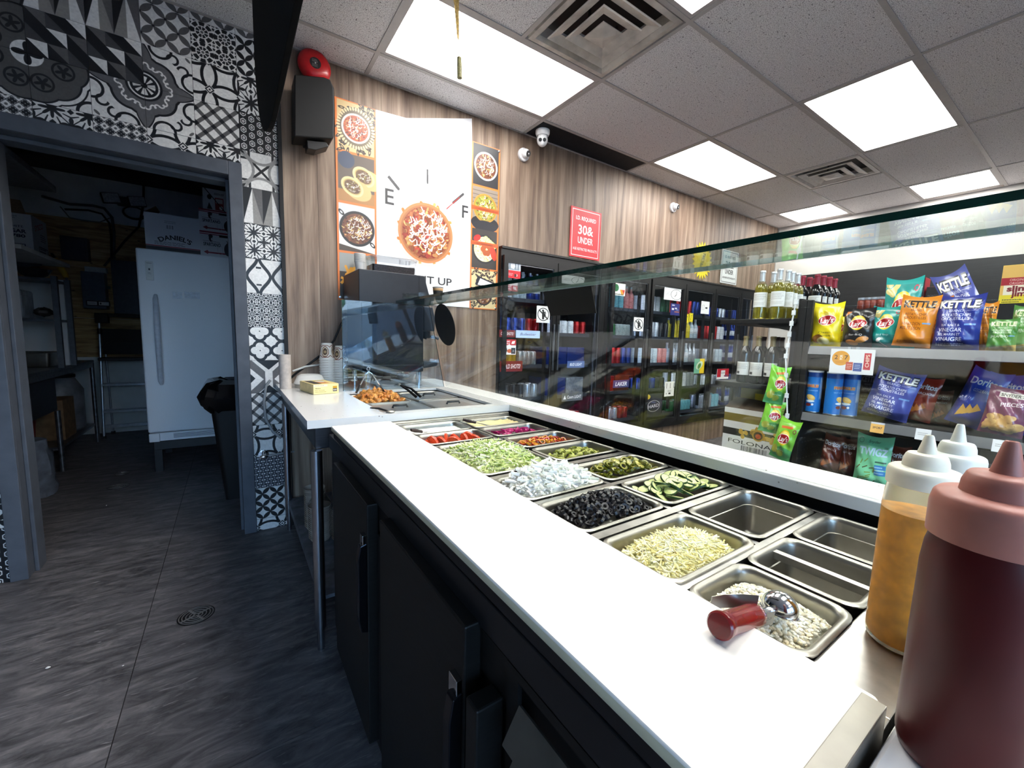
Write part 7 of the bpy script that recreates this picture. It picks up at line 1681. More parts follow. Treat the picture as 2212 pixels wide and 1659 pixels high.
# cords and hoses
cord = [at(744, 688, 1, 2.80), at(736, 702, 1, 2.80), at(722, 735, 1, 2.80), at(700, 762, 1, 2.80), at(668, 786, 1, 2.81), at(640, 806, 1, 2.82), at(622, 822, 1, 2.83)]
cord[-1].z = max(cord[-1].z, ZT + .008)
tag(obj('power_cord', MB().tube(cord, .0065, 8), mat('cord_black', (16, 16, 18), .5), smooth=60), 'thick black power cord looping behind the paper cups', 'cord')
hose = [at(632, 802, 1, 2.78), at(660, 792, 1, 2.80), at(695, 787, 1, 2.82), at(730, 789, 1, 2.83), at(760, 797, 1, 2.83)]
tag(obj('water_hose', MB().tube(hose, .0065, 8), mat('hose_white', (200, 198, 194), .5), smooth=60), 'pale plastic hose along the wall behind the paper cups', 'hose')
hp = [(.188, 2.845, .93), (.165, 2.84, .90), (.150, 2.835, .80), (.155, 2.83, .70), (.19, 2.82, .62), (.23, 2.80, .58)]
tag(obj('drain_hose', MB().tube(hp, .0075, 8), mat('hose_grey', (150, 152, 154), .5), smooth=60), 'grey hose hanging on the patterned tiles at the left end of the table', 'hose')
t = thing('shutoff_valve', 'chrome shutoff valve sticking out of the patterned tiles low on the wall', 'valve', (.135, YW, .645))
pv = at(570, 985, 1, 2.82)
obj('escutcheon', MB().lathe([(.03, 0), (.028, .006), (.012, .009)], 20).xform(Matrix.Translation((pv.x, YW - .0005, pv.z)) @ Matrix.Rotation(R(90), 4, 'X')), CHROME, t, smooth=40)
obj('body', MB().cyl((pv.x, YW - .009, pv.z), (pv.x, YW - .05, pv.z), .011, n=14).cyl((pv.x, YW - .045, pv.z - .005), (pv.x, YW - .045, pv.z + .03), .009, n=12), CHROME, t, smooth=40)
obj('knob', MB().sphere((pv.x, YW - .064, pv.z), .017, 12, 8, (1.4, .6, .8)), CHROME, t, smooth=60)
obj('pipe', MB().tube([(pv.x + .01, YW - .045, pv.z), (pv.x + .06, YW - .045, pv.z + .002), (.255, YW - .045, pv.z + .006), (.30, YW - .04, pv.z + .006)], .006, 8), mat('hose_grey', (150, 152, 154), .5), t, smooth=60)
# stacks of containers on the lower shelf
def tub_stack(x, y, r, n, pitch, dome, label, cat='containers', printed=False):
    t = thing('container_stack', label, cat, (x, y, .1905))
    m = mat('tub_paper', (186, 176, 164), .6, var=.06); clr = mat_glass('tub_clear', (.86, .86, .85), 1.55, 1.3, .1)
    for k in range(n):
        z = .191 + k * pitch; obj('tub', MB().lathe([(r * .8, .0), (r * .98, pitch * 1.6), (r * 1.03, pitch * 1.6 + .002), (r * 1.03, pitch * 1.6 + .005)], 22, (x, y, z), cap1=False), m, t, smooth=40)
    z = .191 + (n - 1) * pitch + pitch * 1.6 + .006
    if dome: obj('dome_lid', MB().lathe([(r * 1.05, 0), (r * 1.05, .006), (r * .9, .02), (r * .35, .07), (r * .2, .085), (.001, .085)], 22, (x, y, z)), clr, t, smooth=40)
    return t
tub_stack(.335, 2.16, .052, 16, .0105, True, 'stack of pale paper tubs under a clear dome, left of the steel leg')
tub_stack(.335, 2.31, .05, 20, .0105, False, 'stack of pale paper tubs behind the domed lids on the lower shelf')
tub_stack(.43, 2.10, .052, 15, .0105, True, 'stack of brownish tubs under a clear dome, right of the steel leg')
tub_stack(.47, 2.30, .05, 28, .0105, False, 'tall stack of paper tubs in shadow on the lower shelf, against the fridge')
# ================================================================== BACK ROOM
YF = 4.50
FRW = mat('fridge_white', (236, 238, 242), .38, var=.02, scale=300, bump=.12)
t = thing('upright_fridge', 'tall white upright fridge raised on a black stand in the back room', 'refrigerator', (-.2, YF + .35, .27))
obj('cabinet', MB().box(-.60, .20, YF + .06, YF + .74, .27, 1.855), FRW, t, bevel=.008)
d = obj('door', MB().box(-.602, .202, YF, YF + .052, .345, 1.858), FRW, t, bevel=.012, seg=3)
obj('kick_grille', MB().box(-.60, .20, YF + .02, YF + .059, .265, .335), FRW, t, bevel=.004)
g = MB()
for k in range(5): g.box(-.44, .16, YF + .0185, YF + .0199, .285 + k * .008, .289 + k * .008)
o = obj('grille_slots', g, mat('slot_grey', (110, 116, 128), .5), t); o['kind'] = 'stuff'
obj('door_foot', MB().box(-.60, -.53, YF + .004, YF + .0185, .262, .335), FRW, t, bevel=.006)
zt, zb = at(333, 637, 1, YF).z, at(345, 830, 1, YF).z; hx = -.495
obj('handle', MB().tube([(hx, YF - .002, zt), (hx, YF - .03, zt - .03), (hx, YF - .045, (zt + zb) / 2), (hx, YF - .03, zb + .03), (hx, YF - .002, zb)], [.012, .018, .02, .018, .012], 12), mat('fridge_handle', (206, 212, 222), .3), d, smooth=60)
c = Canvas(.42, 1, 150, (222, 224, 222)); c.frame(.02, .02, .40, .98, .012, (196, 200, 204)); c.frame(.1, .2, .32, .86, .008, (170, 174, 178)); c.rect(.16, .52, .25, .62, (24, 26, 34)); c.lines(.12, .3, .3, .42, 2, (120, 124, 130)); c.rect(.06, .88, .36, .9, (90, 94, 100))
p, q = at(313, 563, 1, YF), at(333, 606, 1, YF)
obj('control_panel', MB().box(p.x, q.x, YF - .008, YF - .0005, q.z, p.z, uv=('-y',)), c.material('fridge_panel', .4), d)
for a, b in ((372, 394), (398, 432)):
    p, q = at(a, 630, 1, YF), at(b, 646, 1, YF); obj('peeled_label', MB().box(p.x, q.x, YF - .0012, YF - .0003, q.z, p.z), mat('peeled_label', (196, 202, 214), .3, var=.1, scale=60), d)
t = thing('fridge_stand', 'low black stand with square legs under the white fridge', 'stand', (-.2, YF + .35, 0))
obj('frame', MB().box(-.575, .20, YF + .02, YF + .07, .19, .262).box(-.575, .20, YF + .68, YF + .73, .19, .262).box(-.575, -.525, YF + .07, YF + .68, .19, .262).box(.15, .20, YF + .07, YF + .68, .19, .262), BLACKM, t, bevel=.003)
for lx in (-.575, .145):
    for ly in (YF + .02, YF + .675): obj('leg', MB().box(lx, lx + .055, ly, ly + .055, 0, .189), BLACKM, t, bevel=.003)
# cartons on the fridge
def carton(px0, py0, px1, py1, y, z, c, nm, label, d=.3, openl=False):
    a, b = at(px0, py1, 1, y), at(px1, py1, 1, y); top_z = at(px0, py0, 1, y).z
    t = thing('carton', label, 'box', ((a.x + b.x) / 2, y + d / 2, z))
    b_ = MB(); w = .004
    if openl:
        b_.box(a.x, b.x, y, y + w, z, top_z, uv=('-y',)); obj('front', b_, c.material(nm, .6), t)
        m = mat('carton_white', (206, 204, 200), .7); mi_ = mat('carton_kraft', (150, 122, 92), .8)
        for bx in ((a.x, a.x + w, y + w, y + d, z, top_z), (b.x - w, b.x, y + w, y + d, z, top_z), (a.x + w, b.x - w, y + d - w, y + d, z, top_z), (a.x + w, b.x - w, y + w, y + d - w, z, z + w)): obj('side', MB().box(*bx), m, t)
        obj('flap', MB()._add([(a.x, y + .01, top_z + .001), (a.x, y + d - .02, top_z + .001), (a.x + .075, y + d - .02, top_z + .07), (a.x + .075, y + .03, top_z + .06), (a.x + .003, y + .01, top_z + .001), (a.x + .003, y + d - .02, top_z + .001), (a.x + .078, y + d - .02, top_z + .068), (a.x + .078, y + .03, top_z + .058)], [(0, 1, 2, 3), (7, 6, 5, 4), (0, 4, 5, 1), (1, 5, 6, 2), (2, 6, 7, 3), (3, 7, 4, 0)]), mi_, t)
    else: obj('body', b_.box(a.x, b.x, y, y + d, z, top_z, uv=('-y',)), c.material(nm, .6), t)
    return t, top_z, a, b
ZF = 1.8585
c = Canvas(1.28, 1, 260, (216, 218, 222)); c.text("DANIEL'S", .68, .40, .12, (34, 30, 30), bold=.025, width=.80, arc=.75, shear=0); c.rect(0, .06, 1.28, .12, (50, 46, 50)); c.rect(0, .125, 1.28, .15, (150, 40, 56)); c.rect(.0, .0, 1.28, .06, (60, 58, 62)); c.lines(.2, .17, 1.05, .27, 3, (110, 108, 112)); [c.rect(.5 + .02 * k, .62, .51 + .02 * k, .72, (80, 80, 84)) for k in (0, 1, 3, 4, 6, 7)]; c.lines(.45, .76, .75, .84, 2, (140, 140, 144))
carton(316, 457, 434, 549, YF + .06, ZF, c, 'daniels_box', 'open white carton with arched black lettering on top of the fridge', .3, True)
def spart():
    c = Canvas(1.2, .62, 240, (214, 214, 216)); c.rect(0, .54, 1.2, .62, (150, 40, 60)); c.rect(0, .56, 1.2, .58, (230, 228, 228)); c.text('SPARTANO', .44, .30, .085, (36, 34, 38), bold=.02, width=.64); c.line([(.1, .38), (.74, .37)], .008, (60, 58, 60))
    c.ell(.40, .45, .07, .075, (60, 40, 44)); c.poly([(.33, .42), (.40, .36), (.47, .40), (.47, .46)], (60, 40, 44)); c.ell(.44, .43, .03, .035, (214, 214, 216)); c.ell(.40, .51, .085, .03, (40, 34, 38))
    c.rect(.3, .075, 1.2, .11, (130, 30, 46)); c.poly([(.12, .10), (.26, .05), (.32, .095), (.26, .15)], (130, 30, 46)); c.ell(1.05, .2, .16, .16, (44, 44, 50)); c.line([(.98, .34), (1.12, .42)], .02, (44, 44, 50)); c.line([(1.12, .34), (1.0, .42)], .02, (44, 44, 50)); c.ell(.74, .18, .1, .12, (160, 160, 162), 0, .92); c.rect(.72, .50, 1.2, .56, (24, 22, 24))
    return c
t_, z2, a_, b_ = carton(433.5, 497, 502, 549, YF + .05, ZF, spart(), 'spartano_a', 'lower white carton with helmet emblem at the right end of the fridge top', .32)
t_, z3, a_, b_ = carton(431, 449, 502, 497, YF + .05, z2 + .0005, spart(), 'spartano_b', 'upper white carton with helmet emblem stacked on the lower one', .32)
c = Canvas(1, .8, 200, (210, 212, 214)); c.text('022125', .60, .64, .07, (40, 40, 44), shear=.3, width=.36, bold=.01); c.rect(.44, .04, .76, .5, (150, 40, 52)); c.rect(.47, .3, .73, .46, (206, 200, 200)); c.ell(.66, .14, .07, .07, (220, 216, 214)); c.poly([(.14, .05), (.22, .3), (.34, .05)], (50, 50, 54)); c.ell(.24, .5, .08, .09, (24, 24, 26)); c.line([(.08, .8), (.8, .02)], .03, (26, 24, 26))
carton(439, 405, 497, 449, YF + .08, z3 + .0005, c, 'date_box', 'topmost white box with a handwritten date on the carton stack', .25)
# garbage bin
t = thing('garbage_bin', 'tall black garbage bin lined with a black bag beside the door frame', 'bin', (.07, 3.62, 0))
BIN = mat('bin_black', (13, 13, 15), .5)
bx0, bx1, by0, by1 = -.145, .30, 3.44, 3.86
obj('bin', MB().loft([rrect(bx0 + .07, bx1 - .07, by0 + .07, by1 - .07, .03, 0), rrect(bx0 + .01, bx1 - .01, by0 + .01, by1 - .01, .04, .70), rrect(bx0, bx1, by0, by1, .04, .705), rrect(bx0, bx1, by0, by1, .04, .74)], True, True, True), BIN, t, smooth=40)
bag_ = MB(); rr = random.Random(9); ringz = [(-.01, .66), (.035, .70), (.05, .76), (.03, .815), (.0, .845), (-.06, .86), (-.13, .84), (-.18, .80)]
rings = []
for i, (off, z) in enumerate(ringz):
    r_ = rrect(bx0 - off, bx1 + off, by0 - off, by1 + off, max(.02, .07 + off * .5), z, 6)
    rings.append([(x + rr.uniform(-.012, .012), y + rr.uniform(-.012, .012), q + rr.uniform(-.016, .016)) for x, y, q in r_])
obj('liner_bag', bag_.loft(rings, True, False, True), mat('bin_bag', (15, 15, 17), .2, coat=.4), t, smooth=25)
# step ladder
t = thing('step_ladder', 'folding step ladder with silver rails and black top leaning at the far wall', 'ladder', (-1.0, 6.25, 0))
RAILM = mat('ladder_aluminium', (196, 202, 212), .3, .8)
lx0, lx1 = -1.19, -.72
for lx in (lx0, lx1):
    obj('rail', MB().tube([(lx, 6.16, .02), (lx + .01, 6.30, 1.32)], .013, 8), RAILM, t, smooth=50)
    obj('rear_rail', MB().tube([(lx + .03, 6.42, .02), (lx + .03, 6.34, 1.2)], .010, 8), RAILM, t, smooth=50)
    for fy, fx in ((6.16, lx), (6.42, lx + .03)): obj('foot', MB().box(fx - .016, fx + .016, fy - .018, fy + .018, 0, .03), BLACK, t)
for z, yy in ((.30, 6.19), (.59, 6.22), ):
    obj('step', MB().box(lx0 + .014, lx1 - .014, yy - .06, yy + .07, z - .012, z + .012), RAILM, t, bevel=.003)
obj('cross_bar', MB().box(lx0 + .014, lx1 - .014, 6.165, 6.185, .115, .15), RAILM, t, bevel=.003)
obj('platform', MB().box(lx0 + .012, lx1 - .012, 6.10, 6.29, .86, .89), BLACKM, t, bevel=.004)
obj('back_sling', MB().loft([[(lx0 + .02, 6.29, .92), (lx1 - .02, 6.29, .92)], [(lx0 + .02, 6.31, 1.06), (lx1 - .02, 6.31, 1.06)], [(lx0 + .02, 6.30, 1.2), (lx1 - .02, 6.30, 1.2)]], False), BLACK, t)
hd = MB(); hd.box(lx0 - .02, lx0 + .09, 6.27, 6.33, 1.26, 1.37).box(lx0 + .09, lx1 - .09, 6.27, 6.33, 1.33, 1.37).box(lx1 - .09, lx1 + .02, 6.27, 6.33, 1.26, 1.37)
obj('top_handle', hd, BLACK, t, bevel=.006)
for lx in (lx0, lx1): obj('collar', MB().cyl((lx + .009, 6.285, 1.14), (lx + .0095, 6.292, 1.2), .018, n=12), BLACK, t, smooth=50)
# electrical boxes on the plywood
def ebox(name, px0, py0, px1, py1, dep, label, m, door=True):
    a, b = at(px0, py0, 1, YK - .02 - dep), at(px1, py1, 1, YK - .02 - dep)
    t = thing(name, label, 'electrical box', ((a.x + b.x) / 2, YK - .02, b.z))
    obj('case', MB().box(a.x, b.x, YK - .02 - dep, YK - .0205, b.z, a.z), m, t, bevel=.004)
    if door: obj('cover', MB().box(a.x + .012, b.x - .02, YK - .025 - dep, YK - .0201 - dep, b.z + .015, a.z - .02), m, t, bevel=.003)
    return t, a, b
EG = mat('enamel_grey', (94, 104, 118), .4); EG2 = mat('enamel_grey_dark', (72, 80, 90), .45)
ebox('junction_box', 128, 508, 192, 564, .10, 'flat grey electrical box high on the plywood beside the vinegar carton', EG2)
t, a, b = ebox('switch_box', 173, 585, 231, 668, .13, 'blue grey switch box with labels in the middle of the plywood', EG)
c = Canvas(2, .5, 100, (30, 30, 36)); c.rect(.1, .08, .9, .42, (206, 206, 206)); c.rect(1.05, .08, 1.9, .42, (206, 206, 206)); c.lines(.15, .15, .85, .35, 2, (90, 90, 90)); c.ell(1.2, .25, .06, .1, (30, 30, 30))
obj('warning_label', MB().box(a.x + .03, a.x + .22, YK - .1775, YK - .1752, b.z + .03, b.z + .085, uv=('-y',)), c.material('switch_label', .5), t)
obj('lever', MB().box(b.x + .0005, b.x + .03, YK - .12, YK - .08, a.z - .17, a.z - .14), mat('lever_green', (40, 90, 80), .5), t)
obj('conduit_hub', MB().box(a.x + .03, a.x + .2, YK - .13, YK - .05, a.z + .0005, a.z + .055), mat('hub_white', (190, 192, 190), .6), t, bevel=.004)
ebox('breaker_panel', 238, 560, 320, 682, .10, 'tall grey breaker panel half hidden behind the fridge', EG2)
# emergency twin lamp
t = thing('emergency_light', 'twin headed emergency light above the plywood board', 'lamp', (-.93, YK, 2.6))
for px, py in ((240, 427), (297, 435)):
    p = at(px, py, 1, YK - .16); M = Matrix.Translation(p) @ Matrix.Rotation(R(18), 4, 'Z') @ Matrix.Rotation(R(-12), 4, 'Y')
    obj('lamp_head', MB().box(-.075, .075, .004, .05, -.055, .055).xform(M), mat('lamp_grey', (70, 74, 80), .5), t, bevel=.01)
    g = MB().box(-.068, .068, -.004, .0035, -.048, .048)
    obj('lens', g.xform(M), mat('lens_frosted', (206, 210, 214), .25, var=.12, scale=70, bump=.6), t, bevel=.006)
p, q = at(240, 440, 1, YK - .03), at(300, 446, 1, YK - .03)
obj('housing', MB().box(p.x + .05, q.x - .03, YK - .10, YK - .001, q.z - .02, p.z + .08), mat('lamp_grey', (70, 74, 80), .5), t, bevel=.006)
p = at(290, 460, 1, YK - .05)
cb_ = MB()
pts = []
for k in range(64): a = k / 64 * 6 * PI; pts.append((p.x + (.10 - .006 * (k // 22)) * math.cos(a), YK - .03 - k * .0006, p.z + (.07 - .004 * (k // 22)) * math.sin(a)))
tag(obj('coiled_cable', cb_.tube(pts, .006, 6), BLACKM, smooth=60), 'coil of dark cable hanging on the wall under the emergency light', 'cable')
# conduits and cables
def cable(pp, r, m, label, y=YK - .05, name='cable', cat='cable'):
    tag(obj(name, MB().tube([at(a, b, 1, y) for a, b in pp], r, 7), m, smooth=60), label, cat)
cable([(246, 560), (246, 500), (242, 470), (225, 450), (200, 444), (150, 441), (90, 424)], .014, mat('conduit_grey', (120, 124, 130), .35, .8), 'bent steel conduit rising from the breaker panel and curving left', name='conduit', cat='pipe')
cable([(241, 560), (240, 510), (236, 482), (220, 462), (190, 454), (140, 452)], .010, BLACKM, 'black cable following the bent steel conduit', YK - .06)
cable([(310, 400), (310, 440), (300, 490), (270, 520), (250, 545), (225, 575)], .011, BLACKM, 'black cable crossing the plywood diagonally toward the switch box', YK - .08)
cable([(130, 446), (150, 470), (180, 476), (215, 480), (240, 470)], .006, mat('cable_grey', (140, 138, 134), .5), 'thin grey cable hanging slack across the top of the plywood', YK - .05)
# left side: sink table with low shelf, cabinet rack, overhead shelves
t = thing('sink_table', 'long dark steel sink table along the left wall of the back room', 'sink', (-1.55, 5.2, 0))
TS = mat('table_steel', (120, 124, 130), .35, .9, var=.15)
obj('worktop', MB().box(-2.15, -1.2, 4.1, 6.06, .845, .87).box(-1.22, -1.2, 4.1, 6.06, .80, .845), TS, t, bevel=.003)
obj('basin', MB().box(-2.1, -1.215, 4.15, 4.93, .52, .799), mat('basin_dark', (58, 62, 66), .4, .8), t, bevel=.01)
obj('low_shelf', MB().box(-2.12, -1.22, 4.95, 6.04, .18, .20), TS, t)
obj('low_rail', MB().cyl((-2.1, 4.9, .19), (-1.21, 4.9, .19), .012, n=8), TS, t)
for ly in (4.9, 6.02): 
    for lx in (-1.212, -2.1): obj('leg', MB().cyl((lx, ly, .0), (lx, ly, .844 if ly > 5 else .519), .018, n=12), TS, t, smooth=50)
t = thing('plastic_pail', 'big grey translucent pail with dark lid on the low shelf under the sink table', 'pail', (-1.42, 5.75, .2))
obj('pail', MB().lathe([(.14, .001), (.165, .03), (.17, .40), (.12, .50), (.11, .52)], 24, (-1.40, 5.76, .2)), mat('pail_grey', (120, 122, 126), .45, var=.2, scale=9), t, smooth=50)
obj('lid', MB().lathe([(.115, .5205), (.118, .524), (.118, .548), (.1, .55)], 24, (-1.40, 5.76, .2)), BLACK, t, smooth=40)
tag(obj('cardboard_box', MB().box(-1.66, -1.26, 5.24, 5.56, .2005, .56), mat('old_cardboard', (124, 98, 70), .8, var=.12, scale=20), bevel=.004), 'worn brown cardboard box on the low shelf beside the grey pail', 'box')
tag(obj('fire_red_bucket', MB().lathe([(.10, 0), (.125, .30), (.13, .305), (.118, .30), (.001, .29)], 22, (-1.42, 4.72, .0005)), mat('bucket_red', (120, 30, 28), .5), smooth=45), 'dark red bucket on the floor under the sink', 'bucket') if False else tag(obj('red_bucket', MB().lathe([(.10, 0), (.125, .30), (.13, .305), (.118, .30), (.001, .29)], 22, (-1.42, 4.74, .203)), mat('bucket_red', (120, 30, 28), .5), smooth=45), 'dark red bucket below the sink basin', 'bucket')
t_b = obj('crate_base', MB().box(-1.6, -1.25, 4.58, 4.88, .0, .2025), mat('crate_grey', (70, 76, 84), .5), bevel=.006); tag(t_b, 'grey plastic crate on the floor under the red bucket', 'crate')
t = thing('wrapped_bundle', 'grey wrapped bundle on the floor just inside the left door frame', 'bundle', (-1.25, 4.2, 0))
wb_ = MB(); rr = random.Random(4); rings = []
for i in range(9):
    z = i / 8 * .40; s = 1 - .25 * (i / 8) ** 2; rings.append([(-1.27 + (.17 * s + rr.uniform(-.012, .012)) * math.cos(2 * PI * k / 18), 4.30 + (.16 * s + rr.uniform(-.012, .012)) * math.sin(2 * PI * k / 18), z) for k in range(18)])
obj('wrap', wb_.loft(rings, True, True, True), mat('wrap_grey', (96, 104, 116), .6, var=.2, scale=14), t, smooth=30)
# rack on the table
t = thing('wall_rack', 'open metal rack with white back standing on the sink table', 'rack', (-1.6, 4.95, .87))
RK = mat('rack_grey', (104, 110, 118), .45, .5)
for lx in (-2.1, -1.19): obj('upright', MB().box(lx, lx + .035, 4.93, 4.965, .8705, 1.62), RK, t); obj('upright', MB().box(lx, lx + .035, 5.26, 5.295, .8705, 1.62), RK, t)
obj('back', MB().box(-2.06, -1.19, 5.30, 5.306, .8705, 1.62), FRP, t)
for z in (1.27, 1.60): obj('shelf', MB().box(-2.064, -1.191, 4.93, 5.295, z - .02, z), RK, t)
PANS['K1'] = 0
o = obj('steel_tray', pan_mesh(.52, .30, .12), STEELP, smooth=50, loc=(-1.49, 5.10, .994)); tag(o, 'deep steel tray on the sink table inside the rack', 'pan')
tag(obj('clear_crate', MB().box(-1.62, -1.36, 4.96, 5.2, 1.2705, 1.50), mat('crate_clear', (150, 158, 168), .3, var=.15, scale=20), bevel=.02), 'frosted plastic container on the middle rack shelf', 'container')
tag(obj('crumpled_bag', chunk(8, .10).xform(Matrix.Translation((-1.29, 5.12, 1.331)) @ Matrix.Scale(.7, 4)), mat('bag_dark', (60, 58, 58), .5, var=.4), smooth=20), 'dark crumpled bag on the middle rack shelf', 'bag')
tag(obj('steel_bowl', MB().lathe([(.03, 0), (.08, .03), (.105, .075), (.108, .077), (.10, .073), (.07, .028), (.001, .008)], 24, (-1.32, 5.10, 1.6005)), CHROME, smooth=50), 'shiny steel bowl on top of the rack', 'bowl')
# wall shelf with vinegar carton, and overhead shelf
t = thing('wall_shelf', 'white wall shelf on a bracket carrying the vinegar carton', 'shelf', (-1.6, 4.9, 1.72))
obj('board', MB().box(-2.19, -1.16, 4.3, 5.35, 1.735, 1.765), FRP, t, bevel=.003)
for y in (4.5, 5.2): obj('bracket', MB().prism([(-2.19, 1.5), (-2.17, 1.5), (-1.3, 1.72), (-1.3, 1.734), (-2.19, 1.734)], 1, y, y + .02), RK, t)
c = Canvas(1.1, 1, 260, (214, 218, 226)); c.text('VINEGAR', .76, .56, .085, (44, 48, 84), bold=.03, width=.50); c.text('PURE WHITE', .74, .68, .055, (44, 48, 84), width=.46); c.text('1818780', .76, .44, .075, (44, 48, 84), bold=.03, width=.46); c.text('SYSCO', .1, .93, .12, (170, 30, 60), shear=.2, bold=.02, width=.5); c.frame(.5, .1, .98, .24, .012, (50, 50, 90)); [c.rect(.53 + .02 * k, .12, .53 + .02 * k + rnd.choice([.006, .011]), .22, (50, 50, 90)) for k in range(21)]; c.lines(.55, .86, .95, .95, 2, (140, 144, 160))
vx0, vx1 = -1.62, -1.235
t = thing('vinegar_carton', 'white vinegar carton with open kraft flap on the wall shelf', 'box', (-1.43, 5.0, 1.766))
obj('carton', MB().box(vx0, vx1, 4.82, 5.14, 1.7655, 2.06, uv=('-y',)), c.material('vinegar_print', .6), t)
c = Canvas(1, 1, 160, (196, 200, 210)); c.text('SYSCO', .45, .78, .14, (170, 40, 60), shear=.2, rot=.3, width=.6); c.lines(.5, .4, .9, .62, 4, (70, 70, 100)); c.frame(.35, .08, .95, .26, .02, (50, 50, 80)); c.lines(.4, .1, .9, .24, 2, (60, 60, 90))
obj('side_print', MB().quad((vx1 + .0006, 4.822, 1.767), (vx1 + .0006, 5.138, 1.767), (vx1 + .0006, 5.138, 2.058), (vx1 + .0006, 4.822, 2.058)), c.material('vinegar_side', .6), t)
KR = mat('kraft_flap', (150, 126, 100), .8, var=.08, scale=60)
obj('flap', MB().prism([(vx0, 2.0605), (vx1 - .06, 2.0605), (vx1 - .09, 2.19), (vx0, 2.20)], 1, 4.98, 4.984), KR, t)
t = thing('overhead_shelf', 'grey shelf slab jutting from the left wall high above the vinegar carton', 'shelf', (-1.7, 4.7, 2.3))
obj('slab', MB().box(-2.19, -1.17, 4.05, 5.2, 2.335, 2.385), mat('shelf_slab_grey', (150, 154, 160), .5, var=.08), t, bevel=.004)
obj('hanging_wire', MB().tube([(-1.6, 4.5, 2.334), (-1.58, 4.48, 2.26), (-1.5, 4.47, 2.24), (-1.45, 4.5, 2.27), (-1.5, 4.52, 2.334)], .005, 6), BLACK, t, smooth=60)
# yellow grinder hose / torch
t = thing('hand_torch', 'yellow and black hand tool hanging on the plywood under the vinegar carton', 'tool', (-1.36, YK - .05, 1.5))
p = [at(118, 558, 1, 5.4), at(128, 574, 1, 5.4), at(138, 590, 1, 5.4), at(143, 600, 1, 5.4)]
obj('grip', MB().tube(p, [.02, .026, .024, .02], 10), mat('tool_yellow', (214, 170, 50), .5), t, smooth=50)
p2_ = [at(143, 600, 1, 5.4), at(146, 612, 1, 5.4), at(139, 620, 1, 5.4)]
obj('hook', MB().tube(p2_, .008, 8), RK, t, smooth=50); obj('barrel', MB().tube([at(137, 620, 1, 5.4), at(141, 668, 1, 5.4)], .024, 10), BLACK, t, smooth=50)
obj('tether', MB().tube([at(117, 556, 1, 5.4), at(112, 548, 1, 5.36)], .01, 6), BLACK, t)
cable([(120, 615), (123, 640), (127, 690), (124, 700)], .004, mat('cord_brown', (70, 36, 30), .6), 'thin brown cords dangling beside the metal rack', 5.36, 'cord', 'cord')
# floor drains
def drain(x, y, r, label):
    t = thing('floor_drain', label, 'drain', (x, y, 0))
    obj('plate', MB().lathe([(r, 0.0002), (r, .002), (r * .94, .0026), (r * .93, .0014), (.001, .0014)], 32, (x, y, 0)), BLACK, t, smooth=30)
    for k in (.14, .34, .54, .74, .9): obj('ring', MB().lathe([(r * (k - .03), .0016), (r * (k - .02), .0030), (r * (k + .02), .0030), (r * (k + .03), .0016)], 28, (x, y, 0), cap0=False, cap1=False), mat('drain_steel', (120, 118, 116), .6, .3), t, smooth=40)
    for k in range(4): a = k * PI / 2 + .5; obj('spoke', MB().box(-.004, .004, r * .1, r * .88, .0015, .0032).xform(Matrix.Translation((x, y, 0)) @ Matrix.Rotation(a, 4, 'Z')), mat('drain_steel', (120, 118, 116), .6, .3), t)
p = at(424, 1329, 2, 0); drain(p.x, p.y, .066, 'round steel floor drain on the dark slate near the viewer')
p = at(256, 1051, 2, 0); drain(p.x, p.y, .066, 'round floor drain in the doorway of the back room, nearer one'); p = at(264, 1023, 2, 0); drain(p.x, p.y, .05, 'small dark floor drain in the back room, farther one')
# crumbs on the floor
for i, (px, py, lab) in enumerate(((104, 1444, 'white crumb on the slate floor nearest the lower left corner'), (230, 1093, 'white crumb on the slate floor in front of the doorway'), (266, 1440, 'tiny white crumb on the floor beside the tile joint'))):
    p = at(px, py, 2, .0); tag(obj('crumb', chunk(i, .006).xform(Matrix.Translation((p.x, p.y, .004)) @ Matrix.Scale(.8 - .2 * i, 4)), mat('crumb_white', (226, 222, 214), .8)), lab, 'crumb')
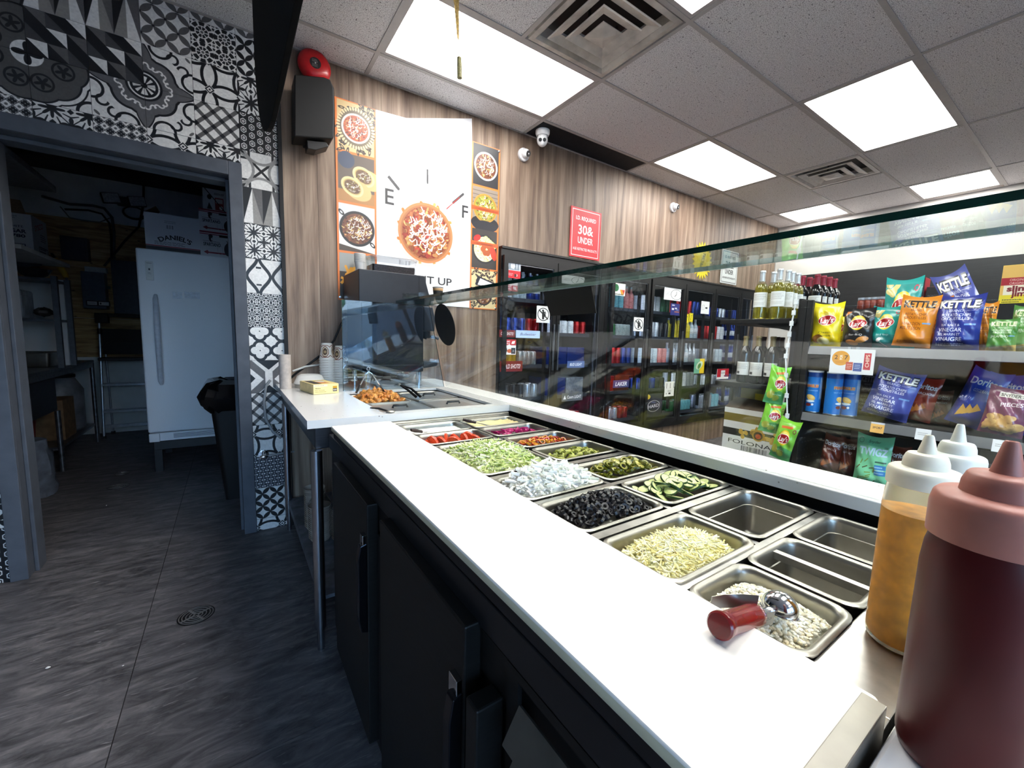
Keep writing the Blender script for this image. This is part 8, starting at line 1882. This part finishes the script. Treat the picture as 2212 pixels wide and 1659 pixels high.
# ================================================================== THE STREET BEHIND THE VIEWER
gnd = struct('ground', MB().box(-30, 30, -40, -3.42, -.2, -.12), mat('asphalt', (120, 122, 126), .9, var=.1, scale=20))
t = thing('parked_car', 'silver blue car parked outside the shop window', 'car', (5.2, -8.9, -.12))
CAR = mat('car_paint', (150, 172, 190), .25, .3, coat=.6); CW = mat('car_glass', (40, 58, 76), .1, coat=.5); TY = mat('tyre', (22, 22, 24), .8)
prof = [(-.6, .18), (-.68, .45), (-.6, .66), (.5, .86), (.75, .9), (1.5, 1.36), (2.9, 1.42), (3.7, .98), (4.1, .92), (4.15, .4), (4.0, .2)]
b = MB(); X = 2.6
b.prism([(X + x, z - .12) for x, z in prof], 1, -9.7, -8.0); obj('body', b, CAR, t, bevel=.06, seg=3)
obj('side_window', MB().prism([(X + .98, .80), (X + 1.56, 1.19), (X + 2.8, 1.24), (X + 3.4, .86)], 1, -7.998, -7.985), CW, t)
obj('windscreen', MB()._add([(X + .80, -9.6, .80), (X + .80, -8.1, .80), (X + 1.48, -8.15, 1.235), (X + 1.48, -9.55, 1.235)], [(0, 1, 2, 3)]), CW, t)
for wx in (X + .35, X + 3.2): obj('wheel', MB().cyl((wx, -8.0, .21), (wx, -7.9, .21), .33, n=28).cyl((wx, -7.9, .21), (wx, -7.89, .21), .2, n=20), TY, t, smooth=40); obj('rim', MB().cyl((wx, -7.8899, .21), (wx, -7.88, .21), .19, n=20), CHROME, t, smooth=40)
obj('mirror', MB().box(X + .95, X + 1.12, -7.99, -7.86, .83, .95), CAR, t, bevel=.03)
t = thing('street_building', 'pale low building across the street outside the window', 'building', (0, -26, -.12))
obj('wall', MB().box(-18, 18, -28, -26, -.12, 4.2), mat('building_pale', (206, 204, 198), .8), t)
obj('shopfront', MB().box(-8, 12, -25.99, -25.9, .2, 2.6), CW, t)
t = thing('street_tree', 'green street tree outside the window', 'tree', (2.6, -16, -.12))
obj('trunk', MB().tube([(2.7, -16, -.12), (2.75, -16, 1.6), (2.9, -16, 3.2)], [.14, .11, .06], 8), mat('bark', (80, 66, 54), .9), t, smooth=50)
cr = MB(); rr = random.Random(6)
for k in range(26): cr.sphere((2.9 + rr.uniform(-1.3, 1.3), -16 + rr.uniform(-1, 1), 3.2 + rr.uniform(-.9, 1.2)), rr.uniform(.25, .55), 7, 5)
obj('crown', cr, mat('leaves', (60, 96, 62), .8, var=.3, scale=14), t, smooth=30)
